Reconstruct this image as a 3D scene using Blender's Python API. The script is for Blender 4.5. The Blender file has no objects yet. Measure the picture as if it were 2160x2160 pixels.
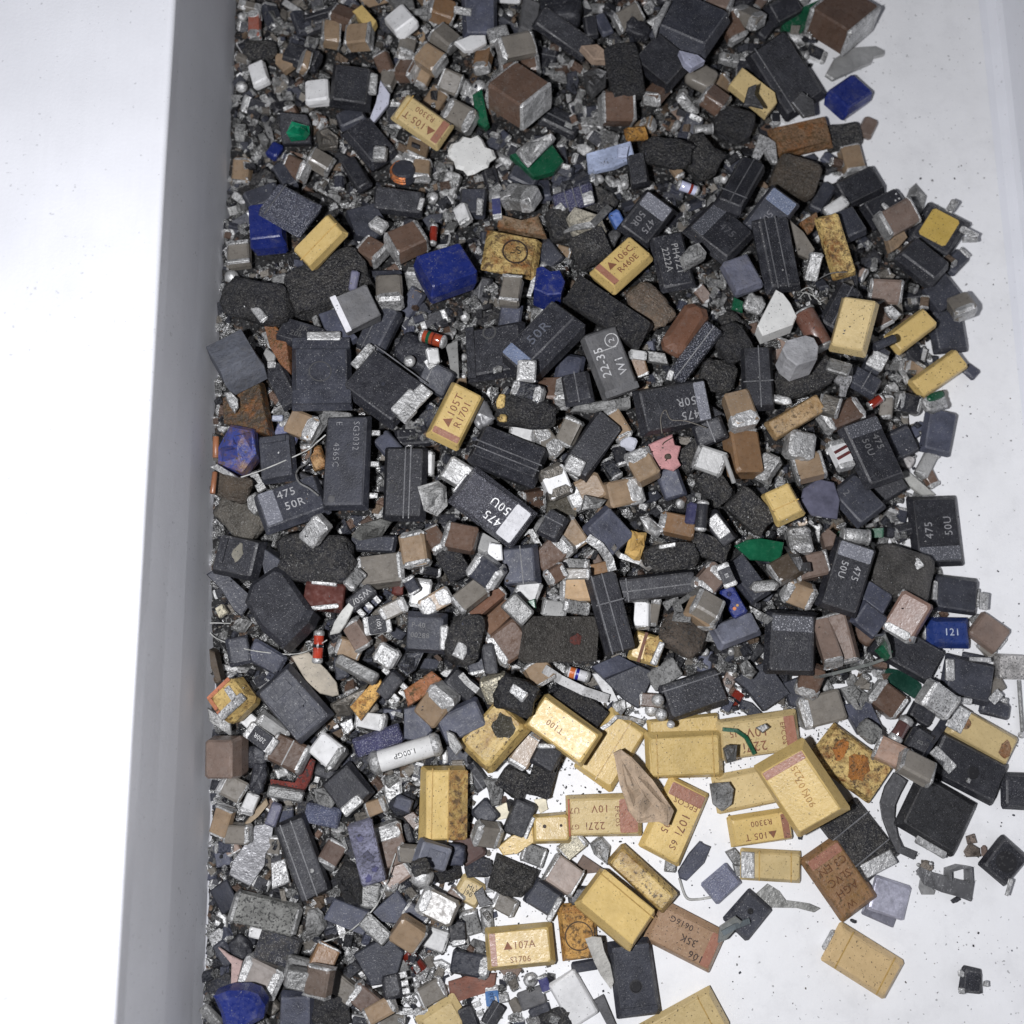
import bpy, math, random
import numpy as np
from mathutils import Vector, Matrix, noise as mnoise

random.seed(7)
rs = np.random.RandomState(11)
SCN = bpy.context.scene
COL = SCN.collection
SCN.unit_settings.scale_length = 0.01          # one unit is a centimetre

# ------------------------------------------------------------------ camera
TILT = math.radians(9.8)
DIST = 10.5
CAM = Vector((0.0, -DIST * math.sin(TILT), DIST * math.cos(TILT)))
cd = bpy.data.cameras.new('camera')
cam = bpy.data.objects.new('camera', cd)
COL.objects.link(cam)
cam.location = CAM
cam.rotation_euler = (TILT, 0, 0)
cd.sensor_width = 36.0
cd.lens = 36.0
cd.clip_start = 0.05
cd.clip_end = 200.0
cd.dof.use_dof = True
cd.dof.focus_distance = 9.75
cd.dof.aperture_fstop = 0.30
SCN.camera = cam
# ------------------------------------------------------------------ world: dim room light
w = bpy.data.worlds.new('World')
SCN.world = w
w.use_nodes = True
w.node_tree.nodes['Background'].inputs[0].default_value = (0.72, 0.78, 1.0, 1)
w.node_tree.nodes['Background'].inputs[1].default_value = 0.042
# ------------------------------------------------------------------ the phone's flash, beside the lens
fl = bpy.data.lights.new('phone_flash', 'POINT')
fl.energy = 5600.0
fl.shadow_soft_size = 0.16
fl.color = (1.0, 1.0, 1.03)
flo = bpy.data.objects.new('phone_flash', fl)
COL.objects.link(flo)
flo.location = CAM + Vector((-1.45, -0.35, 0.15))
SCN.view_settings.view_transform = 'Standard'
SCN.view_settings.look = 'None'
SCN.view_settings.exposure = 0.0
SCN.view_settings.gamma = 1.0
SCN.cycles.max_bounces = 6
SCN.cycles.diffuse_bounces = 3
SCN.cycles.glossy_bounces = 3

# ------------------------------------------------------------------ pixel of the photograph -> point on a plane of height z
CT, ST = math.cos(TILT), math.sin(TILT)


def px2w(x, y, z=0.0):
    u, v = (x - 1080.0) / 2160.0, (1080.0 - y) / 2160.0
    dx, dy, dz = u, v * CT + ST, v * ST - CT
    t = (z - CAM.z) / dz
    return CAM.x + dx * t, CAM.y + dy * t


def w2px(X, Y, Z):
    X, Y, Z = X - CAM.x, Y - CAM.y, Z - CAM.z
    yc, zc = Y * CT + Z * ST, -Y * ST + Z * CT
    return 1080 + 2160 * X / -zc, 1080 - 2160 * yc / -zc


# ------------------------------------------------------------------ materials
def nmat(name):
    m = bpy.data.materials.new(name)
    m.use_nodes = True
    nt = m.node_tree
    nt.nodes.clear()
    out = nt.nodes.new('ShaderNodeOutputMaterial')
    b = nt.nodes.new('ShaderNodeBsdfPrincipled')
    nt.links.new(b.outputs[0], out.inputs[0])
    return m, nt, b


def N(nt, t, **kw):
    n = nt.nodes.new(t)
    for k, v in kw.items():
        setattr(n, k, v)
    return n


def coords(nt):
    """object coordinates shifted by a random offset of each object"""
    tc = N(nt, 'ShaderNodeTexCoord')
    oi = N(nt, 'ShaderNodeObjectInfo')
    mu = N(nt, 'ShaderNodeMath', operation='MULTIPLY')
    nt.links.new(oi.outputs['Random'], mu.inputs[0])
    mu.inputs[1].default_value = 37.0
    va = N(nt, 'ShaderNodeVectorMath', operation='ADD')
    nt.links.new(tc.outputs['Object'], va.inputs[0])
    nt.links.new(mu.outputs[0], va.inputs[1])
    return va.outputs[0], oi


def noise(nt, vec, scale, detail=2.0, rough=0.6):
    n = N(nt, 'ShaderNodeTexNoise')
    n.inputs['Scale'].default_value = scale
    n.inputs['Detail'].default_value = detail
    n.inputs['Roughness'].default_value = rough
    nt.links.new(vec, n.inputs['Vector'])
    return n.outputs['Fac']


def ramp(nt, fac, a, b, lo=0.0, hi=1.0):
    r = N(nt, 'ShaderNodeMapRange')
    r.inputs[1].default_value = a
    r.inputs[2].default_value = b
    r.inputs[3].default_value = lo
    r.inputs[4].default_value = hi
    nt.links.new(fac, r.inputs[0])
    return r.outputs[0]


def mix(nt, fac, a, b, mode='MIX'):
    m = N(nt, 'ShaderNodeMix', data_type='RGBA', blend_type=mode)
    for sock, v in ((m.inputs[0], fac), (m.inputs[6], a), (m.inputs[7], b)):
        if isinstance(v, (int, float)):
            sock.default_value = v
        elif isinstance(v, tuple):
            sock.default_value = v
        else:
            nt.links.new(v, sock)
    return m.outputs[2]


def bump(nt, b, h, strength, dist):
    n = N(nt, 'ShaderNodeBump')
    n.inputs['Strength'].default_value = strength
    n.inputs['Distance'].default_value = dist
    nt.links.new(h, n.inputs['Height'])
    nt.links.new(n.outputs[0], b.inputs['Normal'])


def shade(nt, c, var):
    """colour times (1 - var .. 1 + var) given by a noise"""
    return mix(nt, 1.0, c, var, 'MULTIPLY')


def grey(nt, v):
    c = N(nt, 'ShaderNodeCombineColor')
    for i in range(3):
        nt.links.new(v, c.inputs[i])
    return c.outputs[0]


def make(name, rough=0.5, spec=0.5, blot=(0.75, 1.25), speck=None, dust=None, bmp=(0.3, 0.01, 45), metallic=0.0, rust=None, lighten=0.0, coat=0.0, film=None):
    m, nt, b = nmat(name)
    vec, oi = coords(nt)
    c = oi.outputs['Color']
    if lighten:
        c = mix(nt, lighten, c, (0.30, 0.30, 0.31, 1))
    n1 = noise(nt, vec, 5.5, 4.0, 0.65)
    c = shade(nt, c, grey(nt, ramp(nt, n1, 0.3, 0.7, *blot)))
    if rust:                                    # (colour, noise scale, low, high)
        for col, sc, lo, hi in rust:
            c = mix(nt, ramp(nt, noise(nt, vec, sc, 5.0, 0.75), lo, hi), c, col)
    rn = N(nt, 'ShaderNodeMath', operation='FRACT')
    r7 = N(nt, 'ShaderNodeMath', operation='MULTIPLY')
    nt.links.new(oi.outputs['Random'], r7.inputs[0])
    r7.inputs[1].default_value = 7.31
    nt.links.new(r7.outputs[0], rn.inputs[0])
    wear = ramp(nt, rn.outputs[0], 0.0, 1.0, 0.50, 1.30)     # each thing is worn and dusty to its own degree

    def worn(f):
        m_ = N(nt, 'ShaderNodeMath', operation='MULTIPLY')
        m_.use_clamp = True
        nt.links.new(f, m_.inputs[0])
        nt.links.new(wear, m_.inputs[1])
        return m_.outputs[0]
    if dust:                                    # soft pale dust in patches
        col, lo, hi, amt = dust
        c = mix(nt, worn(ramp(nt, noise(nt, vec, 9.0, 6.0, 0.8), lo, hi, 0.0, amt)), c, col)
    if film:                                    # a thin film of settled dust with fine grain
        col, lo, hi, amt, sc = film
        c = mix(nt, worn(ramp(nt, noise(nt, vec, sc, 3.0, 0.75), lo, hi, 0.0, amt)), c, col)
    if speck:                                   # fine specks
        col, sc, lo, hi, amt = speck
        c = mix(nt, worn(ramp(nt, noise(nt, vec, sc, 1.0, 0.5), lo, hi, 0.0, amt)), c, col)
    nt.links.new(c, b.inputs['Base Color'])
    b.inputs['Metallic'].default_value = metallic
    b.inputs['Specular IOR Level'].default_value = spec
    b.inputs['Coat Weight'].default_value = coat
    b.inputs['Coat Roughness'].default_value = 0.08
    nt.links.new(ramp(nt, noise(nt, vec, 22.0, 3.0), 0.3, 0.7, max(rough - 0.14, 0.05), min(rough + 0.14, 1)), b.inputs['Roughness'])
    if bmp:
        bump(nt, b, noise(nt, vec, bmp[2], 4.0, 0.65), bmp[0], bmp[1])
    return m


PALE = (0.34, 0.335, 0.33, 1)
DIRT = (0.045, 0.035, 0.025, 1)
MAT = {
    'p': make('moulded_plastic', 0.50, 0.32, (0.6, 1.45), speck=(PALE, 80, 0.665, 0.73, 0.5), dust=((0.13, 0.133, 0.145, 1), 0.50, 0.80, 0.42), bmp=(0.5, 0.010, 48), film=((0.085, 0.088, 0.105, 1), 0.46, 0.72, 0.5, 95)),
    'e': make('moulded_plastic_worn_edge', 0.5, 0.4, (0.7, 1.5), speck=(PALE, 60, 0.62, 0.7, 0.55), bmp=(0.4, 0.012, 42), lighten=0.10),
    'r': make('burnt_rough_plastic', 0.5, 0.5, (0.45, 1.6), speck=((0.30, 0.29, 0.275, 1), 88, 0.62, 0.70, 0.6), dust=((0.10, 0.092, 0.08, 1), 0.46, 0.72, 0.6), bmp=(1.0, 0.05, 34), film=((0.13, 0.125, 0.11, 1), 0.50, 0.66, 0.6, 48)),
    'y': make('yellow_moulded_plastic', 0.38, 0.5, (0.88, 1.08), speck=(DIRT, 52, 0.675, 0.71, 0.8), dust=((0.22, 0.15, 0.07, 1), 0.58, 0.82, 0.5), bmp=(0.35, 0.010, 38), film=((0.72, 0.58, 0.33, 1), 0.6, 0.72, 0.5, 60)),
    'z': make('scorched_yellow_plastic', 0.45, 0.4, (0.7, 1.2), rust=[((0.20, 0.075, 0.018, 1), 6.5, 0.46, 0.66), ((0.10, 0.06, 0.025, 1), 14.0, 0.50, 0.62), ((0.025, 0.018, 0.012, 1), 44.0, 0.56, 0.64)], bmp=(1.0, 0.03, 26)),
    'c': make('fired_ceramic', 0.34, 0.5, (0.78, 1.16), dust=((0.20, 0.19, 0.18, 1), 0.52, 0.82, 0.5), speck=((0.3, 0.29, 0.28, 1), 70, 0.67, 0.73, 0.45), bmp=(0.25, 0.008, 40)),
    'm': make('tinned_metal', 0.46, 0.5, (0.55, 1.15), metallic=0.52, bmp=(0.9, 0.024, 17), dust=((0.09, 0.086, 0.08, 1), 0.50, 0.76, 0.55), speck=((0.10, 0.10, 0.098, 1), 58, 0.56, 0.65, 0.7), film=((0.14, 0.14, 0.135, 1), 0.50, 0.66, 0.55, 38)),
    'g': make('glittering_moulded_plastic', 0.22, 0.8, (0.8, 1.3), speck=((0.40, 0.41, 0.47, 1), 85, 0.56, 0.68, 0.7), bmp=(0.9, 0.03, 60)),
    'w': make('white_ceramic', 0.42, 0.5, (0.86, 1.06), dust=((0.22, 0.21, 0.2, 1), 0.55, 0.78, 0.6), speck=((0.08, 0.08, 0.08, 1), 44, 0.68, 0.72, 0.7), bmp=(0.3, 0.01, 25)),
    'l': make('coloured_glass', 0.12, 0.6, (0.6, 1.3), coat=1.0, bmp=None),
    'f': make('matt_flake', 0.65, 0.3, (0.66, 1.2), dust=((0.15, 0.14, 0.13, 1), 0.48, 0.76, 0.4), speck=((0.05, 0.05, 0.05, 1), 46, 0.66, 0.71, 0.6), bmp=(0.7, 0.022, 22)),
    'b': make('rough_stone', 0.5, 0.4, (0.45, 1.25), speck=((0.05, 0.05, 0.05, 1), 46, 0.56, 0.63, 0.7), bmp=(1.0, 0.06, 30)),
    't': make('printed_ink', 0.6, 0.3, (0.7, 1.1), speck=((0.06, 0.06, 0.06, 1), 40, 0.60, 0.68, 0.5), bmp=None),
    'n': make('polarity_print', 0.42, 0.5, (0.8, 1.15), speck=((0.5, 0.5, 0.54, 1), 80, 0.60, 0.67, 0.6), dust=((0.05, 0.05, 0.05, 1), 0.54, 0.76, 0.5), bmp=(0.7, 0.018, 50)),
}


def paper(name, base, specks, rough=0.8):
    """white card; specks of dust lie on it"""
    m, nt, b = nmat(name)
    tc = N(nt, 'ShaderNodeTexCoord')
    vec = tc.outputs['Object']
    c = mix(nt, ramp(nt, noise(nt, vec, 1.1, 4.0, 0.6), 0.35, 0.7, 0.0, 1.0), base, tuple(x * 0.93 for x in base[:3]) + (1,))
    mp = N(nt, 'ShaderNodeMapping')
    mp.inputs['Scale'].default_value = (30, 2.2, 30) if not specks > 0.5 else (9, 9, 9)
    nt.links.new(vec, mp.inputs['Vector'])
    c = mix(nt, 1.0, c, grey(nt, ramp(nt, noise(nt, mp.outputs[0], 1.0, 5.0, 0.7), 0.25, 0.75, 0.98, 1.01)), 'MULTIPLY')
    if specks > 0.5:
        c = mix(nt, ramp(nt, noise(nt, vec, 2.6, 6.0, 0.75), 0.50, 0.80, 0.0, 0.30), c, (0.44, 0.44, 0.455, 1))
    else:
        c = mix(nt, ramp(nt, noise(nt, vec, 3.5, 6.0, 0.8), 0.52, 0.80, 0.0, 0.05), c, (0.42, 0.42, 0.44, 1))
    if specks:
        dens = ramp(nt, noise(nt, vec, 0.8, 3.0, 0.6), 0.35, 0.7, 0.745, 0.665)
        fine = noise(nt, vec, 24.0, 1.5, 0.55)
        gt = N(nt, 'ShaderNodeMath', operation='SUBTRACT')
        nt.links.new(fine, gt.inputs[0])
        nt.links.new(dens, gt.inputs[1])
        c = mix(nt, ramp(nt, gt.outputs[0], 0.0, 0.03, 0.0, specks), c, (0.10, 0.10, 0.10, 1))
    nt.links.new(c, b.inputs['Base Color'])
    b.inputs['Roughness'].default_value = rough
    b.inputs['Specular IOR Level'].default_value = 0.3
    bump(nt, b, noise(nt, vec, 38.0, 4.0, 0.7), 0.25, 0.010)
    return m


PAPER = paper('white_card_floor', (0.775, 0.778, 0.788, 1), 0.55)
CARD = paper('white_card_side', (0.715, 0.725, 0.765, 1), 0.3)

# ------------------------------------------------------------------ colours of the things themselves
COLS = {
    'K': ((0.0125, 0.0128, 0.0165), 'black'), 'D': ((0.028, 0.030, 0.040), 'dark grey'), 'S': ((0.048, 0.052, 0.075), 'slate grey'),
    'G': ((0.115, 0.115, 0.12), 'grey'), 'Y': ((0.525, 0.380, 0.146), 'yellow'), 'J': ((0.50, 0.385, 0.190), 'pale yellow'), 'O': ((0.19, 0.112, 0.060), 'rusty brown'), 'N': ((0.25, 0.178, 0.115), 'tan'),
    'B': ((0.105, 0.066, 0.048), 'brown'), 'E': ((0.165, 0.15, 0.13), 'grey brown'), 'P': ((0.165, 0.120, 0.098), 'pinkish brown'), 'U': ((0.0115, 0.021, 0.130), 'blue'), 'W': ((0.66, 0.66, 0.66), 'white'),
    'M': ((0.58, 0.58, 0.575), 'silvery'), 'R': ((0.20, 0.022, 0.012), 'red'), 'V': ((0.006, 0.075, 0.035), 'green'), 'A': ((0.60, 0.32, 0.05), 'amber'), 'L': ((0.50, 0.52, 0.68), 'pale lavender'),
    'I': ((0.66, 0.61, 0.47), 'cream'), 'X': ((0.30, 0.30, 0.295), 'pale grey'), 'C': ((0.24, 0.10, 0.05), 'copper'), 'Q': ((0.06, 0.045, 0.032), 'dark brown'), 'H': ((0.42, 0.21, 0.21), 'pink'), 'Z': ((0.36, 0.28, 0.19), 'wooden'),
}


def rgb(c):
    return COLS[c][0] if isinstance(c, str) else c


# ------------------------------------------------------------------ meshes
def mk(name, v, f, mat, parent=None, col='K', smooth=False, mi=None, mats=None):
    me = bpy.data.meshes.new(name)
    me.from_pydata([tuple(p) for p in v], [], f)
    for k in (mats or [mat]):
        me.materials.append(MAT[k])
    if mi:
        me.polygons.foreach_set('material_index', mi)
    if smooth:
        me.polygons.foreach_set('use_smooth', [True] * len(me.polygons))
    me.update()
    o = bpy.data.objects.new(name, me)
    COL.objects.link(o)
    c = rgb(col)
    j = random.uniform(0.88, 1.14)
    o.color = (min(c[0] * j, 1), min(c[1] * j, 1), min(c[2] * j, 1), 1)
    if parent:
        o.parent = parent
    return o


def rings(rs_):
    """a closed solid from a list of equally long rings, bottom first"""
    n = len(rs_[0])
    v = [p for r in rs_ for p in r]
    f = [tuple(range(n - 1, -1, -1))]
    for k in range(len(rs_) - 1):
        a, b = k * n, (k + 1) * n
        for i in range(n):
            j = (i + 1) % n
            f.append((a + i, a + j, b + j, b + i))
    f.append(tuple(range((len(rs_) - 1) * n, len(rs_) * n)))
    return v, f


def rect(l, w_, c, z):
    l, w_ = l / 2, w_ / 2
    c = min(c, l * 0.8, w_ * 0.8)
    return [(l, -w_ + c, z), (l, w_ - c, z), (l - c, w_, z), (-l + c, w_, z), (-l, w_ - c, z), (-l, -w_ + c, z), (-l + c, -w_, z), (l - c, -w_, z)]


def solid(L, W, H, b=None, c=None, draft=0.0, mid=0.45, jit=0.0):
    b = min(0.014, H * 0.2, W * 0.15) if b is None else b
    c = b * 1.2 if c is None else c
    zs = [(-H / 2, draft + b), (-H / 2 + b, draft), (-H / 2 + H * mid, 0.0), (H / 2 - b, draft), (H / 2, draft + b)]
    v, f = rings([rect(max(L - 2 * i, 0.01), max(W - 2 * i, 0.01), c, z) for z, i in zs])
    if jit:
        v = [(x + random.gauss(0, jit), y + random.gauss(0, jit), z + (random.gauss(0, jit * 0.6) if z < H / 2 - 1e-6 else 0)) for x, y, z in v]
    mi = [0] + [1] * 8 + [0] * 16 + [1] * 8 + [0]
    return v, f, mi


def plate(l, w_, t, z0, x=0.0, y=0.0, rot=0.0):
    """a thin plate lying at height z0"""
    v, f = rings([rect(l, w_, min(l, w_) * 0.08, z0), rect(l, w_, min(l, w_) * 0.08, z0 + t * 0.7), rect(l * 0.97, w_ * 0.97, min(l, w_) * 0.08, z0 + t)])
    c, s = math.cos(rot), math.sin(rot)
    return [(p[0] * c - p[1] * s + x, p[0] * s + p[1] * c + y, p[2]) for p in v], f


def prism(poly, H, b=None, rock=0.0):
    """poly: local xy points counter-clockwise; a thick flake or, with rock, an uneven lump"""
    n = len(poly)
    cx, cy = sum(p[0] for p in poly) / n, sum(p[1] for p in poly) / n
    r = sum(math.hypot(p[0] - cx, p[1] - cy) for p in poly) / n
    b = min(0.012, H * 0.25) if b is None else b

    def ring(s, z, jz=0.0, jx=0.0):
        return [(cx + (p[0] - cx) * s + random.gauss(0, jx), cy + (p[1] - cy) * s + random.gauss(0, jx), z + random.gauss(0, jz)) for p in poly]
    s = 1 - b / max(r, 0.02)
    if rock:
        j = rock * H
        return rings([ring(s * 0.92, -H / 2), ring(1, -H * 0.2, j * 0.4, r * 0.03), ring(0.97, H * 0.15, j * 0.5, r * 0.03), ring(0.80, H * 0.38, j * 0.6, r * 0.04), ring(0.42, H * 0.47, j * 0.8, r * 0.04), ring(0.10, H * 0.5, j * 0.3)])
    return rings([ring(s, -H / 2), ring(1, -H / 2 + b), ring(1, H / 2 - b), ring(s, H / 2)])


def blob(L, W, H, p=4.0, amp=0.12, nu=12, nv=7, seed=0.0):
    """superellipsoid with an uneven skin"""
    v, f = [], []
    for j in range(nv + 1):
        th = -math.pi / 2 + math.pi * j / nv
        for i in range(nu):
            ph = 2 * math.pi * i / nu

            def sp(q, e):
                return math.copysign(abs(q) ** e, q)
            e = 2.0 / p
            x, y, z = sp(math.cos(th), e) * sp(math.cos(ph), e), sp(math.cos(th), e) * sp(math.sin(ph), e), sp(math.sin(th), e)
            d = 1 + amp * mnoise.noise(Vector((x * 1.9 + seed, y * 1.9 - seed, z * 1.9 + 2 * seed))) + 0.35 * amp * mnoise.noise(Vector((x * 5.3 - seed, y * 5.3 + seed, z * 5.3)))
            v.append((x * L / 2 * d, y * W / 2 * d, z * H / 2 * d))
    for j in range(nv):
        for i in range(nu):
            k = (i + 1) % nu
            f.append((j * nu + i, j * nu + k, (j + 1) * nu + k, (j + 1) * nu + i))
    return v, f


def tube(L, R, n=16, x0=0.0, bev=0.15, flat=False):
    """cylinder along x with rounded ends"""
    b = R * bev
    prof = [(-L / 2, R - b), (-L / 2 + b, R), (L / 2 - b, R), (L / 2, R - b)]
    return rings([[(x + x0, r * math.cos(2 * math.pi * i / n), r * math.sin(2 * math.pi * i / n)) for i in range(n)] for x, r in prof])


FONTS = []


def text(parent, s, x, y, z, size, rot=0.0, col=(0.3, 0.3, 0.3), name='marking', ext=0.0018, thin=0.0):
    cu = bpy.data.curves.new(name, 'FONT')
    cu.body = s
    cu.size = size * 0.9
    cu.align_x = 'CENTER'
    cu.align_y = 'CENTER'
    cu.extrude = max(ext, 0.0018)
    cu.offset = thin
    cu.resolution_u = 2
    cu.space_character = 1.08
    cu.materials.append(MAT['t'])
    o = bpy.data.objects.new(name, cu)
    COL.objects.link(o)
    FONTS.append(o)
    o.parent = parent
    o.location = (x, y, z)
    o.rotation_euler = (0, 0, rot)
    o.color = tuple(col) + (1,)
    return o


def ringmark(parent, x, y, z, r0, r1, col, name='ring_mark', fin='t', n=26):
    v, f = [], []
    for i in range(n):
        a = 2 * math.pi * i / n
        for r, zz in ((r0, z), (r0, z + 0.003), (r1, z + 0.003), (r1, z)):
            v.append((x + r * math.cos(a), y + r * math.sin(a), zz))
    for i in range(n):
        a, b = 4 * i, 4 * ((i + 1) % n)
        for k in range(4):
            f.append((a + k, a + (k + 1) % 4, b + (k + 1) % 4, b + k))
    return mk(name, v, f, fin, parent, col)

# ------------------------------------------------------------------ the box: floor, walls, folded rim
def box_thing():
    WH = 2.2
    b0, b1 = Vector(px2w(511, -60) + (0,)), Vector(px2w(424, 2300) + (0,))
    d = (b1 - b0).normalized()
    b0, b1 = b0 - d * 5, b1 + d * 4
    r0, r1 = Vector(px2w(371, -60, WH) + (WH,)), Vector(px2w(232, 2300, WH) + (WH,))
    d2 = (r1 - r0).normalized()
    r0, r1 = r0 - d2 * 5, r1 + d2 * 4
    q0, q1 = Vector(px2w(2064, 0) + (0,)), Vector(px2w(2180, 1100) + (0,))
    d3 = (q1 - q0).normalized()
    q0, q1 = q0 - d3 * 5, q1 + d3 * 8

    def sheet(name, pts, f, mat, kind='structure', smooth=False):
        me = bpy.data.meshes.new(name)
        me.from_pydata([tuple(p) for p in pts], [], f)
        me.materials.append(mat)
        if smooth:
            me.polygons.foreach_set('use_smooth', [True] * len(me.polygons))
        o = bpy.data.objects.new(name, me)
        COL.objects.link(o)
        o['kind'] = kind
        return o
    # floor: one thick sheet of card
    y0, y1, x0, x1 = -14.0, 16.0, b1.x - 1.6, q1.x + 1.5
    v, f = rings([[(x0, y0, -0.15), (x1, y0, -0.15), (x1, y1, -0.15), (x0, y1, -0.15)], [(x0, y0, 0), (x1, y0, 0), (x1, y1, 0), (x0, y1, 0)]])
    sheet('floor', v, f, PAPER)
    # near wall with its wide folded rim: one piece of card, profile swept along the box
    prof = []
    for a in range(7):                                   # the fold on top
        t = math.radians(90 * a / 6)
        prof.append((-0.05 + 0.05 * math.cos(t), -0.05 + 0.05 * math.sin(t)))
    nseg = 60
    v, f = [], []
    for i in range(nseg + 1):
        s = i / nseg
        b, r = b0.lerp(b1, s), r0.lerp(r1, s)
        wob = 0.006 * mnoise.noise(Vector((0, s * 9, 3.0)))
        base = [(b.x - 0.02, b.y, -0.01), (b.x + 0.012, b.y, 0.006), (b.x, b.y, 0.03)]
        mid = [(b.x + (r.x - b.x) * k + 0.012 * mnoise.noise(Vector((k * 3, s * 7, 1))), b.y + (r.y - b.y) * k, WH * k) for k in (0.15, 0.3, 0.5, 0.7, 0.9)]
        top = [(r.x + px + wob, r.y, WH + pz) for px, pz in prof]
        out = [(r.x - 1.0, r.y, WH + 0.02), (r.x - 6.0, r.y, WH + 0.0), (r.x - 6.0, r.y, WH - 0.1), (r.x - 0.25, r.y, WH - 0.1), (b.x - 0.25, b.y, -0.01)]
        v += base + mid + top + out
    m = len(v) // (nseg + 1)
    for i in range(nseg):
        for k in range(m):
            l = (k + 1) % m
            f.append((i * m + k, (i + 1) * m + k, (i + 1) * m + l, i * m + l))
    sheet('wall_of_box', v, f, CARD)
    # far side of the box: creased foot, then wall
    v, f = [], []
    for i in range(nseg + 1):
        s = i / nseg
        q = q0.lerp(q1, s)
        for dx, z in ((0, 0.002), (0.10, 0.006), (0.17, 0.03), (0.21, 0.10), (0.28, 1.0), (0.36, 2.2), (6.5, 2.2), (6.5, 2.1), (0.0, -0.02)):
            v.append((q.x + dx, q.y, z))
    m = 9
    for i in range(nseg):
        for k in range(m):
            l = (k + 1) % m
            f.append((i * m + k, i * m + l, (i + 1) * m + l, (i + 1) * m + k))
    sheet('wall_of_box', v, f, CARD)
    return b0, b1


WB0, WB1 = box_thing()


def wallx(y):
    return WB0.x + (WB1.x - WB0.x) * (y - WB0.y) / (WB1.y - WB0.y)


# ------------------------------------------------------------------ height field of the heap
CELL = 0.025
GX0, GY0 = -4.2, -6.4
NX, NY = int(10.4 / CELL), int(13.6 / CELL)
gx = GX0 + (np.arange(NX) + 0.5) * CELL
gy = GY0 + (np.arange(NY) + 0.5) * CELL
GXX, GYY = np.meshgrid(gx, gy)
# pixel of each cell (floor level)
_X, _Y, _Z = GXX - CAM.x, GYY - CAM.y, -CAM.z
_yc, _zc = _Y * CT + _Z * ST, -_Y * ST + _Z * CT
PXX, PYY = 1080 + 2160 * _X / -_zc, 1080 - 2160 * _yc / -_zc
HEAP = [(120, -420), (1640, -420), (1740, 60), (1690, 200), (1690, 290), (1800, 370), (1925, 440), (2000, 560), (2000, 700), (1960, 900), (1920, 1100), (1960, 1260), (1940, 1400), (1800, 1500),
        (1560, 1500), (1380, 1490), (1180, 1560), (1060, 1700), (1010, 1900), (1000, 2160), (960, 2500), (120, 2500)]


def inside(poly, X, Y):
    r = np.zeros(np.shape(X), bool)
    j = len(poly) - 1
    for i in range(len(poly)):
        (xi, yi), (xj, yj) = poly[i], poly[j]
        if yi != yj:
            r ^= ((yi > Y) != (yj > Y)) & (X < (xj - xi) * (Y - yi) / (yj - yi) + xi)
        j = i
    return r


def seg_dist(poly, X, Y):
    d = np.full(np.shape(X), 1e9)
    for i in range(len(poly)):
        (ax, ay), (bx, by) = poly[i], poly[(i + 1) % len(poly)]
        l2 = (bx - ax) ** 2 + (by - ay) ** 2
        t = np.clip(((X - ax) * (bx - ax) + (Y - ay) * (by - ay)) / l2, 0, 1)
        d = np.minimum(d, np.hypot(X - ax - t * (bx - ax), Y - ay - t * (by - ay)))
    return d


IN = inside(HEAP, PXX, PYY)
SD = seg_dist(HEAP, PXX, PYY)
hm = np.zeros((NY, NX))
_top = np.interp(PYY, [-100, 300, 650, 900, 1250, 1450, 1600, 1800, 2160], [0.34, 0.40, 0.55, 0.55, 0.42, 0.24, 0.13, 0.07, 0.05])
_k = np.clip(SD / 300.0, 0, 1)
hm[IN] = (_top * (_k * _k * (3 - 2 * _k)))[IN]
_ns = np.array([[mnoise.noise(Vector((x * 1.7, y * 1.7, 0.3))) for x in gx[::8]] for y in gy[::8]])
_ns = np.kron(_ns, np.ones((8, 8)))[:NY, :NX]
_ns = np.pad(_ns, ((0, NY - _ns.shape[0]), (0, NX - _ns.shape[1])), mode='edge')
hm = np.where(IN, np.maximum(hm * (1 + 0.25 * _ns), 0), 0)
HM0 = hm.copy()
own = np.zeros((NY, NX), np.int32)            # 0 nothing, >0 item number


def cells(poly):
    """cells under a convex or concave world polygon: (row slice, column slice, mask)"""
    xs, ys = [p[0] for p in poly], [p[1] for p in poly]
    i0, i1 = max(int((min(xs) - GX0) / CELL), 0), min(int((max(xs) - GX0) / CELL) + 1, NX)
    j0, j1 = max(int((min(ys) - GY0) / CELL), 0), min(int((max(ys) - GY0) / CELL) + 1, NY)
    if i1 <= i0 or j1 <= j0:
        return None
    sl = (slice(j0, j1), slice(i0, i1))
    return sl, inside(poly, GXX[sl], GYY[sl])


def hat(x, y):
    i, j = int((x - GX0) / CELL), int((y - GY0) / CELL)
    return hm[j, i] if 0 <= i < NX and 0 <= j < NY else 0.0


# ------------------------------------------------------------------ the list of things
ITEMS = []
OX = OY = 0.0
SC = 1.0


def R(ox, oy, sc=560 / 1932):
    global OX, OY, SC
    OX, OY, SC = ox, oy, sc


def P(x, y):
    return OX + x * SC, OY + y * SC


def item(kind, cx, cy, L, W, ang, col, **kw):
    x, y = P(cx, cy)
    it = dict(kind=kind, x=x, y=y, L=L * SC, W=W * SC, ang=ang, col=col, H=None, n=None, k=0, fin=None, d=None, nick=None, nm=None, cat=None, ox=OX, oy=OY, sc=SC)
    it.update(kw)
    if kind in 'TCQ' and 'L' not in kw:
        it['L'] *= 1.055
        it['W'] *= 1.055
    ITEMS.append(it)
    return it


def T(cx, cy, L, W, ang, col, **kw):      # moulded block
    return item('T', cx, cy, L, W, ang, col, **kw)


def C(cx, cy, L, W, ang, col, **kw):      # ceramic chip with two metal ends
    return item('C', cx, cy, L, W, ang, col, **kw)


def M(cx, cy, L, W, ang, col, **kw):      # cylinder with metal ends
    return item('M', cx, cy, L, W, ang, col, **kw)


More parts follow.
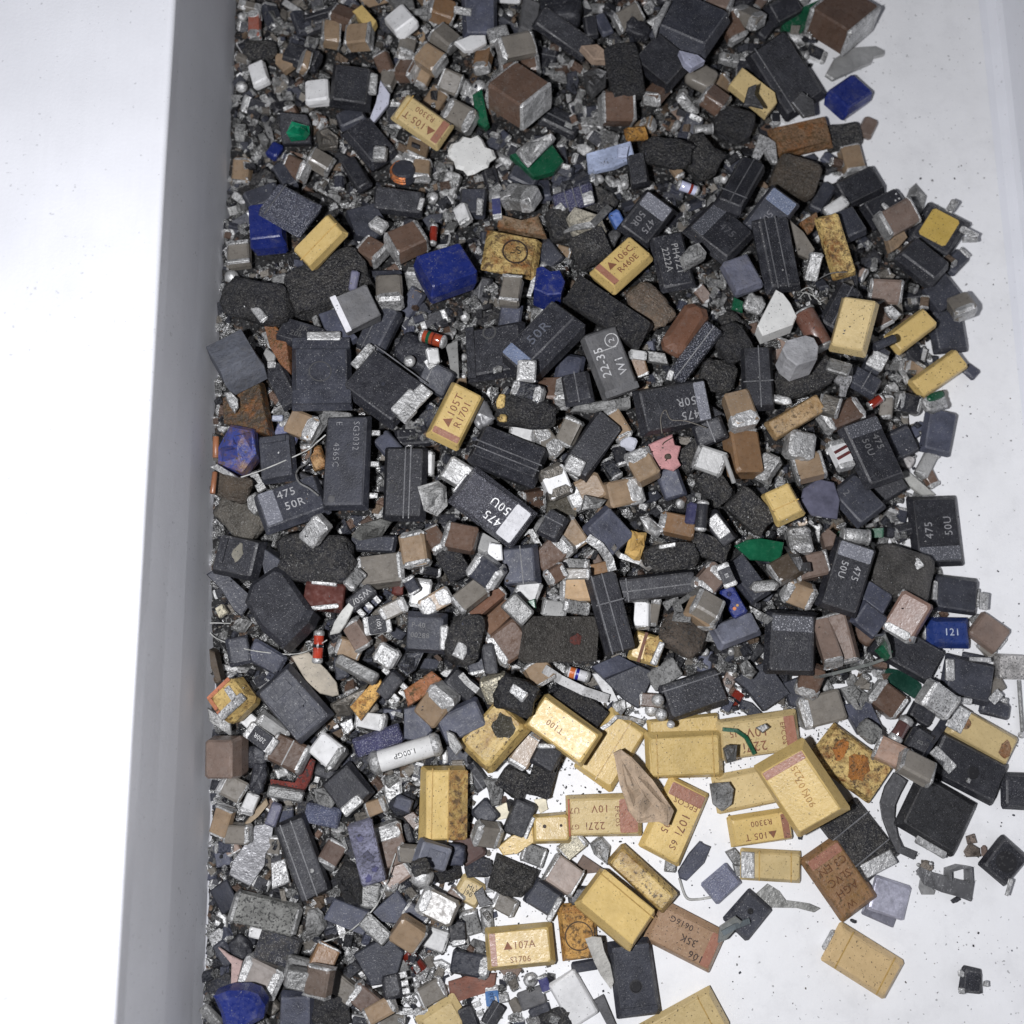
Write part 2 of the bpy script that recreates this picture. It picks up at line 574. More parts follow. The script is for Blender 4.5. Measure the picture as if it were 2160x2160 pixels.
def Q(cx, cy, L, W, ang, col, **kw):      # flat chip resistor
    return item('Q', cx, cy, L, W, ang, col, **kw)


def B(cx, cy, L, W, ang, col, **kw):      # uneven lump
    return item('B', cx, cy, L, W, ang, col, **kw)


def O(cx, cy, D, **kw):                   # solder ball
    return item('O', cx, cy, D, D, 0, 'M', **kw)


def F(pts, col, **kw):                    # flake or fragment with a traced outline
    a = sum(p[0] for p in pts) / len(pts), sum(p[1] for p in pts) / len(pts)
    xs, ys = [p[0] for p in pts], [p[1] for p in pts]
    it = item('F', a[0], a[1], max(xs) - min(xs), max(ys) - min(ys), 0, col, **kw)
    it['pts'] = [P(*p) for p in pts]
    return it


def Sx(pts, wd, col='M', **kw):           # bent strip or lead along a line
    a = pts[len(pts) // 2]
    it = item('S', a[0], a[1], 10, 10, 0, col, **kw)
    it['pts'] = [P(*p) for p in pts]
    it['wd'] = wd * SC
    return it


def Wr(pts, r, col='M', **kw):            # hair-thin wire
    a = pts[len(pts) // 2]
    it = item('W', a[0], a[1], 10, 10, 0, col, **kw)
    it['pts'] = [P(*p) for p in pts]
    it['r'] = r
    return it


# ------------------------------------------------------------------ builders of one thing each (local space, centre at the origin)
def clampH(h, lo, hi):
    return max(lo, min(hi, h))


def build_T(it, L, W):
    H = it['H'] or clampH(0.62 * W, 0.09, 0.36)
    fin = it['fin'] or ('y' if it['col'] in ('Y', 'J') else 'p')
    dr = it.get('draft', min(0.045, max(0.012, W * 0.085)) if fin in 'pyzgez2' else min(0.02, W * 0.04))
    v, f, mi = solid(L, W, H, draft=dr, b=it.get('b'), c=it.get('c'), mid=it.get('mid', 0.5), jit=it.get('jit', 0.004))
    nm = it['nm'] or 'moulded_capacitor'
    if fin == 'r' and not it.get('crisp'):
        v, f = blob(L * 1.02, W * 1.04, H * 1.05, p=8.0, amp=0.17, nu=32, nv=14, seed=it['x'] * 0.13)
        o = mk(nm, v, f, fin, None, it['col'], smooth=True)
    else:
        o = mk(nm, v, f, fin, None, it['col'], mi=mi, mats=[fin, 'e' if fin == 'p' else fin])
    z = H / 2
    if it.get('band'):
        sgn, col, fr = it['band']
        bl = (L - 2 * dr) * fr
        v, f = plate(bl, W - 2 * dr - 0.02, 0.004, z - 0.001, sgn * (L / 2 - dr - bl / 2 - 0.012), 0)
        mk('polarity_band', v, f, 'n' if col != 'brown' else 'y', o, {'brown': (0.27, 0.125, 0.085), 'grey': (0.145, 0.15, 0.175), 'dim': (0.06, 0.063, 0.075), 'bright': (0.55, 0.55, 0.57), 'blue': (0.13, 0.16, 0.24)}[col])  # the bright tone is a grey band with glare put into its colour
    for t in it.get('txt', ()):
        s, u, vv, size = t[:4]
        rot = t[4] if len(t) > 4 else 0.0
        text(o, s, u * L / 2, vv * W / 2, z + 0.0025, size * W, math.radians(rot), it.get('tc', (0.42, 0.42, 0.44)), thin=it.get('thin', 0.0))
    for vv in it.get('seam', ()):
        v, f = plate(L * 0.97, 0.011, 0.006, z - 0.002, 0, vv * W / 2)
        mk('mould_seam', v, f, 'e' if fin in 'prg' else fin, o, (0.075, 0.076, 0.082) if fin in 'prg' else (0.40, 0.26, 0.08))
    for u in it.get('cross', ()):
        v, f = plate(0.011, W * 0.94, 0.006, z - 0.002, u * L / 2, 0)
        mk('mould_seam', v, f, 'e' if fin in 'prg' else fin, o, (0.075, 0.076, 0.082) if fin in 'prg' else (0.40, 0.26, 0.08))
    for a in it.get('ridge', ()):            # raised or sunken bars of the mould: (u, v, l, w, t)
        u, vv, l, w_, t = a
        v, f = plate(l * L, w_ * W, t, z - 0.003, u * L / 2, vv * W / 2)
        mk('moulded_ridge', v, f, fin, o, it['col'])
    for a in it.get('tabs', ()):             # metal tabs on the face: (u, v, l, w, rot, thick)
        u, vv, l, w_, rot = a[:5]
        t = a[5] if len(a) > 5 else 0.03
        v, f, _ = solid(l * W, w_ * W, t, jit=0.003)
        m = mk('terminal', v, f, 'm', o, 'M')
        m.location = (u * L / 2, vv * W / 2, z + t * 0.3)
        m.rotation_euler = (0, 0, math.radians(rot))
    for sgn in it.get('ends', ()):           # solder tabs folded down the end faces
        v, f, _ = solid(0.03, W * 0.5, H * 0.62, jit=0.002)
        m = mk('terminal', v, f, 'm', o, 'M')
        m.location = (sgn * (L / 2 + 0.010), 0, -H * 0.16)
    for sgn, n_ in it.get('pins', ()):       # rows of small legs along the long sides
        for i in range(n_):
            v, f, _ = solid(0.05, 0.09, 0.02, jit=0.002)
            m = mk('leg', v, f, 'm', o, 'M')
            m.location = (L * (-0.5 + (i + 0.5) / n_), sgn * (W / 2 + 0.025), -H * 0.25)
    for d in it.get('dots', ()):             # (u, v, r, col)
        u, vv, r, col = d
        n_ = 16
        v, f = rings([[(r * q * math.cos(2 * math.pi * i / n_), r * q * math.sin(2 * math.pi * i / n_), zz) for i in range(n_)] for q, zz in ((1, -0.002), (1, 0.002), (0.8, 0.005))])
        m = mk('mould_mark', v, f, 't' if fin != 'r' else 'f', o, col)
        m.location = (u * L / 2, vv * W / 2, z)
    for q in it.get('pads', ()):             # any coloured piece set on the face: (name, u, v, l, w, rot, fin, col)
        nm2, u, vv, l, w_, rot, fn, col = q
        if nm2 in ('dark_patch', 'scorched_patch', 'rust_blot', 'dark_blotch', 'brown_corner', 'olive_patch', 'red_spot'):
            pg = [(math.cos(a) * r_ * l * L * .5, math.sin(a) * r_ * w_ * W * .5) for a, r_ in ((2 * math.pi * i / 14, random.uniform(.72, 1.18)) for i in range(14))]
            v, f = prism(pg, 0.010, b=0.003)
            v = [(p[0], p[1], p[2] + .004) for p in v]
        else:
            v, f = plate(l * L, w_ * W, 0.012, 0)
        m = mk(nm2, v, f, fn, o, col)
        m.location = (u * L / 2, vv * W / 2, z - 0.002)
        m.rotation_euler = (0, 0, math.radians(rot))
    if it.get('circ'):
        u, vv, r0, r1, col = it['circ']
        m = ringmark(o, u * L / 2, vv * W / 2, z - 0.001, r0 * W, r1 * W, col, 'ring_mark')
    return o, H


def build_C(it, L, W):
    H = it['H'] or clampH(0.72 * W, 0.06, 0.34)
    cf = it.get('cf', 0.2)
    v, f, mi = solid(L * 0.94, W * 0.95, H * 0.95, b=min(0.02, W * 0.08), jit=0.003)
    o = mk(it['nm'] or 'chip_capacitor', v, f, it['fin'] or 'c', None, it['col'])
    caps = it.get('caps', '+-')
    for s in caps:
        sg = 1 if s == '+' else -1
        v, f, _ = solid(L * cf, W, H, b=min(0.028, W * 0.12), jit=0.005)
        m = mk('end_cap', v, f, 'm', o, it.get('cc', 'M'))
        m.location = (sg * L * (0.5 - cf / 2), 0, 0)
    if it.get('line') is not None:
        v, f = plate(0.012, W * 0.9, 0.004, H * 0.475 - 0.001, it['line'] * L / 2, 0)
        mk('scratch', v, f, 't', o, 'X')
    return o, H


def build_M(it, L, W):
    H = W
    v, f = tube(L * 0.9, W * 0.46)
    o = mk(it['nm'] or 'glass_diode', v, f, it['fin'] or 'l', None, it['col'], smooth=False)
    o.data.polygons.foreach_set('use_smooth', [len(p.vertices) == 4 for p in o.data.polygons])
    if it.get('caps', 1):
        for s in (-1, 1):
            v, f = tube(L * it.get('cf', 0.2), W * 0.5, bev=0.3)
            m = mk('end_cap', v, f, 'm', o, 'M')
            m.data.polygons.foreach_set('use_smooth', [len(p.vertices) == 4 for p in m.data.polygons])
            m.location = (s * L * (0.5 - it.get('cf', 0.2) / 2), 0, 0)
    for u, wd, col in it.get('rings', ()):
        v, f = tube(L * wd, W * 0.472, bev=0.02)
        m = mk('colour_band', v, f, 'l', o, col)
        m.location = (u * L / 2, 0, 0)
    for t in it.get('txt', ()):
        s, u, vv, size = t[:4]
        text(o, s, u * L / 2, vv * W / 2, W * 0.455, size * W, math.radians(t[4] if len(t) > 4 else 0), it.get('tc', (0.02, 0.02, 0.02)), ext=0.012)
    return o, H


def build_Q(it, L, W):
    H = it['H'] or 0.05
    v, f, mi = solid(L * 0.96, W * 0.96, H, b=0.006, jit=0.001)
    o = mk('chip_resistor', v, f, 'w', None, it.get('base', 'W'))
    v, f = plate(L * 0.64, W * 0.97, 0.010, H / 2 - 0.002)
    mk('resistive_coat', v, f, it['fin'] or 'p', o, it['col'])
    for s in (-1, 1):
        v, f, _ = solid(L * 0.19, W, H * 1.15, b=0.010, jit=0.002)
        m = mk('end_cap', v, f, 'm', o, 'M')
        m.location = (s * L * 0.41, 0, 0)
    for t in it.get('txt', ()):
        text(o, t[0], t[1] * L / 2, t[2] * W / 2, H / 2 + 0.009, t[3] * W, math.radians(t[4] if len(t) > 4 else 0), it.get('tc', (0.55, 0.55, 0.55)))
    for u, wd, col in it.get('rings', ()):
        v, f = plate(L * wd, W * 0.95, 0.006, H / 2 + 0.007, u * L / 2, 0, 0.25)
        mk('colour_band', v, f, 't', o, col)
    return o, H


def build_B(it, L, W):
    H = it['H'] or clampH(0.55 * W, 0.06, 0.32)
    v, f = blob(L, W, H, p=it.get('p', 3.6), amp=it.get('amp', 0.28), nu=26, nv=12, seed=it['x'] * 0.17 + it['y'] * 0.05)
    o = mk(it['nm'] or 'burnt_lump', v, f, it['fin'] or 'r', None, it['col'], smooth=it.get('smooth', True))
    for a in it.get('tabs', ()):
        u, vv, l, w_, rot = a[:5]
        v, f, _ = solid(l * W, w_ * W, 0.04, jit=0.004)
        m = mk('terminal', v, f, 'm', o, 'M')
        m.location = (u * L / 2, vv * W / 2, H * 0.46)
        m.rotation_euler = (random.uniform(-.2, .2), random.uniform(-.2, .2), math.radians(rot))
    for q in it.get('pads', ()):
        nm2, u, vv, l, w_, rot, fn, col = q
        v, f = blob(l * L, w_ * W, 0.05, 3, 0.3, 10, 5, u)
        m = mk(nm2, v, f, fn, o, col, smooth=True)
        m.location = (u * L / 2, vv * W / 2, H * 0.45)
    return o, H


def build_O(it, L, W):
    v, f = blob(L, L, L * 0.85, p=2.0, amp=it.get('amp', 0.06), nu=14, nv=8, seed=it['x'])
    return mk(it['nm'] or 'solder_ball', v, f, 'm', None, 'M', smooth=True), L * 0.85


BUILD = {'T': build_T, 'C': build_C, 'M': build_M, 'Q': build_Q, 'B': build_B, 'O': build_O}
TYPEWORD = {'C': 'ceramic chip capacitor', 'T': 'moulded component', 'M': 'cylindrical component', 'Q': 'chip resistor', 'B': 'burnt lump', 'O': 'solder ball', 'F': 'fragment', 'S': 'metal strip', 'W': 'thin wire'}
CAT = {'C': 'capacitor', 'T': 'capacitor', 'M': 'diode', 'Q': 'resistor', 'B': 'lump', 'O': 'solder ball', 'F': 'fragment', 'S': 'metal strip', 'W': 'wire'}
GROUP = {'C': 'ceramic chip capacitors in the heap', 'T': 'moulded components in the heap', 'M': 'cylindrical parts in the heap', 'Q': 'chip resistors in the heap', 'B': 'burnt lumps in the heap', 'O': 'solder balls in the heap',
         'F': 'loose fragments in the heap', 'S': 'metal strips in the heap', 'W': 'thin wires across the heap'}
THINGS = []                                   # (object, item, world point)


def rest_height(poly, pct):
    c = cells(poly)
    if c is None or not c[1].any():
        return 0.0
    return float(np.percentile(hm[c[0]][c[1]], pct))


def occupy(poly, z, idn):
    c = cells(poly)
    if c is None:
        return
    sl, m = c
    sub, so = hm[sl], own[sl]
    up = m & (sub < z)
    so[up] = idn
    sub[up] = z


def place(it, idn):
    kind = it['kind']
    pct = it.get('pct', 55 if it['k'] <= 0 else 78)
    if kind in ('S', 'W'):
        return place_line(it, idn)
    ca, sa = math.cos(math.radians(it['ang'])), math.sin(math.radians(it['ang']))
    z = 0.2
    H = it['H'] or 0.15
    for _ in range(4):
        zt = z + H * 0.6
        if kind == 'F':
            wp = [px2w(x, y, zt) for x, y in it['pts']]
            cx, cy = sum(p[0] for p in wp) / len(wp), sum(p[1] for p in wp) / len(wp)
            poly = wp
        else:
            a, b = px2w(it['x'] - ca * it['L'] / 2, it['y'] - sa * it['L'] / 2, zt), px2w(it['x'] + ca * it['L'] / 2, it['y'] + sa * it['L'] / 2, zt)
            c, d = px2w(it['x'] + sa * it['W'] / 2, it['y'] - ca * it['W'] / 2, zt), px2w(it['x'] - sa * it['W'] / 2, it['y'] + ca * it['W'] / 2, zt)
            L, W = math.dist(a, b), math.dist(c, d)
            if kind in 'MO':
                H = W
            elif it['H'] is None:
                H = {'T': clampH(0.62 * W, .09, .36), 'C': clampH(.72 * W, .06, .34), 'Q': .05, 'B': clampH(.55 * W, .06, .32)}[kind]
            cx, cy = (a[0] + b[0]) / 2, (a[1] + b[1]) / 2
            yaw = math.atan2(b[1] - a[1], b[0] - a[0])
            ux, uy = math.cos(yaw), math.sin(yaw)
            poly = [(cx + s * ux * L / 2 - t * uy * W / 2, cy + s * uy * L / 2 + t * ux * W / 2) for s, t in ((-1, -1), (1, -1), (1, 1), (-1, 1))]
        # nothing goes through the side of the box
        lim = wallx(cy) + 0.03
        mn = min(p[0] for p in poly)
        if mn < lim:
            sh = lim - mn
            cx += sh
            poly = [(p[0] + sh, p[1]) for p in poly]
        z = rest_height(poly, pct) - (0.02 if it['k'] <= 0 else 0.0)
        z = max(z, 0.004) + (0.035 * max(it['k'], 0) if z > 0.12 else 0.0)
    if kind == 'F':
        H = it['H'] or 0.10
        loc = [(p[0] - cx, p[1] - cy) for p in poly]
        ar = sum(loc[i - 1][0] * loc[i][1] - loc[i][0] * loc[i - 1][1] for i in range(len(loc)))
        if ar < 0:
            loc.reverse()
        v, f = prism(loc, H, b=it.get('b'), rock=it.get('rock', 0.0))
        o = mk(it['nm'] or 'fragment', v, f, it['fin'] or 'f', None, it['col'])
        for q in it.get('pads', ()):
            nm2, px_, py_, r, fn, col = q
            wx, wy = px2w(*P_abs(it, px_, py_), z + H)
            vv, ff = blob(2 * r, 1.7 * r, 0.02, 2.4, 0.2, 12, 5, px_)
            m = mk(nm2, vv, ff, fn, o, col, smooth=True)
            m.location = (wx - cx, wy - cy, H / 2)
        yaw = 0.0
    else:
        o, H = BUILD[kind](it, L, W)
    n = it['n']
    if n is None:
        t = random.uniform(*{'T': (3, 18), 'C': (5, 32), 'Q': (3, 20)}.get(kind, (2, 14))) if z > 0.06 else random.uniform(0, 1.0)
        n = (random.uniform(0, 360), t if kind != 'F' else t * 1.2)
    ax = Vector((math.cos(math.radians(n[0])), -math.sin(math.radians(n[0])), 0))
    axis = Vector((0, 0, 1)).cross(ax)
    rot = Matrix.Rotation(math.radians(n[1]), 4, axis) @ Matrix.Rotation(yaw, 4, 'Z')
    ext = max(abs(p[0] - cx) * abs(ax.x) + abs(p[1] - cy) * abs(ax.y) for p in poly)
    lift = 0.45 * ext * math.sin(math.radians(n[1])) if z < 0.03 else 0.18 * ext * math.sin(math.radians(n[1]))
    o.matrix_world = Matrix.Translation((cx, cy, z + H / 2 + lift)) @ rot
    occupy(poly, z + H, idn)
    it['z'] = z + H
    finish(o, it)
    return o


def P_abs(it, x, y):
    return it['ox'] + x * it['sc'], it['oy'] + y * it['sc']


def place_line(it, idn):
    pts = it['pts']
    if it['kind'] == 'W':
        # smooth curve riding on what lies under it
        q = []
        for i in range(len(pts) - 1):
            p0, p1, p2, p3 = pts[max(i - 1, 0)], pts[i], pts[i + 1], pts[min(i + 2, len(pts) - 1)]
            for s in range(6):
                t = s / 6
                q.append(tuple(0.5 * ((2 * p1[k]) + (-p0[k] + p2[k]) * t + (2 * p0[k] - 5 * p1[k] + 4 * p2[k] - p3[k]) * t * t + (-p0[k] + 3 * p1[k] - 3 * p2[k] + p3[k]) * t ** 3) for k in (0, 1)))
        q.append(pts[-1])
        zs = []
        for x, y in q:
            z = 0.3
            for _ in range(3):
                X, Y = px2w(x, y, z)
                z = hat(X, Y) + 0.03
            zs.append(z)
        zs = [max(zs[max(i - 3, 0):i + 4]) * 0.5 + sum(zs[max(i - 4, 0):i + 5]) / len(zs[max(i - 4, 0):i + 5]) * 0.5 for i in range(len(zs))]
        W3 = [px2w(x, y, z) + (z,) for (x, y), z in zip(q, zs)]
        c = W3[len(W3) // 2]
        rr = []
        for i, p in enumerate(W3):
            t = (Vector(W3[min(i + 1, len(W3) - 1)]) - Vector(W3[max(i - 1, 0)])).normalized()
            u = t.cross(Vector((0, 0, 1))).normalized()
            n_ = u.cross(t)
            q0 = Vector(p) - Vector(c)
            rr.append([q0 + (u * math.cos(k * math.pi / 3) + n_ * math.sin(k * math.pi / 3)) * it['r'] for k in range(6)])
        v, f = rings(rr)
        o = mk(it['nm'] or 'thin_wire', v, f, it['fin'] or 'm', None, it['col'], smooth=True)
        o.location = c
        it['z'] = c[2]
        finish(o, it)
        return o
    # strip: a ribbon bent over the heap
    zs, W2 = [], []
    bow = it.get('bow', [0] * len(pts))
    for (x, y), bz in zip(pts, bow):
        z = 0.2
        for _ in range(3):
            X, Y = px2w(x, y, z)
            z = hat(X, Y) + 0.015 + bz
        zs.append(z)
        W2.append((X, Y))
    zs = [max(a, (zs[max(i - 1, 0)] + a + zs[min(i + 1, len(zs) - 1)]) / 3) for i, a in enumerate(zs)]
    hw = it['wd'] / 2 / 205.0
    th = it['H'] or 0.022
    c = Vector((W2[len(W2) // 2][0], W2[len(W2) // 2][1], zs[len(zs) // 2]))
    rr = []
    up = it.get('stand', 0.0)                  # height of a strip that stands on edge
    for i, ((X, Y), z) in enumerate(zip(W2, zs)):
        a, b = W2[max(i - 1, 0)], W2[min(i + 1, len(W2) - 1)]
        d = Vector((b[0] - a[0], b[1] - a[1], 0)).normalized()
        nn = Vector((-d.y, d.x, 0))
        p = Vector((X, Y, z)) - c
        if up:
            rr.append([p - nn * th / 2 - Vector((0, 0, up * .5)), p + nn * th / 2 - Vector((0, 0, up * .5)), p + nn * th / 2 + Vector((0, 0, up * .5)), p - nn * th / 2 + Vector((0, 0, up * .5))])
        else:
            k = it.get('taper', [1] * len(pts))[i]
            rr.append([p - nn * hw * k, p + nn * hw * k, p + nn * hw * k + Vector((0, 0, th)), p - nn * hw * k + Vector((0, 0, th))])
    v, f = rings(rr)
    o = mk(it['nm'] or 'metal_strip', v, f, it['fin'] or 'm', None, it['col'])
    o.location = c
    it['z'] = c.z
    finish(o, it)
    return o


def finish(o, it):
    o['category'] = it['cat'] or CAT[it['kind']]
    o['group'] = it.get('group') or GROUP[it['kind']]
    if it['d']:
        o['label'] = it['d']
    THINGS.append((o, it))

# ================================================================== the things one by one, region by region of the heap
INKY = (0.21, 0.09, 0.05)
INKD = (0.05, 0.035, 0.03)
# ---- far end of the heap, beside the box wall
R(440, 0)
C(335, 185, 195, 85, 90, (0.30, 0.10, 0.07), d='red brown chip with two silver ends standing against the far wall', nick='red brown chip', cf=.33)
C(300, 50, 150, 60, 5, 'E', cf=.35)
B(375, 360, 240, 130, 0, 'K')
T(370, 545, 165, 125, 72, 'W', fin='w', nm='ceramic_block', cat='ceramic block', d='upright white ceramic block beside the far wall of the box', nick='upright white block', H=.12, n=(200, 14))
F([(487, 385), (630, 395), (628, 470), (545, 520), (485, 455)], 'N', d='tan five-sided ceramic piece between black lumps near the far wall', nick='five-sided tan piece', nm='ceramic_fragment')
F([(1050, 95), (1120, 50), (1225, 170), (1200, 215), (1140, 205)], 'Y', fin='y', H=.12, d='small clean yellow fragment at the far end of the heap', nick='small yellow fragment', nm='plastic_fragment', k=1)
T(1405, 165, 190, 170, 55, 'W', fin='w', nm='ceramic_block', cat='ceramic block', H=.16, n=(-150, 24), k=1, d='white ceramic cube with a cracked face at the far end', nick='cracked white cube')
C(890, 245, 130, 150, 0, 'N', cf=.14)
C(1095, 270, 185, 150, 3, 'N', cf=.16, k=1)
C(985, 130, 170, 140, 20, 'B', cf=.14)
C(1720, 285, 175, 150, 35, 'E', cf=.12, k=1)
C(1615, 430, 185, 150, 35, 'N', cf=.12, k=1)
C(1440, 350, 180, 120, 100, 'E', cf=.25)
C(1280, 470, 150, 110, 70, 'B')
C(1440, 520, 170, 130, 20, 'B', cf=.25)
C(1290, 540, 140, 110, 110, 'E')
T(1040, 640, 285, 270, 5, 'K', nm='diode_package', cat='diode', tabs=[(1.02, .1, .5, .18, 90, .05)], d='square black package with one metal tab beside a white block', nick='tabbed square package', k=1, H=.26, txt=[('|||', 0, 0, .2)], tc=(.05, .05, .05))
T(795, 675, 175, 165, -4, 'W', fin='w', nm='ceramic_block', cat='ceramic block', H=.13, d='flat white ceramic block with a hair crack beside the square package', nick='flat white block', k=1)
F([(1250, 600), (1320, 690), (1310, 760), (1190, 915), (1165, 890), (1215, 760)], (.55, .56, .66), fin='w', H=.08, d='pale bluish white sliver below the square package', nick='pale white sliver', k=1, nm='ceramic_sliver')
T(1558, 892, 385, 205, 213, 'J', H=.17, band=(-1, 'brown', .14), txt=[('\u25b2105 T', .02, .30, .36), ('R3300', .02, -.38, .28)], tc=INKY, k=2, cross=[.72], d='pale yellow moulded capacitor with a cracked end, printed upside down near the wall', nick='cracked yellow block', n=(80, 9))
F([(565, 970), (610, 905), (735, 915), (735, 965), (700, 1005), (590, 1010)], (.006, .17, .085), fin='l', H=.12, rock=.5, d='shiny green solder-mask chip in a dark frame near the wall', nick='shiny green chip', nm='circuit_board_fragment', k=1)
F([(530, 840), (720, 850), (745, 900), (745, 1040), (540, 1050), (520, 930)], 'K', fin='p', H=.12, nm='plastic_fragment')
T(1250, 1120, 100, 95, 5, 'M', fin='m', nm='metal_cube', cat='metal cube', H=.1, k=2)
T(1180, 1050, 330, 230, 50, 'K', H=.2, nick='half-buried black block', d='half-buried black block carrying a small square metal cap')
item('T', 1420, 1260, 165, 165, 0, 'D', nm='wound_inductor', cat='inductor', d='small round inductor with bright copper winding near the cracked yellow block', nick='copper-wound inductor', k=1, coil=1, H=.16)
C(1550, 1240, 145, 130, 95, 'N', cf=.14)
T(430, 1660, 290, 240, 85, 'U', fin='c', nm='film_capacitor', d='glossy blue block half buried beside the box wall under a slate slab', nick='half-buried blue block', H=.28, n=(-90, 12))
T(635, 1620, 370, 265, 33, 'S', fin='g', k=1, H=.16, cross=[-.55], d='slate grey moulded block with a groove, lying on the half-buried blue block', nick='grooved slate slab', nm='moulded_capacitor')
T(815, 1765, 360, 195, -40, 'Y', k=2, H=.2, seam=[-.12], n=(125, 14), d='yellow moulded capacitor on its side, seam showing, on the grooved slate slab', nick='side-lying yellow block')
F([(1000, 1570), (1200, 1490), (1310, 1650), (1210, 1750), (1070, 1740)], 'D', fin='p', H=.16, nick='five-sided dark slab', d='dark five-sided slab behind the large brown chip', nm='plastic_fragment')
T(1240, 1640, 110, 95, 30, 'M', fin='m', nm='metal_cube', cat='metal cube', H=.09, k=1)
C(1440, 1760, 260, 200, -28, 'B', k=1, cf=.16, n=(-90, 14), d='large brown chip capacitor with thin metal ends behind the big blue block', nick='large brown chip')
C(1190, 1830, 180, 160, 35, 'B', cf=.22)
T(1380, 1470, 340, 165, 5, 'K', H=.2, nick='round-shouldered block', d='black round-shouldered block with a curled metal lead', tabs=[(.93, -.2, .5, .2, 80, .05)])
T(225, 1865, 165, 160, 85, 'E', fin='c', nm='chip_capacitor', d='pale grey chip capacitor pressed against the box wall', nick='wall-side grey chip', kind2=1, tabs=[(.86, 0, .95, .16, 90, .03), (-.86, 0, .95, .16, 90, .03)])
M(1635, 1705, 150, 62, 95, 'R', d='small red glass diode behind the big blue block', nick='small red diode', k=1)
C(1850, 1545, 140, 95, 68, 'M', k=1)
C(1760, 600, 150, 140, 20, 'E', cf=.16)
C(1830, 850, 220, 160, 30, 'E', cf=.3)
F([(355, 980), (400, 960), (440, 1020), (420, 1060), (375, 1040)], 'X', fin='m', nm='metal_flake', cat='metal flake')
T(480, 1100, 110, 85, 120, 'U', fin='c', nm='film_capacitor', H=.1)
C(640, 1230, 190, 140, 30, 'B', cf=.2)
C(810, 1180, 170, 130, 20, 'E')
T(400, 1440, 260, 150, -25, 'D', H=.14)
F([(780, 960), (850, 930), (940, 980), (930, 1060), (800, 1080)], 'E', fin='m', nm='metal_flake', cat='metal flake', rock=.4)
T(680, 420, 260, 140, 20, 'K', H=.16)
T(660, 170, 170, 90, 70, 'D', fin='p', H=.1)
C(1700, 80, 180, 150, 10, 'O', cf=.12)
F([(1300, -30), (1480, -30), (1500, 60), (1380, 90)], 'X', fin='m', nm='metal_flake', cat='metal flake')
C(700, 450, 60, 140, 10, 'N')
C(1570, 560, 140, 90, 120, 'N')
T(560, 1290, 220, 110, 60, 'D', H=.12)
T(1040, 860, 200, 140, -20, 'D', H=.12)
T(1080, 1270, 260, 120, 60, 'K', H=.12)

R(980, 0)
T(110, 130, 260, 240, 88, 'S', H=.22, nick='slate cube', d='slate grey block at the far end beside a white flake', tabs=[(-.1, -1.0, .5, .2, 80)])
T(250, 262, 150, 110, -15, 'M', fin='m', nm='metal_chip', cat='metal chip', H=.12, k=2, d='bright silvery chip beside the large white flake at the far end', nick='bright far chip')
F([(-75, 330), (40, 270), (150, 255), (160, 310), (60, 375), (0, 385)], 'W', fin='w', H=.07, k=1, nm='ceramic_flake', cat='flake', d='white flake under the slate cube at the far end', nick='far white flake')
C(375, 345, 270, 150, -20, 'E', cf=.16, k=1, d='grey brown chip capacitor with both metal ends in view at the far end', nick='far grey chip')
C(400, 480, 280, 150, -6, 'B', cf=.16)
C(135, 440, 200, 115, 96, 'O', cf=.3)
C(395, 690, 330, 300, 40, 'B', H=.34, n=(-92, 17), k=3, cf=.09, d='large brown ceramic cube tilted to show its metal end', nick='large brown cube', b=.02)
F([(330, 1150), (480, 1100), (640, 1060), (720, 1180), (650, 1260), (500, 1310)], 'V', fin='c', H=.1, nm='circuit_board_fragment', cat='circuit board scrap', d='dark green circuit board scrap under the large brown cube', nick='dark green scrap', k=1)
F([(370, 1110), (450, 1050), (640, 960), (660, 1010), (470, 1215), (400, 1170)], 'M', fin='m', H=.1, nm='solder_lump', cat='solder', k=2, rock=.5)
F([(60, 690), (130, 650), (180, 900), (150, 930), (90, 880)], 'V', fin='c', nm='circuit_board_fragment', cat='circuit board scrap')
C(1110, 790, 240, 190, -3, 'B', k=1, cf=.14, d='brown chip capacitor framed in grey metal in the middle of the far end', nick='framed brown chip')
C(1400, 675, 200, 130, -58, 'B', k=1, cf=.22)
T(1170, 530, 350, 230, 82, 'K', H=.26, k=1, fin='r', d='tall rough black block leaning beside the framed brown chip', nick='tall rough block')
T(1440, 460, 330, 260, 40, 'K', H=.26, k=1, nick='slanted black block', d='slanted black block between two brown chips at the far end')
T(1640, 200, 430, 370, 28, 'D', H=.3, k=1, d='biggest dark grey slab at the far end', nick='big dark slab', n=(-90, 12))
F([(840, 350), (960, 320), (1040, 380), (1030, 440), (930, 450)], (.38, .28, .21), nm='ceramic_flake', cat='flake', d='tan leaf-shaped flake between black blocks at the far end', nick='tan leaf flake', k=1)
F([(860, 520), (960, 470), (1040, 520), (1030, 620), (930, 720), (880, 640)], 'G', fin='m', nm='metal_flake', cat='metal flake', rock=.4, k=1)
T(1250, 975, 165, 90, -12, (.42, .22, .05), fin='z', H=.1, k=1, d='small orange yellow scorched block beside the framed brown chip', nick='small orange block')
F([(885, 1110), (1210, 1055), (1240, 1180), (1090, 1230), (900, 1250)], (.33, .38, .52), fin='f', H=.08, k=1, nm='torn_label', cat='label', d='light blue torn piece beside the dark green scrap', nick='light blue piece')
F([(1115, 1080), (1200, 1060), (1180, 1150), (1110, 1160)], (.45, .5, .66), fin='f', H=.05, k=2, nm='torn_label', cat='label')
T(790, 1450, 280, 150, -12, (.05, .05, .10), fin='g', H=.12, k=1, nm='resistor_array', cat='resistor', cross=[-.3, .12, .5], tabs=[(.75, -.6, .45, .5, 0), (-.75, -.7, .5, .4, 20)], d='navy glittering resistor array with silver corners', nick='navy array')
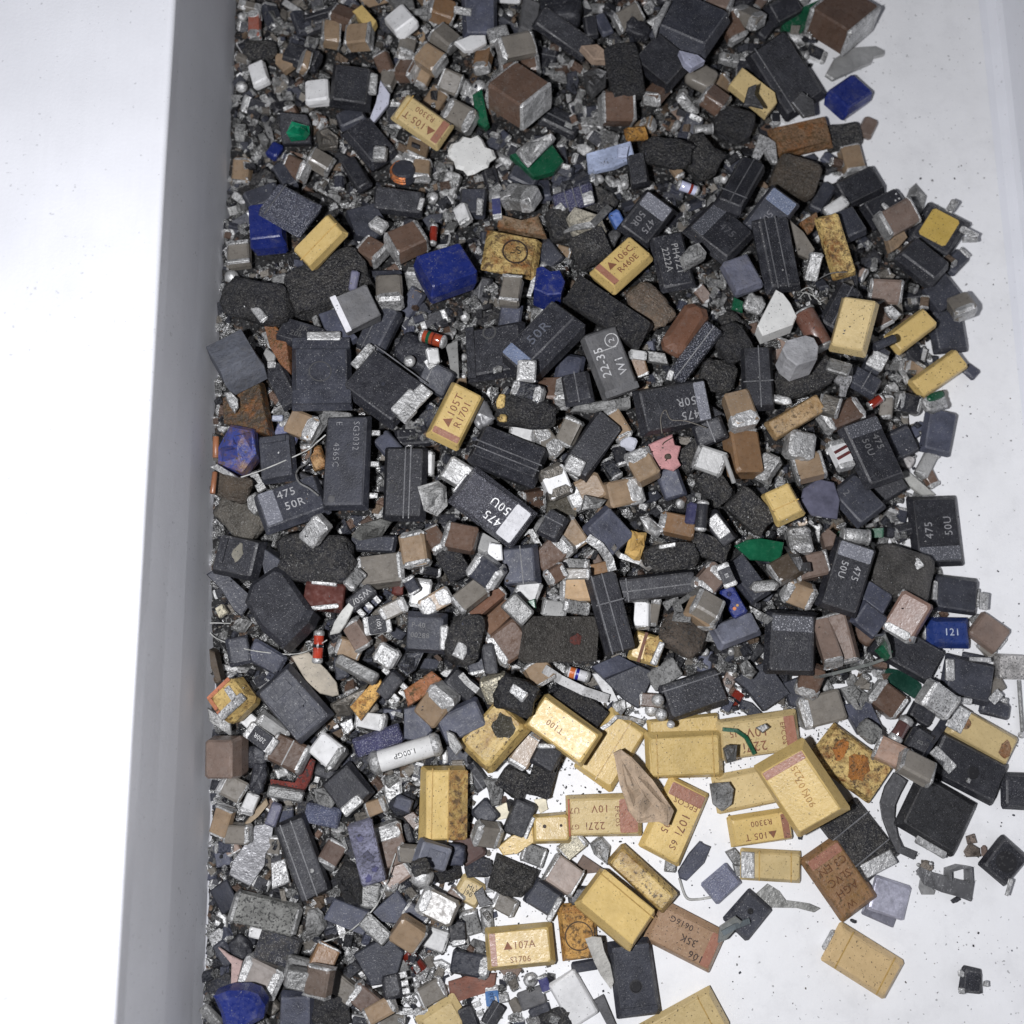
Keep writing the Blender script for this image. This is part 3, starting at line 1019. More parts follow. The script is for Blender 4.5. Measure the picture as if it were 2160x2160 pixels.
C(410, 1440, 250, 160, 25, 'X', fin='m', k=1, cf=.4)
Q(235, 1510, 175, 62, 86, (.04, .045, .13), k=1, d='narrow navy chip with silver ends standing between grey chips', nick='narrow navy chip')
F([(250, 1560), (420, 1620), (540, 1600), (600, 1750), (400, 1700), (240, 1650)], 'N', fin='z', H=.1, nm='ceramic_fragment', d='tan wedge with a white crust behind the ring-marked rusty square', nick='tan wedge')
F([(740, 1600), (810, 1520), (1000, 1590), (1040, 1700), (960, 1790), (780, 1700)], (.42, .39, .32), fin='b', H=.2, rock=.35, nm='stone', cat='stone', k=1, d='cream stone-like lump with a torn metal strip across it', nick='cream stone')
Sx([(715, 1745), (800, 1660), (930, 1640), (1050, 1535)], 50, 'X', k=2, d='torn grey metal strip lying across the cream stone', nm='metal_strip', bow=[0, .02, .05, .06], taper=[.3, .8, 1.1, 1])
T(1322, 1598, 335, 260, 128, 'K', H=.18, k=2, band=(-1, 'grey', .36), txt=[('475', .30, .30, .30), ('50R', .30, -.34, .30)], tc=(.2, .2, .21), d='black banded capacitor tilted behind the yellow 106C block', nick='banded block behind 106C', n=(60, 6))
T(1110, 1600, 120, 80, 60, (.06, .12, .33), fin='c', H=.1, nm='film_capacitor')
F([(1560, 1870), (1640, 1790), (1700, 1770), (1760, 1850), (1750, 1890), (1600, 1960)], 'X', fin='b', H=.14, rock=.3, k=3, nm='solder_lump', cat='solder', d='pale grey crusty lump on the dark lettered chip', nick='pale crusty lump')
M(1625, 1365, 170, 75, 15, 'L', rings=[(.25, .12, 'R')], k=1, d='lavender glass cylinder with a red ring', nick='lavender cylinder')
C(1545, 1250, 110, 70, 60, 'N')
M(1740, 940, 140, 75, -5, 'M', fin='m', k=1, cf=.1)
B(1480, 1110, 380, 200, 10, 'K', k=1, nick='long rough lump', d='long rough black lump behind the seamed black blocks')
T(1290, 1150, 220, 130, 80, 'K', H=.2, k=1)
B(1720, 560, 220, 170, 25, 'E', fin='c', amp=.1, p=4, nick='rounded grey chip', d='rounded grey brown chip worn smooth beside the slanted black block', nm='worn_chip')
C(1820, 730, 190, 150, 30, 'B')
T(470, 130, 130, 240, 8, 'G', H=.12, fin='f', n=(0, 18))
T(1010, 180, 170, 90, 65, 'S', H=.08)
T(720, 250, 420, 150, 30, 'K', H=.16)
B(700, 70, 300, 200, 5, 'K', fin='p')
T(920, 200, 140, 90, 80, 'K', H=.12)
F([(1560, 370), (1700, 400), (1750, 440), (1650, 500), (1600, 460)], (.32, .33, .42), fin='f', nm='plastic_fragment', k=1)
B(1260, 210, 190, 110, 20, 'K', fin='p')
C(1190, 130, 190, 130, -30, 'E', cf=.15)
F([(1380, 150), (1470, 10), (1500, 20), (1410, 200), (1390, 280), (1370, 230)], 'M', fin='m', H=.04, nm='metal_strip', cat='metal strip', k=2)
C(1850, 20, 190, 120, 20, 'P', cf=.12, k=1)
T(430, 1290, 200, 120, 25, 'D', H=.1)
T(60, 1480, 190, 190, 95, 'D', H=.2, fin='p', tabs=[(.5, .6, .6, .22, 0)])
T(690, 1640, 200, 140, 75, 'K', fin='r', H=.14)
B(1720, 1150, 300, 240, 30, 'K', k=0)
T(610, 1850, 180, 150, 50, 'D', H=.1)
T(920, 1800, 250, 220, -25, 'K', fin='r', crisp=1, H=.16, k=2, txt=[('2461', 0, .1, .2), ('5LA', .1, -.25, .2)], tc=(.12, .12, .12), d='rough black square with faint engraved digits below the cream stone', nick='faintly engraved square')
B(1070, 1750, 160, 80, -60, 'G', fin='m', k=1)

R(0, 0, 2160 / 1932)
F([(845, 284), (851, 272), (865, 266), (873, 256), (888, 259), (902, 252), (911, 262), (918, 278), (931, 282), (936, 297), (924, 306), (921, 316), (908, 322), (896, 330), (882, 334), (874, 324), (860, 320), (856, 306), (846, 297)], (.62, .62, .60), fin='w', H=.07, b=.03, k=3, nm='ceramic_flake', cat='flake', d='large round-edged white flake beside the large brown cube', nick='round white flake', n=(-60, 6))
T(840, 515, 92, 74, -25, 'U', fin='c', nm='film_capacitor', H=.30, k=2, n=(-60, 16), d='largest bright blue block, in the middle of the heap', nick='big blue block')
T(964, 480, 96, 74, 9, 'Y', fin='z', H=.15, k=2, nm='moulded_capacitor', circ=(.12, 0, .26, .30, (.03, .02, .015)), txt=[('~S', .12, 0, .3, 30)], tc=(.04, .03, .02), d='scorched yellow square with a ring mark behind the big blue block', nick='ring-marked scorched square', jit=.012)
T(1268, 495, 108, 62, 78, 'K', H=.13, k=2, txt=[('PH47Z1', 0, .28, .30), ('2222A', -.02, -.30, .30)], tc=(.33, .33, .33), nm='integrated_circuit', cat='chip', d='flat black chip with two lines of white letters beside the yellow 106C block', nick='white-lettered chip')
T(1357, 440, 100, 85, 40, 'K', H=.18, k=1, band=(-1, 'dim', .3), txt=[('475', .2, .1, .25)], tc=(.09, .09, .1), d='black block with a faint dark band between two seamed black blocks', nick='faint-banded block')
T(1173, 502, 98, 62, -43, 'Y', H=.22, k=3, band=(-1, 'brown', .13), txt=[('\u25b2106C', .04, .22, .32), ('R460E', .08, -.36, .29)], tc=INKY, n=(-120, 9), d='yellow moulded capacitor printed 106C, in front of a banded black block', nick='yellow 106C block')
T(1466, 480, 132, 66, 78, 'K', H=.2, k=2, seam=[-.5, .1], n=(0, 8), d='black block lying on its side with two seams, beside the scorched yellow slab', nick='two-seamed side block')
T(1576, 466, 112, 42, 70, 'Y', fin='z', H=.16, k=2, d='narrow scorched yellow slab leaning between black blocks', nick='narrow scorched slab')
T(1395, 355, 118, 52, 118, 'K', H=.2, k=2, seam=[.0], cross=[.55], d='black seamed block lying on its side behind the slate square', nick='far seamed block')

R(1520, 0)
C(880, 150, 340, 330, 40, 'B', H=.34, n=(-90, 15), k=2, cf=.10, d='tipped brown ceramic cube at the far edge of the heap', nick='tipped brown cube')
F([(440, 200), (600, 60), (760, -10), (790, 10), (700, 60), (570, 280), (490, 300)], 'V', fin='c', H=.1, k=1, nm='circuit_board_fragment', cat='circuit board scrap', d='green circuit board scrap wedged behind the tipped brown cube', nick='wedged green scrap')
F([(820, 440), (960, 350), (1130, 335), (1195, 370), (1190, 400), (1110, 420), (1090, 470), (940, 540), (800, 610), (750, 570)], 'X', fin='m2', H=.05, k=1, nm='metal_bracket', cat='bracket', d='bent grey metal bracket under the tipped brown cube', nick='bent grey bracket', n=(-80, 7))
F([(440, 350), (540, 320), (620, 400), (590, 470), (500, 420)], 'X', fin='m', rock=.4, nm='metal_flake', cat='metal flake')
T(925, 712, 240, 205, -37, 'U', fin='c', nm='film_capacitor', H=.22, k=1, n=(-80, 10), b=.016, d='blue block lying alone on white card at the far edge', nick='lone blue block')
T(470, 560, 520, 300, 55, 'K', H=.24, k=1, seam=[-.55], d='big black slab below the wedged green scrap', nick='far black slab')
F([(60, 630), (150, 510), (390, 690), (405, 760), (330, 850)], 'J', fin='y', H=.12, k=2, nm='plastic_fragment', cat='fragment', d='pale yellow five-sided piece with a torn grey flake on it', nick='five-sided yellow piece', n=(60, 1))
F([(165, 770), (200, 640), (260, 615), (245, 690), (310, 790), (230, 770)], 'G', fin='m', H=.05, k=5, n=(60, 1), nm='metal_flake', cat='metal flake', d='torn grey metal flake lying on the five-sided yellow piece', nick='torn grey flake')
F([(505, 760), (580, 670), (680, 730), (690, 830), (600, 860)], 'G', fin='m', H=.05, k=2, nm='metal_tab', cat='metal tab', d='grey metal lip standing out from the far black slab', nick='grey metal lip')
T(580, 1005, 410, 205, -12, 'O', fin='z', H=.2, k=2, d='rusty brown block at the far edge, beside the lone blue block', nick='rusty brown block', jit=.012)
T(900, 990, 220, 150, -10, 'K', fin='r', H=.14, k=0)
T(1070, 930, 130, 105, 115, 'P', fin='c', nm='chip_capacitor', H=.1, d='pinkish chip lying alone on white card past the rusty brown block', nick='lone pinkish chip')
C(955, 1160, 190, 140, 75, 'N', k=1, cf=.16, d='tan chip capacitor with a dark spot below the rusty brown block', nick='spotted tan chip')
F([(215, 1170), (285, 970), (350, 1000), (400, 1040), (412, 1200), (370, 1195), (320, 1105), (260, 1200)], 'W', fin='m', H=.06, k=3, nm='metal_flake', cat='metal flake', d='forked white metal flake beside the rusty brown block', nick='forked white flake')
B(550, 1285, 340, 250, 20, 'Q', fin='r', k=1, amp=.12, p=5, d='dull brownish grey stone-like block below the rusty brown block', nick='dull grey-brown block', nm='worn_block')
T(360, 1570, 340, 250, 128, 'D', H=.16, k=1, band=(-1, 'blue', .30), txt=[('50J', .2, -.1, .3)], tc=(.22, .22, .24), d='dark block with a bluish grey band beside the two-seamed side block', nick='blue-banded block')
T(1000, 1370, 310, 210, -25, 'K', H=.2, k=1, nick='edge black block', d='plain black block at the heap edge below the spotted tan chip')
T(1190, 1520, 280, 200, -28, 'K', H=.18, k=1, tabs=[(-.1, .0, .12, .25, 20)], ends=[1], d='black block with small bright solder marks behind the pinkish chip', nick='solder-marked block', txt=[('.:', .6, .3, .6)], tc=(.5, .5, .5))
F([(1345, 1470), (1380, 1370), (1430, 1325), (1500, 1420), (1470, 1560), (1420, 1585)], 'X', fin='m', H=.06, k=1, nm='metal_flake', cat='metal flake', rock=.3, d='silvery crumpled flake standing out over white card at the far edge', nick='crumpled silver flake')
C(1285, 1590, 250, 190, -28, 'P', k=2, cf=.14, d='pinkish brown chip capacitor beside the gold-faced package', nick='pinkish edge chip')
F([(1190, 1700), (1320, 1660), (1360, 1720), (1290, 1800), (1240, 1830)], 'N', k=1, nm='ceramic_fragment')
T(1575, 1690, 330, 290, 30, 'K', H=.16, k=2, nm='transistor', cat='transistor', pads=[('gold_face', -.05, .06, .62, .66, 0, 'y', (.40, .28, .07))], tabs=[(-.05, 1.12, .28, .16, 90, .03), (1.1, .45, .42, .14, 0, .03), (1.3, .2, .3, .12, 30, .03)], d='black package with a gold yellow face at the heap edge', nick='gold-faced package', n=(150, 10))
F([(575, 1625), (690, 1550), (700, 1590), (660, 1690), (620, 1720)], 'O', fin='z', H=.1, k=1, nm='plastic_fragment', cat='fragment')
T(920, 1640, 230, 190, 62, 'D', H=.18, k=2, d='small dark grey block beside the narrow scorched slab', nick='small dark block')
F([(490, 1620), (590, 1700), (680, 1820), (640, 1885), (560, 1850)], 'E', fin='c', nm='ceramic_fragment', k=1, H=.12)
C(840, 1510, 160, 80, -30, 'M', k=2)
F([(1300, 1850), (1360, 1760), (1410, 1820), (1420, 1910), (1330, 1930)], 'X', fin='m', k=1, nm='metal_flake', cat='metal flake', rock=.4)
T(740, 1440, 220, 110, 120, 'D', H=.1, k=0)
T(790, 1160, 110, 80, 30, 'S', H=.08)
B(100, 900, 280, 240, 20, 'K', k=1)
F([(370, 860), (440, 805), (540, 880), (480, 900)], 'W', fin='f', nm='paper_scrap', cat='scrap', H=.02)
T(330, 220, 130, 80, -50, 'K', H=.1)
C(200, 130, 220, 130, 40, 'E', k=1, cf=.4)
C(80, 190, 210, 130, 60, 'B')
T(450, 80, 230, 150, -30, 'K', H=.2)

# ---- middle of the heap, beside the box wall
R(400, 520)
B(500, 400, 520, 290, 14, 'K', fin='r', amp=.22, p=3.2, H=.34, k=1, d='burnt black lump resting against the grey box wall', nick='burnt wall lump', nm='burnt_capacitor', cat='capacitor', tabs=[(.35, -.75, .5, .2, -35)])
T(660, 252, 115, 90, -12, 'X', fin='m', nm='metal_chip', cat='metal chip', H=.08, k=2)
T(1000, 265, 560, 280, -24, 'K', fin='r', H=.24, k=1, d='big rough black block below the side-lying yellow block', nick='big rough block')
T(1195, 250, 130, 55, 100, (.15, .15, .22), fin='c', H=.07, k=2, nm='plastic_sliver', cat='fragment', d='slim lavender grey sliver standing on the big rough block', nick='lavender grey sliver')
T(1215, 455, 270, 250, -25, 'G', H=.22, k=2, fin='f', n=(35, 14), pads=[('white_side', -.92, 0, .16, 1.0, 0, 'w', (.62, .62, .65))], d='grey block with one white side below the big rough block', nick='white-sided grey block', nm='ceramic_block', cat='ceramic block', mid=.2)
F([(940, 500), (1050, 460), (1225, 680), (1180, 710), (1000, 650)], 'S', fin='p', H=.12, k=1, nm='plastic_fragment', cat='fragment', d='smooth slate slab under the white-sided grey block', nick='smooth slate slab')
C(1455, 335, 240, 190, 86, 'E', k=2, n=(-90, 24), cf=.3, caps='+', d='grey brown chip capacitor standing with its crusty end up', nick='crusty-ended chip')
T(270, 840, 300, 300, -30, (.088, .094, .112), H=.36, n=(-110, 26), k=2, fin='f', d='dark grey cube standing on a corner against the box wall', nick='corner-standing cube', b=.01)
F([(255, 1070), (300, 1060), (350, 1110), (355, 1170), (330, 1215), (290, 1160)], 'M', fin='m', H=.05, k=3, nm='metal_tab', cat='metal tab')
F([(560, 585), (640, 580), (730, 700), (765, 950), (680, 870), (600, 740)], (.21, .095, .05), fin='z', H=.18, k=1, nm='ceramic_fragment', cat='fragment', d='rust brown wedge beside the corner-standing cube', nick='rust brown wedge')
T(790, 610, 330, 190, 18, 'K', fin='p', H=.16, k=1, txt=[('JJK', .1, .3, .34), ('20k', -.1, -.3, .34)], tc=(.1, .1, .1), d='dusty black block with engraved letters behind the mould-marked package', nick='engraved dusty block')
T(965, 950, 490, 410, 88, 'D', H=.24, k=2, fin='p', ridge=[(-.82, 0, .16, .96, .03), (.78, 0, .2, .96, .03)], circ=(0, -.05, .17, .19, (.07, .07, .072)), tabs=[(-1.02, .1, .56, .16, 90, .05)], d='dusty black square package with a round mould mark', nick='mould-marked package')
B(1030, 1190, 260, 110, 2, 'X', fin='b', H=.14, k=3, nm='solder_lump', cat='solder', d='lumpy silvery solder bead at the foot of the mould-marked package', nick='lumpy solder bead')
T(1415, 1035, 470, 400, 37, 'K', H=.24, k=3, n=(-70, 8), fin='p', dots=[(0, 0, .02, 'D')], tabs=[(-.98, .35, .50, .16, 92, .05), (.85, -.1, .5, .2, 88, .06), (1.05, .30, .48, .25, 85, .05), (1.1, -.35, .3, .22, 88, .05)], d='glossy black square package with silver tabs at both ends', nick='tabbed glossy package', seam=[.93])
T(680, 1020, 320, 150, 62, 'K', fin='p', H=.14, k=2, tabs=[(-.95, .2, .4, .3, 60)], nm='transistor', cat='transistor', d='small pitted black transistor beside the mould-marked package', nick='pitted transistor')
F([(250, 1110), (480, 970), (530, 990), (620, 1400), (430, 1340), (260, 1290)], 'Q', fin='z', H=.16, nm='burnt_fragment', cat='fragment', d='dirty brown slab against the wall below the corner-standing cube', nick='dirty brown slab')
F([(215, 1480), (310, 1310), (480, 1330), (500, 1530), (400, 1670), (220, 1620)], (.035, .05, .20), fin='z2', H=.30, rock=.22, k=2, nm='film_capacitor', cat='capacitor', d='dusty worn blue block against the wall with one silver edge', nick='dusty blue block')
F([(140, 1600), (200, 1580), (330, 1660), (370, 1690), (250, 1660)], 'M', fin='m', H=.06, k=3, nm='metal_strip', cat='metal strip')
C(830, 1310, 230, 180, 25, 'N', k=2, cf=.4, caps='+', n=(200, 15), d='orange tan chip capacitor with a pitted metal end beside the long black chip', nick='pitted-ended tan chip')
T(1145, 1575, 655, 325, 92.5, (.024, .0255, .034), H=.2, n=(195, 4), k=4, nm='integrated_circuit', cat='chip', txt=[('SG3032', -.52, .42, .21), ('E', -.78, -.32, .21), ('4365C', -.12, -.40, .21)], tc=(.32, .32, .33), pins=[(1, 3)], dots=[(.8, -.5, .035, (.075, .075, .08))], thin=-.002, d='long black integrated circuit with two engraved lines', nick='long black chip')
T(1570, 1730, 510, 300, 92, 'K', H=.2, k=2, n=(190, 6), seam=[.3, .05], circ=(.15, -.5, .1, .12, (.04, .04, .04)), d='black grooved block standing close beside the long black chip', nick='grooved block by chip')
T(745, 1880, 470, 310, -22, 'D', H=.2, k=3, band=(-1, 'grey', .26), txt=[('475', -.05, .38, .29), ('50R', .08, -.22, .29)], tc=(.38, .38, .39), fin='p', d='black capacitor with a sparkling grey band under the wire loop', nick='sparkle-banded block')
T(640, 1540, 330, 260, 85, 'D', H=.18, k=1, ridge=[(-.7, .0, .12, .7, .02), (0, .8, .6, .08, .02)], d='dark block with a bracket-shaped ridge under the fine wires', nick='ridged dark block')
M(190, 1460, 170, 50, 92, 'C', fin='c', caps=0, nm='copper_bit', cat='copper bit', k=4, d='short copper stub standing at the box wall', nick='copper stub')
M(175, 1720, 180, 42, 95, 'C', fin='c', caps=0, nm='copper_bit', cat='copper bit', k=3)
B(300, 1740, 300, 200, 20, 'Q', k=1)
B(280, 1960, 380, 260, 40, (.10, .09, .075), k=0, nick='woody crusty lump', d='fibrous brown crusty lump at the wall below the dusty blue block')
F([(1640, 1710), (1790, 1660), (1850, 1700), (1860, 1850), (1780, 1920), (1690, 1880)], (.6, .6, .59), fin='b', H=.22, rock=.4, k=3, nm='solder_lump', cat='solder', d='pale crystalline lump between the grooved block and the glaring banded block', nick='pale crystal lump')
M(1770, 668, 200, 100, 20, (.30, .05, .02), rings=[(-.3, .12, 'V'), (.1, .06, (.12, .02, .01))], k=3, d='orange red glass diode with a green ring on a dark block', nick='green-ringed diode')
B(1640, 780, 280, 220, 30, 'K', fin='p', k=1)
T(1380, 610, 340, 210, -62, 'D', H=.2, k=1, seam=[.25], d='dark seamed block between the white-sided grey block and the glossy package', nick='leaning seamed block')
T(1790, 960, 230, 200, 25, 'D', H=.16, k=2, nm='transistor', cat='transistor', cross=[-.45], tabs=[(-.6, .9, .5, .35, 60)])
F([(850, 440), (890, 420), (920, 510), (900, 570), (870, 500)], 'X', fin='b', H=.06, k=1, nm='metal_flake', cat='metal flake')
O(1600, 830, 90, k=2)
C(1770, 800, 110, 85, 80, 'M', k=3)
C(680, 1240, 150, 100, 60, 'X', fin='b')
T(640, 1250, 80, 40, 0, (.25, .27, .34), fin='c', H=.05, k=1)
F([(1010, 440), (1090, 450), (1040, 500), (960, 470)], 'M', fin='m', nm='metal_flake', cat='metal flake')
F([(560, 740), (630, 790), (600, 960), (520, 900), (530, 800)], 'X', fin='f', nm='paper_scrap', cat='scrap', H=.05)
T(710, 1360, 170, 130, 20, (.10, .11, .2), fin='c', H=.1)
T(1450, 1450, 200, 140, 50, 'S', H=.1)
F([(380, 1800), (450, 1760), (520, 1850), (440, 1930), (390, 1880)], 'X', fin='m', nm='metal_flake', cat='metal flake', k=1)
F([(430, 1650), (490, 1630), (560, 1760), (500, 1800)], 'X', fin='m', H=.05, nm='metal_flake', cat='metal flake', k=2)
T(930, 1540, 170, 100, 70, (.4, .25, .12), fin='z', H=.1)
T(870, 1730, 200, 130, 20, 'K', H=.14)
C(1730, 1580, 170, 90, 95, 'M', k=1)

R(940, 520)
T(475, 330, 200, 150, 98, 'E', fin='c', nm='chip_capacitor', H=.16, k=2, d='pale olive grey chip below the ring-marked scorched square', nick='pale olive chip', tabs=[(.88, 0, .9, .1, 90, .02), (-.88, 0, .9, .1, 90, .02)])
F([(660, 200), (700, 185), (760, 230), (830, 220), (865, 310), (835, 410), (740, 420), (640, 370)], 'U', fin='c', H=.30, k=2, nm='film_capacitor', cat='capacitor', d='broken blue block with a jagged edge and white side', nick='broken blue block', n=(-90, 12))
F([(590, 360), (620, 250), (660, 210), (668, 240), (620, 370)], 'W', fin='m', H=.06, k=3, nm='end_cap_plate', cat='metal plate')
T(330, 120, 10, 10, 0, 'K', skip=1)
T(715, 680, 560, 290, -42, 'K', H=.34, k=3, n=(-150, 26), band=(-1, 'blue', .18), txt=[('50R', .05, 0, .42)], tc=(.13, .14, .17), tabs=[], draft=.04, seam=[], d='black block tipped on its side beside the broken blue block', nick='tipped black block')
T(590, 905, 150, 130, 92, 'M', fin='m', nm='metal_tab', cat='metal tab', H=.05, k=4, d='flat metal tab in front of the tipped black block', nick='flat metal tab')
T(1190, 845, 465, 265, -112, 'G', H=.24, k=4, fin='f', draft=.03, txt=[('22-35', .02, .42, .36), ('W1', -.22, -.42, .34), ('2', .54, -.40, .24)], tc=(.50, .50, .51), circ=(.54, -.40, .16, .18, (.45, .45, .45)), ridge=[(-.9, 0, .1, .9, .02)], d='grey block with white lettering and a circled digit', nick='white-lettered grey block', pads=[('print_line', .33, -.02, .012, .5, 0, 't', (.45, .45, .45))])
T(1180, 480, 620, 210, 36, 'K', fin='r', H=.22, k=2, crisp=1, jit=.014, d='long rough black slab below the yellow 106C block', nick='long rough slab')
B(1490, 430, 360, 220, 40, (.14, .10, .07), fin='r', k=1, amp=.2, d='dusty rust brown block below the white-lettered chip', nick='dusty rust block', nm='burnt_capacitor', cat='capacitor')
T(1740, 610, 400, 200, -58, (.15, .075, .048), fin='c', H=.2, k=1, d='long rust orange block beside the gunmetal seamed block', nick='rust orange block', b=.05)
T(1840, 720, 450, 150, -52, 'D', fin='g', H=.2, k=3, seam=[0], tabs=[(-.95, .5, .5, .3, 20)], d='gunmetal seamed block with a bent bright lead', nick='gunmetal seamed block')
T(370, 770, 430, 370, -3, 'K', H=.2, k=2, seam=[], ridge=[(-.75, 0, .14, .95, .02)], circ=(-.1, .65, .1, .13, (.06, .06, .06)), d='broad black block with a curled lead beside the tipped black block', nick='curled-lead block', fin='p')
Sx([(375, 890), (410, 900), (400, 950), (350, 965)], 40, 'X', k=3, bow=[.03, .06, .03, 0])
T(1650, 1170, 515, 320, 168.5, 'K', H=.26, k=3, band=(-1, 'grey', .17), txt=[('475', -.33, .48, .28), ('50R', -.30, -.10, .28)], tc=(.27, .27, .28), draft=.035, d='large black capacitor printed upside down, a hair lying on it, above the pink flake', nick='hair-crossed block')
B(580, 1200, 460, 220, 8, 'K', fin='r', k=3, H=.26, amp=.25, p=2.8, d='rough black oval lump with a yellow crust beside the R1701 block', nick='yellow-crusted lump', pads=[('yellow_crust', -.78, .3, .14, .5, 40, 'z', 'Y'), ('yellow_crust', -.65, -.8, .16, .25, 0, 'z', 'Y')])
T(455, 1535, 500, 290, 22, 'K', H=.28, k=3, seam=[-.1, -.42], n=(-70, 16), d='black grooved block below the yellow-crusted lump', nick='grooved middle block')
T(1060, 1460, 450, 210, -55, 'K', fin='p', H=.22, k=3, ends=[-1], tabs=[(-.82, .1, .55, .6, 10, .08)], jit=.012, d='glossy worn black block with a rounded metal tab above the white-topped chip', nick='metal-heeled block')
C(770, 1070, 270, 200, 6, 'B', k=2, cf=.42, caps='+', d='reddish brown chip with a bulging silver end below the tipped black block', nick='silver-ended chip')
C(600, 1060, 230, 120, 20, 'D', k=2, fin='m', cf=.3)
F([(900, 1190), (960, 1120), (1050, 1130), (1200, 1120), (1350, 1100), (1350, 1180), (1150, 1200), (1000, 1200)], 'X', fin='b', H=.1, k=2, rock=.4, nm='torn_metal', cat='metal scrap', d='crumpled grey torn metal under the white-lettered grey block', nick='crumpled torn metal')
F([(1462, 1490), (1490, 1420), (1570, 1385), (1660, 1350), (1680, 1430), (1722, 1440), (1700, 1530), (1722, 1580), (1670, 1622), (1600, 1600), (1550, 1612), (1540, 1560)], 'H', fin='f', H=.05, k=4, nm='plastic_flake', cat='flake', pads=[('pit', 1620, 1530, .035, 'f', 'Q')], d='pink jagged flake with a small dark pit', nick='pink flake')
T(1330, 1430, 110, 90, 20, (.45, .46, .52), fin='w', H=.1, k=2)
C(1435, 1600, 240, 180, 64, 'N', k=3, cf=.45, caps='-', d='tan chip with a bright crusty end below the pink flake', nick='crusty tan chip')
C(800, 1715, 230, 180, 65, 'W', fin='w', k=3, cf=.42, cc='E', caps='-+', d='white-topped chip with metal ends in front of the metal-heeled block', nick='white-topped chip')
C(1025, 1790, 270, 190, -25, 'N', k=2, cf=.42, caps='-', d='tan chip with crumpled metal end, one of a pair below the metal-heeled block', nick='crumpled tan chip')
C(1290, 1790, 270, 190, -12, 'N', k=2, cf=.5, caps='+', d='tan chip almost covered by its silver end, one of a pair', nick='half-silver tan chip')
T(85, 1650, 190, 180, 30, 'M', fin='m', nm='metal_chip', cat='metal chip', H=.14, k=3, d='bright silvery block touching the end of the glaring banded block', nick='bright end block')
B(260, 1220, 200, 150, 60, 'G', fin='c', k=1)
T(900, 900, 190, 250, 10, 'S', fin='p', H=.1, k=1)
T(960, 1040, 230, 200, 80, 'K', H=.14, k=2, seam=[0])
F([(0, 720), (90, 690), (100, 960), (40, 940), (20, 800)], (.17, .17, .165), fin='f', H=.03, k=2, nm='paper_scrap', cat='scrap', d='limp grey scrap beside the broad curled-lead block', nick='limp grey scrap')
T(470, 540, 220, 160, 100, 'S', H=.12, k=1)
C(560, 1360, 180, 130, 8, 'M', k=2)
F([(1480, 700), (1620, 720), (1650, 800), (1500, 780)], 'X', fin='m', nm='metal_flake', cat='metal flake', k=1)
C(1410, 870, 150, 100, 70, 'O', k=1)
C(1400, 790, 120, 60, 5, 'M', k=1)
F([(1420, 1060), (1470, 1000), (1500, 1080), (1450, 1120)], 'Z', fin='f', nm='paper_scrap', cat='scrap', k=1)
C(740, 1420, 250, 120, 50, 'E', k=1, cf=.5)
C(900, 1350, 200, 130, -60, 'E', k=1)
C(1210, 1620, 170, 90, 60, 'D', fin='m', k=1)
C(1270, 1520, 150, 90, 75, 'K', k=2)
T(850, 1880, 200, 160, 10, (.09, .08, .06), fin='r', H=.12, k=1)
T(1640, 1720, 220, 160, 70, 'S', H=.12, k=1)
C(1250, 1300, 230, 120, 60, 'N', k=1)
T(1800, 1520, 220, 160, -40, 'K', fin='r', H=.12, k=1)
F([(1880, 1400), (1920, 1480), (1900, 1540), (1850, 1480)], 'X', fin='b', nm='metal_flake', cat='metal flake', rock=.4)
R(0, 0, 2160 / 1932)
T(858, 785, 108, 64, -64, 'Y', H=.22, k=4, band=(-1, 'brown', .12), txt=[('\u25b2105T', .06, .24, .34), ('R1701', .06, -.34, .32)], tc=INKY, n=(20, 10), d='yellow moulded capacitor printed R1701, standing out among black blocks', nick='yellow R1701 block')
T(930, 958, 142, 82, 217, (.055, .055, .066), fin='g', H=.18, k=5, band=(-1, 'bright', .24), txt=[('475', -.16, .36, .30), ('50U', -.14, -.28, .30)], tc=(.8, .8, .8), n=(95, 9), d='glaring black capacitor with a bright band and white digits, upside down', nick='glaring banded block', ends=[1])  # flash glare put into the lifted body colour and whitened band

R(1480, 520)
T(290, 215, 255, 205, 66, (.12, .125, .165), H=.16, k=3, fin='f', d='plain slate blue square beside the two-seamed side block', nick='slate blue square')
F([(215, 460), (230, 375), (300, 400), (300, 480)], 'V', fin='c', H=.05, k=2, nm='circuit_board_fragment', cat='circuit board scrap', d='tiny bright green scrap below the slate blue square', nick='tiny green scrap')
B(380, 420, 150, 130, 20, 'M', fin='m', k=2, nm='solder_lump', cat='solder')
F([(395, 610), (440, 520), (540, 325), (590, 360), (640, 440), (680, 545), (650, 610), (430, 692)], (.66, .66, .64), fin='w', H=.18, k=3, nm='ceramic_wedge', cat='ceramic wedge', d='white broken ceramic wedge with a cream edge', nick='white wedge', n=(-110, 12))
C(1335, 330, 225, 160, 4, 'P', k=3, cf=.14, d='flat pinkish chip with two bright silver ends near the heap edge', nick='bright-ended pink chip', H=.1)
M(815, 600, 330, 165, 62, (.15, .07, .05), fin='c', cf=.1, k=3, nm='film_resistor', cat='resistor', d='brown coppery cylinder beside the white wedge', nick='coppery cylinder', H=None)
T(1110, 585, 370, 260, 104, 'J', H=.28, k=3, n=(170, 20), d='pale yellow capacitor standing over a metal tab near the heap edge', nick='tab-footed yellow block')
T(1080, 800, 170, 105, 18, 'X', fin='m', nm='metal_tab', cat='metal tab', H=.06, k=4, d='square metal tab below the tab-footed yellow block', nick='square metal tab')
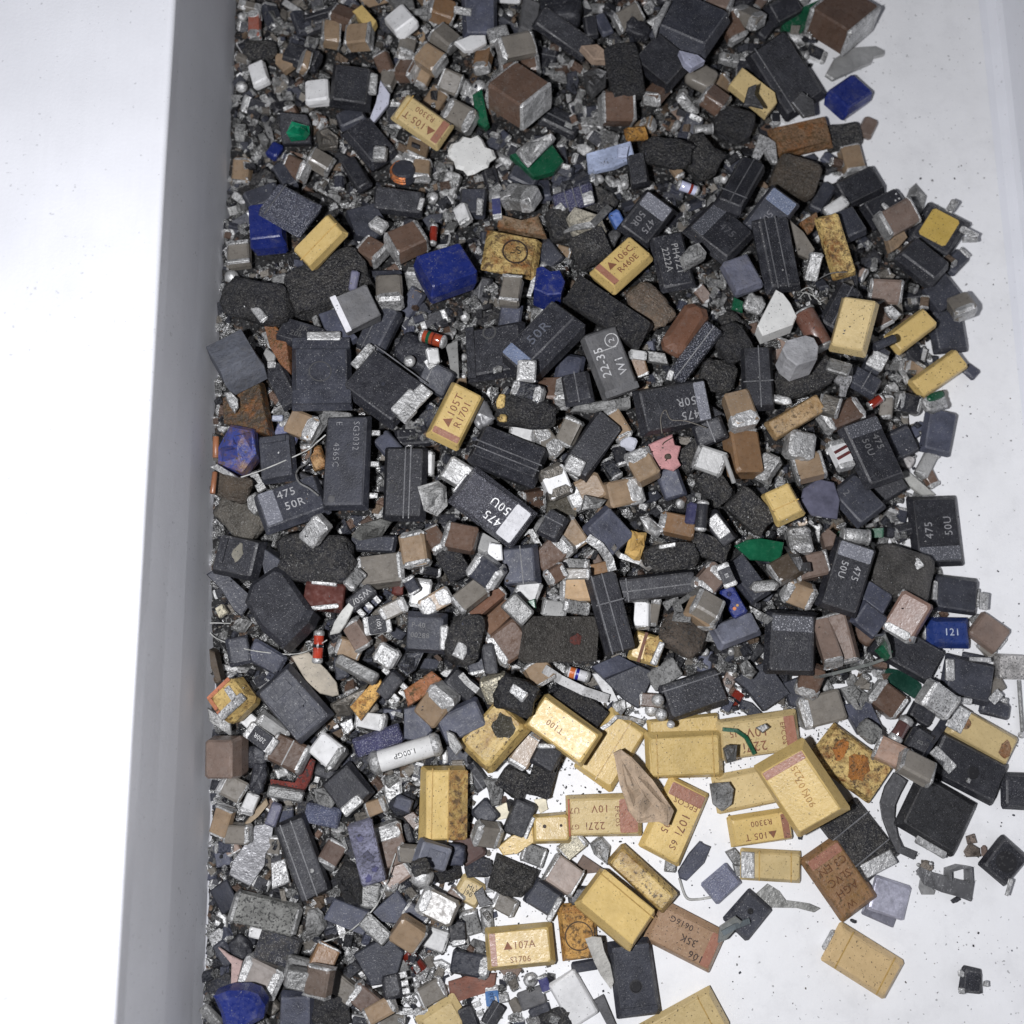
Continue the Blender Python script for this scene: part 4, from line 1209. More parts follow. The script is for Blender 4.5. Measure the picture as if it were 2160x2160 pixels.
F([(960, 950), (990, 870), (1120, 860), (1110, 960), (1075, 1030), (1060, 1085), (1010, 1085), (1020, 1000)], (.42, .42, .43), fin='m', H=.03, k=3, nm='metal_strip', cat='metal strip', d='light grey torn strip hanging from the square metal tab', nick='light torn strip')
T(1520, 620, 325, 165, -37, 'Y', H=.18, k=3, d='plain yellow block with a notch, first in from the heap edge', nick='notched yellow block', n=(120, 6))
M(1330, 700, 190, 70, -25, 'D', fin='p', caps=0, nm='plastic_stub', cat='fragment', k=4)
T(1715, 935, 375, 165, -35, 'Y', H=.2, k=2, d='plain yellow block lying at the heap edge beside green solder', nick='edge yellow block', n=(120, 8))
T(1960, 910, 110, 90, 40, 'S', H=.08, k=0)
F([(1590, 330), (1740, 200), (1890, 390), (1710, 500)], 'D', fin='p', H=.2, k=1, nm='moulded_block', cat='block', d='matt dark diamond-shaped block at the heap edge', nick='dark diamond block')
T(1790, 620, 300, 230, 80, 'D', H=.18, k=1, d='dark block under the notched yellow block at the heap edge', nick='dark under-block')
C(1890, 440, 170, 150, 70, 'E', k=1, cf=.4, caps='+', d='grey orange chip at the heap edge, metal end outwards', nick='grey orange edge chip')
T(1600, 120, 330, 220, 40, 'K', H=.2, k=1, n=(-60, 14))
T(430, 940, 440, 215, 87, 'K', H=.22, k=3, seam=[.1], cross=[.15], n=(180, 10), d='black block with crossed seams beside the grey half-round block', nick='cross-seamed block')
F([(565, 800), (600, 730), (740, 688), (800, 710), (828, 780), (810, 880), (660, 935), (590, 870)], (.28, .28, .29), fin='f', H=.3, k=4, nm='ferrite_block', cat='ferrite', d='light grey half-round block standing on a rough black lump', nick='grey half-round block', n=(-90, 14))
B(740, 960, 420, 230, -18, 'K', k=2)
B(230, 700, 280, 230, 60, 'K', k=2)
B(120, 940, 260, 220, 10, 'K', k=1)
C(280, 1190, 270, 190, 74, 'N', k=3, cf=.4, caps='+', d='tan chip with a grey foot beside the cross-seamed block', nick='grey-footed tan chip', n=(-90, 10))
T(680, 1240, 400, 150, -30, (.36, .25, .135), fin='z2', H=.2, k=3, d='long brownish yellow block below the rough black lump', nick='long tan block', n=(110, 8))
R(0, 0, 2160 / 1932)
T(1642, 852, 128, 80, 66, 'K', H=.16, k=3, band=(-1, 'dim', .22), txt=[('475', -.16, .32, .25), ('50U', -.10, -.22, .25)], tc=(.16, .16, .165), d='black banded capacitor near the heap edge, digits running downwards', nick='edge banded block')
R(1480, 520)
T(1720, 1350, 310, 215, 100, 'S', H=.18, k=0, fin='p', d='slate block resting on white card at the heap edge below green solder', nick='slate edge block')
C(715, 1450, 190, 185, 10, 'M', k=3, d='bright square silver chip below the long tan block', nick='bright square chip', cf=.5, fin='m')
C(500, 1590, 195, 140, -55, 'M', k=3, fin='m', cf=.3, d='silver chip standing beside the orange brown chip', nick='upright silver chip')
C(780, 1610, 200, 180, -12, 'N', k=2, cf=.12)
Q(1010, 1520, 215, 115, 70, 'W', fin='w', rings=[(-.25, .1, (.12, .03, .03)), (.2, .1, (.12, .03, .03))], k=3, d='white chip with two dark red stripes and silver ends', nick='red-striped chip', H=.09)
C(300, 1510, 330, 220, 84, 'O', k=2, cf=.1, d='orange brown chip with a grey flank beside the upright silver chip', nick='orange brown chip', caps='-')
T(595, 1880, 260, 210, 65, 'Y', H=.24, k=3, n=(-160, 14), d='short yellow block beside clear glaring plastic', nick='short yellow block', cross=[.2])
F([(740, 1760), (850, 1690), (960, 1720), (1000, 1850), (980, 1990), (800, 1960), (720, 1860)], (.10, .10, .14), fin='l', H=.05, k=2, nm='plastic_film', cat='plastic film', d='glossy dark piece of plastic film beside the short yellow block', nick='glossy plastic film', n=(200, 8))
T(1130, 1850, 330, 250, 50, 'D', H=.16, k=2, txt=[('2', -.5, -.3, .3)], tc=(.14, .14, .15), d='dark block below the edge banded block with a faint digit', nick='faint-digit block')
M(1265, 1130, 120, 70, -35, 'R', k=2, d='tiny glowing red glass bead between grey chips near the edge', nick='tiny red bead')
B(1700, 1140, 180, 120, -20, 'M', fin='m', k=1, nm='solder_lump', cat='solder', d='shiny solder lump with green mask at the heap edge', nick='green-edged solder', pads=[('green_mask', .1, .7, .8, .5, 0, 'c', 'V')])
T(1270, 830, 200, 130, -62, 'D', H=.14, k=3, tabs=[(-.1, 0, .9, .9, 0, .04)], nm='chip_inductor', cat='inductor', d='dark chip with a bright metal saddle below the notched yellow block', nick='metal-saddled chip')
T(1170, 980, 250, 150, 30, 'D', H=.14, k=2, cross=[.1])
F([(1420, 1650), (1490, 1630), (1700, 1810), (1600, 1812), (1500, 1740)], (.33, .33, .31), fin='f', H=.06, k=1, nm='paper_scrap', cat='scrap', d='pale slanting scrap at the heap edge below the edge banded block', nick='pale slanting scrap')
C(1635, 1585, 190, 95, -62, 'X', k=1, fin='f')
T(1360, 1760, 220, 150, -30, 'K', H=.14, k=2, ends=[-1], nm='transistor', cat='transistor')
B(1490, 1560, 100, 90, 20, (.5, .48, .47), fin='f', k=1, nm='plastic_bead', cat='bead')
T(1450, 1430, 210, 200, 60, 'D', H=.14, k=1)
C(1500, 1140, 190, 130, 10, 'K', k=1, cf=.3)
C(1345, 1170, 160, 90, 95, 'E', k=1)
C(1010, 1230, 300, 170, -25, 'B', k=1, cf=.2)
C(1420, 460, 120, 70, 80, 'E', k=2, cf=.3)
F([(1320, 440), (1380, 430), (1450, 500), (1410, 540), (1360, 510)], (.6, .6, .6), fin='m', H=.05, k=2, nm='metal_flake', cat='metal flake')
C(1300, 500, 180, 130, 60, 'B', k=1)
T(1000, 450, 330, 170, -62, 'K', H=.16, k=2, seam=[0])
C(930, 1160, 150, 130, 20, 'E', k=2, fin='m')
B(600, 1090, 150, 60, 15, 'M', fin='m', k=2)
C(450, 1130, 180, 90, -10, 'M', k=1)
T(60, 1230, 200, 130, 30, 'K', H=.12, k=1)
T(60, 1350, 210, 170, -20, 'K', H=.14, k=2, cross=[.1])
T(210, 1360, 130, 110, 40, 'E', fin='c', H=.1, k=1)
M(200, 1620, 240, 36, 68, 'X', fin='f', caps=0, nm='thin_pin', cat='pin', k=3, d='thin pale pin with a knob beside the orange brown chip', nick='thin pale pin')
C(60, 1560, 220, 170, 20, 'X', k=1)
T(90, 1750, 240, 160, 50, 'K', H=.14, k=2, fin='r')
C(860, 180, 0, 0, 0, 'M', skip=1)
C(812, 150, 180, 90, 98, 'M', k=3, fin='m')

# ---- nearer half of the heap
R(400, 1060)
F([(420, 740), (460, 600), (630, 480), (700, 500), (935, 820), (900, 900), (720, 1090), (560, 960)], 'K', fin='p', H=.34, b=.06, k=3, nm='moulded_capacitor', cat='capacitor', d='big faceted black block leaning near the wall below the patched block', nick='big faceted block', n=(-120, 12))
T(365, 400, 330, 290, 12, 'K', H=.26, k=2, ridge=[(-.55, .1, .12, .6, .02)], pads=[('olive_patch', .1, .2, .22, .5, -8, 'f', (.17, .16, .13))], n=(200, 8), d='black block with an olive patch against the wall', nick='olive-patched block')
F([(460, 260), (640, 390), (660, 460), (510, 600), (480, 420)], 'D', fin='p', H=.2, k=2, nm='moulded_block', cat='block')
F([(95, 530), (180, 470), (430, 700), (340, 830), (290, 790), (200, 640)], 'D', fin='p', H=.1, k=1, nm='plastic_fragment', cat='fragment', d='dark splinter leaning on the wall below the olive-patched block', nick='dark wall splinter')
B(925, 410, 560, 380, 5, 'K', fin='r', k=2, H=.3, amp=.22, p=3.5, d='large rough burnt lump below the sparkle-banded block', nick='large burnt lump')
C(920, 205, 220, 140, -45, 'M', k=4, fin='m', cf=.3, d='silver chip with an orange edge lying on the large burnt lump', nick='lump-top silver chip')
T(985, 690, 290, 190, 5, (.085, .030, .024), fin='l', H=.24, k=2, tabs=[(-.05, .85, .9, .12, 0), (.1, -.85, 1.0, .14, 12)], nm='wound_inductor', cat='inductor', d='dark red wound coil with silver edges below the large burnt lump', nick='dark red coil')
C(1390, 500, 330, 220, -8, 'E', k=2, cf=.18, n=(-90, 12), d='wide grey brown chip capacitor below the grooved block', nick='wide grey chip')
C(1645, 345, 250, 190, 80, 'N', k=3, cf=.22, d='light tan chip capacitor with crusty silver ends', nick='light tan chip')
T(1250, 690, 215, 110, -42, 'K', H=.1, k=3, nm='transistor', cat='transistor', txt=[('W50', .1, .0, .6, 180)], tc=(.36, .36, .36), pins=[(-1, 3)], d='tiny black transistor with three white characters', nick='tiny lettered transistor')
T(1310, 750, 200, 60, -45, 'S', H=.06, k=2)
C(1480, 775, 200, 110, -25, 'E', k=2, cf=.28)
Q(1365, 890, 190, 130, -10, 'K', txt=[('1051', .1, .0, .32, -88)], k=3, d='silver-ended chip resistor with small white digits beside the coded block', nick='digit-marked resistor')
C(1220, 960, 220, 130, 62, 'P', k=2, cf=.18)
F([(1010, 960), (1040, 870), (1100, 780), (1190, 680), (1205, 730), (1130, 880), (1080, 945)], (.40, .40, .38), fin='f', H=.05, k=3, nm='paper_scrap', cat='scrap', d='pale pointed scrap between the red coil and the tiny transistor', nick='pale pointed scrap')
T(1725, 945, 290, 280, 4, 'D', H=.2, k=3, fin='p', txt=[('P-40', -.3, .4, .2), ('00288', -.2, -.1, .2)], tc=(.15, .15, .15), tabs=[(1.0, -.1, .6, .2, 92, .06)], d='dusty black square coded in two faint lines, metal strip beside it', nick='faintly coded square')
M(935, 1050, 245, 80, 95, (.35, .04, .02), rings=[(-.05, .1, 'K')], k=4, d='red glass diode with a black ring inside the wire arc', nick='red glass diode')
F([(745, 1120), (870, 1090), (1000, 1220), (1070, 1310), (1085, 1400), (1040, 1412), (950, 1390), (850, 1300)], (.36, .32, .26), fin='f', H=.04, k=2, nm='wood_chip', cat='wood chip', d='thin beige wood chip below the wire arc', nick='beige wood chip')
T(1220, 1215, 320, 90, 28, 'X', fin='m', nm='metal_bar', cat='metal bar', H=.1, k=3, d='straight silvery bar beside the beige wood chip', nick='silvery bar')
T(765, 1465, 475, 325, 50, 'D', H=.24, k=3, ridge=[(-.55, 0, .16, .5, .015), (0, .1, .2, .4, .015), (.6, 0, .14, .6, .015)], fin='p', n=(60, 5), d='black slab with embossed bars near the wall', nick='embossed slab')
T(330, 1440, 270, 235, -42, 'Y', fin='z2', H=.34, k=4, n=(-150, 20), b=.03, pads=[('red_edge', -.05, .72, .78, .12, 0, 'z2', (.40, .15, .085)), ('red_edge', -.74, .0, .10, .72, 0, 'z2', (.40, .15, .085))], tabs=[(.0, -.75, .9, .25, 0, .03), (.35, -.2, .6, .2, 90, .03)], d='yellow and red cube with an L shaped metal terminal, at the wall', nick='yellow red cube')
F([(130, 1490), (290, 1590), (300, 1710), (140, 1590)], 'X', fin='m', H=.05, k=3, nm='metal_plate', cat='metal plate')
R(0, 0, 2160 / 1932)
T(428, 1428, 74, 58, 92, 'P', fin='c', nm='chip_capacitor', H=.34, n=(160, 16), k=2, d='pinkish brown block with a bare side, standing at the wall', nick='pinkish wall block', b=.02)
R(400, 1060)
Q(520, 1715, 240, 120, 35, 'K', txt=[('200R', 0, 0, .42, 180)], k=2, d='chip resistor printed upside down below the embossed slab', nick='upside-down resistor')
C(720, 1830, 270, 210, 25, (.085, .055, .04), k=3, cf=.16, line=.05, n=(-90, 12), d='dark chocolate brown chip with a white line across it', nick='chocolate chip')
C(1010, 1810, 230, 190, 38, 'W', fin='w', k=4, cf=.3, caps='+', cc='X', d='clean white cube with a grey foot beside the navy speckled bar', nick='clean white cube', n=(-130, 12))
T(1370, 1730, 350, 140, -18, (.045, .045, .10), fin='g', H=.16, k=2, d='navy speckled bar behind the white fuse', nick='navy speckled bar')
F([(1560, 1500), (1690, 1470), (1770, 1660), (1690, 1740), (1560, 1720)], 'S', fin='p', H=.06, k=2, nm='plastic_flake', cat='flake', d='flat slate flake behind the white fuse', nick='flat slate flake')
R(0, 0, 2160 / 1932)
M(765, 1422, 140, 46, -17, (.62, .62, .61), fin='w', cf=.17, k=4, nm='fuse', cat='fuse', txt=[('1.00GP', .0, .1, .34, 180)], d='white ceramic fuse with dull metal caps', nick='white fuse')
R(400, 1060)
F([(1170, 1490), (1310, 1330), (1390, 1285), (1405, 1380), (1250, 1590)], (.60, .36, .11), fin='z', H=.1, k=2, nm='plastic_fragment', cat='fragment', d='orange and yellow flake below the silvery bar', nick='orange yellow flake')
F([(1020, 1460), (1150, 1400), (1300, 1320), (1210, 1500), (1180, 1560), (1040, 1560)], 'E', fin='m', H=.08, k=1, nm='metal_flake', cat='metal flake', rock=.3)
F([(1560, 1370), (1760, 1230), (1835, 1290), (1700, 1420), (1590, 1490)], (.33, .14, .07), fin='z', H=.14, k=2, nm='ceramic_fragment', cat='fragment', d='orange grey wedge behind the flat slate flake', nick='orange grey wedge')
C(1800, 1470, 280, 210, -50, 'N', k=2, cf=.4, caps='+', d='tan chip with a broad grey end beside the flat slate flake', nick='broad-ended tan chip')
T(1460, 1330, 200, 120, -50, 'K', H=.12, k=2, nm='transistor', cat='transistor', pins=[(1, 2), (-1, 2)])
C(1435, 1115, 160, 145, 30, 'M', k=4, fin='m', cf=.4, d='bright silver cube between the silvery bar and the coded square', nick='bright silver cube')
F([(1510, 1190), (1570, 1080), (1700, 1090), (1640, 1220), (1580, 1270)], 'D', fin='m', H=.14, rock=.3, k=2, nm='metal_fragment', cat='metal scrap')
T(560, 1130, 260, 160, 30, 'S', H=.1, k=1)
T(360, 1080, 200, 160, 80, 'D', H=.1, k=1)
F([(160, 1060), (200, 1080), (240, 1290), (210, 1310), (165, 1180)], 'Q', fin='f', H=.2, k=1, nm='plastic_sliver', cat='fragment')
F([(190, 770), (240, 740), (280, 800), (220, 840)], 'I', fin='b', H=.08, k=1, nm='stone', cat='stone')
C(1320, 1590, 220, 120, 10, 'M', k=1)
F([(1090, 1610), (1180, 1570), (1200, 1640), (1150, 1690)], 'W', fin='m', H=.04, k=2, nm='metal_flake', cat='metal flake')
C(600, 1640, 240, 130, 40, 'X', k=1, fin='f', cf=.2)
C(440, 1590, 140, 100, 40, 'M', k=1)
B(480, 1860, 160, 160, 30, 'K', fin='p', k=1)
C(1680, 660, 200, 140, 100, 'M', k=2)
T(1520, 620, 110, 80, 95, (.11, .03, .024), fin='f', H=.08, k=1)
C(1790, 720, 240, 130, -30, 'N', k=2, cf=.5)
C(1610, 600, 120, 90, 60, 'D', k=3)
C(1160, 1060, 180, 130, 20, 'N', k=1)
T(1100, 1200, 160, 90, 80, 'D', H=.08, k=1)
C(1200, 560, 150, 90, 130, 'X', fin='b', k=2)
T(1340, 300, 330, 120, 4, 'D', H=.14, k=1)
C(1790, 270, 200, 130, 60, 'B', k=2)
F([(1180, 240), (1240, 160), (1400, 110), (1480, 140), (1400, 240), (1230, 280)], (.16, .16, .15), fin='b', H=.12, rock=.4, k=2, nm='crust', cat='crust', d='grey crumbling crust below the grooved block by the long chip', nick='grey crumbling crust')
C(1750, 500, 150, 60, 10, 'K', k=2)
T(1280, 1500, 170, 110, -35, 'E', fin='f', H=.08)
Wr([(300, 880), (135, 880), (140, 930), (200, 990), (400, 1065), (640, 1100), (800, 1098), (920, 1050), (1000, 1000)], .0055, (.46, .46, .44), d='long fine wire arc sweeping from the wall past the red glass diode', nick='fine wire arc', k=6, fin='f')
R(400, 520)
Wr([(370, 1680), (520, 1630), (700, 1555), (860, 1480), (920, 1430), (990, 1370)], .0065, (.46, .46, .44), d='straight fine wire over the ridged dark block', nick='straight fine wire', k=6, fin='f')
Wr([(1000, 1290), (960, 1350), (890, 1440), (870, 1560), (800, 1610), (775, 1660), (800, 1720), (870, 1760), (940, 1815)], .010, (.13, .13, .13), d='dark curling wire beside the long black chip', nick='dark curling wire', k=6, fin='f')
R(940, 520)
Wr([(1575, 1360), (1565, 1250), (1600, 1190), (1640, 1260), (1750, 1270), (1900, 1320)], .005, 'E', d='thin hair looped over the hair-crossed block', k=6, nm='hair', cat='hair', fin='f')
Wr([(1600, 1560), (1640, 1490), (1580, 1440), (1650, 1390)], .005, 'Q', d='thin dark hair curled on the pink flake', k=6, nm='hair', cat='hair', fin='f')
R(1480, 520)
Wr([(780, 300), (850, 240), (940, 195), (1060, 185)], .006, (.13, .13, .13), d='dark bristle curving over the narrow scorched slab', k=6, nm='hair', cat='hair', fin='f')
Wr([(700, 390), (760, 330), (800, 390), (870, 420), (800, 350), (720, 330), (790, 300), (840, 400), (910, 380)], .005, (.46, .46, .44), d='tangled ball of pale lint above the coppery cylinder', k=6, nm='lint', cat='lint', fin='f')
R(400, 1600)
Wr([(1500, 690), (1465, 800), (1430, 920), (1350, 1080), (1200, 1230), (1080, 1300), (950, 1340)], .0065, (.46, .46, .44), d='fine bowed wire crossing the slate pentagon', k=6, nick='bowed wire', fin='f')

R(940, 1060)
T(548, 455, 275, 260, 85, (.055, .06, .085), H=.22, k=3, cross=[], seam=[.15], d='slate navy block with one pale seam in the middle of the heap', nick='pale-seamed navy block')
C(300, 500, 230, 190, 35, 'D', k=3, cf=.3, caps='-+', d='dark chip with a bright metal foot beside the pale-seamed navy block', nick='bright-footed dark chip')
C(790, 370, 280, 190, -42, 'B', k=2, cf=.36, caps='+', d='brown grey chip beside the pale-seamed navy block', nick='brown grey chip')
C(920, 225, 220, 150, 55, 'N', k=2, cf=.2)
T(1185, 215, 300, 250, 47, 'S', H=.2, k=3, d='slate block beside the amber resin', nick='slate block by resin', fin='p')
F([(1300, 370), (1350, 200), (1400, 225), (1460, 220), (1445, 330), (1425, 425), (1370, 420)], (.42, .27, .09), fin='f', H=.08, rock=.5, k=4, nm='resin_drop', cat='resin', d='amber resin blot with pale patches', nick='amber resin')
B(1640, 395, 390, 200, -6, 'K', fin='r', k=3, H=.2, amp=.14, p=4.5, d='rough glossy black block behind the long seamed block', nick='rough glossy block', tabs=[(-.1, .8, .6, .15, 4)])
T(1530, 610, 550, 175, -7, 'K', H=.22, k=3, seam=[-.1], cross=[-.75], n=(90, 6), d='long black seamed block lying across the middle of the heap', nick='long seamed block')
T(1195, 805, 570, 215, 74, 'K', H=.24, k=5, seam=[-.05, -.75], cross=[-.25], n=(0, 10), d='black block with a cross seam standing out beside the red-spotted slab', nick='cross-seam standing block')
C(960, 640, 240, 170, 0, (.42, .29, .17), k=2, cf=.2, caps='-', d='yellow tan chip beside the cross-seam standing block', nick='yellow tan chip', n=(-90, 8))
T(830, 985, 545, 330, 1, (.040, .036, .032), fin='r', crisp=1, H=.18, k=4, jit=.014, dots=[], pads=[('red_spot', .35, -.05, .16, .26, 0, 'f2', (.10, .032, .026))], d='large rough dark slab with a faded red spot', nick='red-spotted slab')
C(450, 1010, 270, 250, -35, 'B', k=2, cf=.3, caps='-', n=(60, 12), d='large brown chip with a grey end beside the red-spotted slab', nick='big wedge chip')
C(280, 730, 320, 130, -42, (.13, .068, .045), k=2, cf=.1, d='rust brown chip, upper of two beside the speckled silver chip', nick='upper rust chip')
C(370, 840, 300, 120, -42, (.17, .10, .065), k=2, cf=.1, d='rust brown chip, lower of two beside the speckled silver chip', nick='lower rust chip')
C(180, 680, 250, 150, -40, 'E', k=2, cf=.15)
T(525, 775, 205, 150, 45, 'X', fin='m', nm='metal_chip', cat='metal chip', H=.16, k=4, d='silver chip speckled with rust behind the red-spotted slab', nick='speckled silver chip')
B(140, 985, 250, 360, 15, 'K', fin='r', k=3, H=.26, tabs=[(-.1, -.6, .3, .25, 80)], d='rough black lump with a small tab beside the big wedge chip', nick='rough tabbed lump')
C(1430, 820, 190, 110, 92, 'W', fin='w', k=2, cf=.1, d='white chip with a yellowed corner beside the cross-seam standing block', nick='yellowed white chip', H=.12)
C(1520, 800, 200, 60, 95, 'E', k=2)
T(1465, 1065, 220, 210, 18, 'Y', H=.2, k=3, tabs=[(.75, -.1, .8, .2, 85, .05)], pads=[('brown_stripe', -.25, 0, .1, 1.0, 0, 'f', (.18, .08, .05)), ('scorched_patch', .35, 0, .55, .95, 0, 'z', 'Y')], d='small yellow block with a brown stripe and dirty metal end', nick='dirty yellow block')
B(1740, 960, 330, 290, 30, (.13, .105, .085), fin='b', k=2, amp=.3, d='crusty rust grey lump beside the dirty yellow block', nick='rust grey lump')
T(1590, 1250, 230, 150, -33, 'X', fin='b', nm='metal_chip', cat='metal chip', H=.12, k=4, d='sandy silver chip beside slate shards', nick='sandy silver chip')
F([(1060, 1200), (1260, 1110), (1400, 1190), (1150, 1290)], 'S', fin='p', H=.08, k=3, nm='plastic_shard', cat='fragment', d='flat slate shard below the cross-seam standing block', nick='flat slate shard')
F([(1150, 1290), (1400, 1180), (1520, 1235), (1400, 1500), (1300, 1440)], 'D', fin='p', H=.1, k=2, nm='plastic_shard', cat='fragment', d='dark shard beside the sandy silver chip', nick='dark shard')
F([(1060, 1245), (1150, 1240), (1262, 1450), (1180, 1440)], 'W', fin='w', H=.03, k=2, nm='paper_scrap', cat='scrap', d='clean white sliver beside slate shards', nick='clean white sliver')
T(1800, 1400, 440, 270, -18, 'K', H=.24, k=4, seam=[.55], n=(-90, 10), d='black block with an edge seam above the yellow blocks', nick='edge-seamed block')
T(850, 1650, 480, 270, 216, 'Y', H=.26, k=4, txt=[('T100', .22, .10, .24)], tc=INKY, n=(-150, 8), d='yellow capacitor printed T100 upside down, at the rim of the heap', nick='yellow T100 block', draft=.03)
T(360, 1700, 440, 330, -48, 'Y', fin='z2', H=.34, k=4, n=(-130, 14), pads=[('dark_patch', .35, -.15, .4, .55, 0, 'r', (.05, .045, .03))], d='dirty olive yellow block with a dark hollow', nick='dirty olive block', b=.03)
T(970, 1490, 390, 215, 38, 'K', fin='r', crisp=1, H=.2, k=3, d='rough black block behind the yellow T100 block', nick='rough block by T100', jit=.01)
M(960, 1250, 190, 90, 15, (.6, .6, .62), fin='w', rings=[(-.4, .2, (.5, .13, .04)), (0, .12, (.03, .03, .3))], k=3, d='white cylinder with orange and blue bands', nick='orange-blue cylinder')
Sx([(715, 1210), (830, 1290), (1000, 1370), (1180, 1430)], 62, (.5, .5, .5), k=3, fin='f', d='pale bent strip below the red-spotted slab', bow=[.02, .05, .03, 0])
C(370, 1345, 185, 180, -22, 'I', fin='m', k=3, cf=.2, cc='I', d='cream metallic square chip beside a rough black lump', nick='cream square chip')
B(510, 1400, 300, 250, 20, 'K', fin='r', k=3, tabs=[(.1, .1, .5, .3, -20)])
T(120, 1590, 330, 230, -25, 'S', H=.18, k=3, d='slate block beside the dirty olive block', nick='slate block by olive', fin='p')
F([(5, 1660), (60, 1680), (130, 1780), (80, 1840), (30, 1780)], 'X', fin='m', H=.04, k=4, nm='metal_flake', cat='metal flake', d='curved metal flake beside the dirty olive block', nick='curved metal flake')
R(0, 0, 2160 / 1932)
T(1290, 1423, 138, 84, -2, 'Y', H=.2, k=4, cross=[-.72, .72], ridge=[], d='yellow capacitor face down with two mould lines', nick='face-down yellow block', n=(90, 6))
T(1152, 1414, 128, 82, 122, 'Y', H=.14, k=2, seam=[.1], d='yellow capacitor with a long seam under the bent lead', nick='long-seamed yellow block')
T(1290, 1372, 130, 40, -6, 'Y', H=.12, k=1, fin='y', d='yellow block mostly hidden behind the face-down yellow block', nick='hidden yellow block')
T(1430, 1387, 146, 76, 172, 'J', H=.16, k=2, band=(-1, 'brown', .14), txt=[('227i', .15, .42, .36), ('10V', .05, -.25, .36), ('U5', .58, -.3, .26), ('EPCOS', -.58, 0, .19, 90)], tc=INKY, d='pale yellow capacitor printed upside down, nearest the black banded blocks', nick='farther printed yellow block', n=(90, 6))
F([(1155, 1418), (1170, 1412), (1188, 1424), (1232, 1475), (1272, 1528), (1264, 1558), (1244, 1553), (1205, 1555), (1188, 1530), (1172, 1480)], (.40, .30, .21), fin='f', H=.10, rock=.22, k=6, nm='wood_splinter', cat='wood chip', d='brown wood splinter lying across the yellow blocks', nick='wood splinter', n=(0, 8))
R(940, 1060)
O(1545, 1440, 95, k=4)
O(1500, 1510, 100, k=3)
O(1570, 1545, 95, k=4)
O(1640, 1615, 60, k=4, d='round bright solder ball below the edge-seamed block')
C(1500, 1440, 170, 100, 5, 'B', k=3)
T(735, 1850, 190, 180, 30, 'K', H=.14, k=4, tabs=[(-.4, .6, .7, .15, 30)], nm='transistor', cat='transistor', d='small black transistor with a curled bright lead by the T100 block', nick='curled-lead transistor')
Sx([(1110, 1660), (1190, 1610), (1240, 1560), (1340, 1570), (1440, 1600)], 26, 'M', k=5, nm='bent_lead', cat='lead', d='bent silvery lead across the long-seamed yellow block', bow=[0, .04, .08, .05, 0], H=.03)
Sx([(1265, 1540), (1290, 1500), (1300, 1440)], 26, 'M', k=5, nm='bent_lead', cat='lead', bow=[.04, .08, .1], H=.03)
F([(980, 60), (1010, -60), (1170, -20), (1120, 40)], 'X', fin='m', rock=.4, H=.1, k=2, nm='metal_flake', cat='metal flake')
Sx([(500, 290), (560, 230), (620, 210), (690, 300)], 40, 'M', k=3, nm='bent_lead', cat='lead', bow=[0, .05, .06, 0])
C(110, 260, 240, 190, 12, 'B', k=3, cf=.25, caps='-', d='dull brown chip near the glaring banded block end', nick='dull brown chip')
C(290, 320, 170, 140, 30, 'X', k=2)
F([(320, 290), (410, 310), (420, 420), (330, 430), (300, 380)], 'W', fin='w', H=.06, k=2, nm='ceramic_flake', cat='flake')
T(60, 440, 230, 160, 60, 'K', fin='r', H=.14, k=2)
T(780, 170, 200, 160, -60, 'K', H=.18, k=2, cross=[.2])
Sx([(1030, 260), (1100, 350), (1190, 420), (1210, 500)], 60, 'M', k=3, nm='bent_lead', cat='lead', bow=[0, .04, .03, 0])
Sx([(1215, 320), (1260, 400), (1400, 450), (1490, 490)], 36, 'M', k=4, nm='bent_lead', cat='lead', bow=[.02, .03, .02, 0])
F([(1410, 100), (1480, 90), (1590, 200), (1540, 260), (1460, 210)], 'M', fin='m', H=.12, rock=.4, k=3, nm='solder_lump', cat='solder', d='bright jagged solder piece beside the amber resin', nick='jagged solder piece')
C(1690, 170, 260, 150, 15, 'O', k=2, cf=.25, caps='-')
M(1850, 110, 220, 90, 95, 'K', fin='p', k=3, cf=.16, d='thin black cylinder standing among chips by the amber resin', nick='thin black cylinder')
T(1790, 80, 150, 70, 100, (.045, .045, .10), fin='c', H=.06, k=2)
C(940, 450, 190, 80, 3, 'X', fin='b', k=2)
C(950, 520, 200, 80, 0, 'E', k=2)
C(1130, 490, 170, 100, -8, 'O', k=1)
C(800, 520, 150, 110, -30, 'B', k=3, cf=.35)
C(600, 640, 170, 150, 20, 'M', k=2)
F([(590, 720), (650, 700), (660, 770), (600, 765)], 'V', fin='c', H=.05, k=2, nm='circuit_board_fragment', cat='circuit board scrap')
C(790, 770, 170, 120, 10, 'X', fin='f', k=2)
C(960, 750, 190, 90, 10, 'X', k=3, fin='b')
F([(740, 690), (800, 660), (860, 690), (800, 720)], 'W', fin='b', H=.06, rock=.4, k=3, nm='solder_lump', cat='solder')
C(1870, 800, 240, 180, 30, 'N', k=2, cf=.4, caps='+')
Sx([(1590, 760), (1660, 720), (1700, 800), (1660, 840), (1750, 850)], 70, 'X', k=3, fin='b', nm='metal_strip')
Sx([(1680, 740), (1760, 680), (1850, 620)], 34, 'X', k=3, nm='bent_lead', cat='lead', bow=[0, .04, .08])
C(1890, 600, 230, 170, -40, 'P', k=2, cf=.4, caps='+')
B(1500, 1060, 10, 10, 0, 'K', skip=1)
C(230, 1120, 250, 150, 80, 'D', k=2)
T(320, 1140, 220, 100, 80, 'K', H=.14, k=2)
C(680, 1240, 180, 180, 60, 'N', k=2, cf=.2)
Sx([(110, 1250), (160, 1310), (240, 1370), (290, 1410)], 44, 'X', k=3, nm='bent_lead', cat='lead')
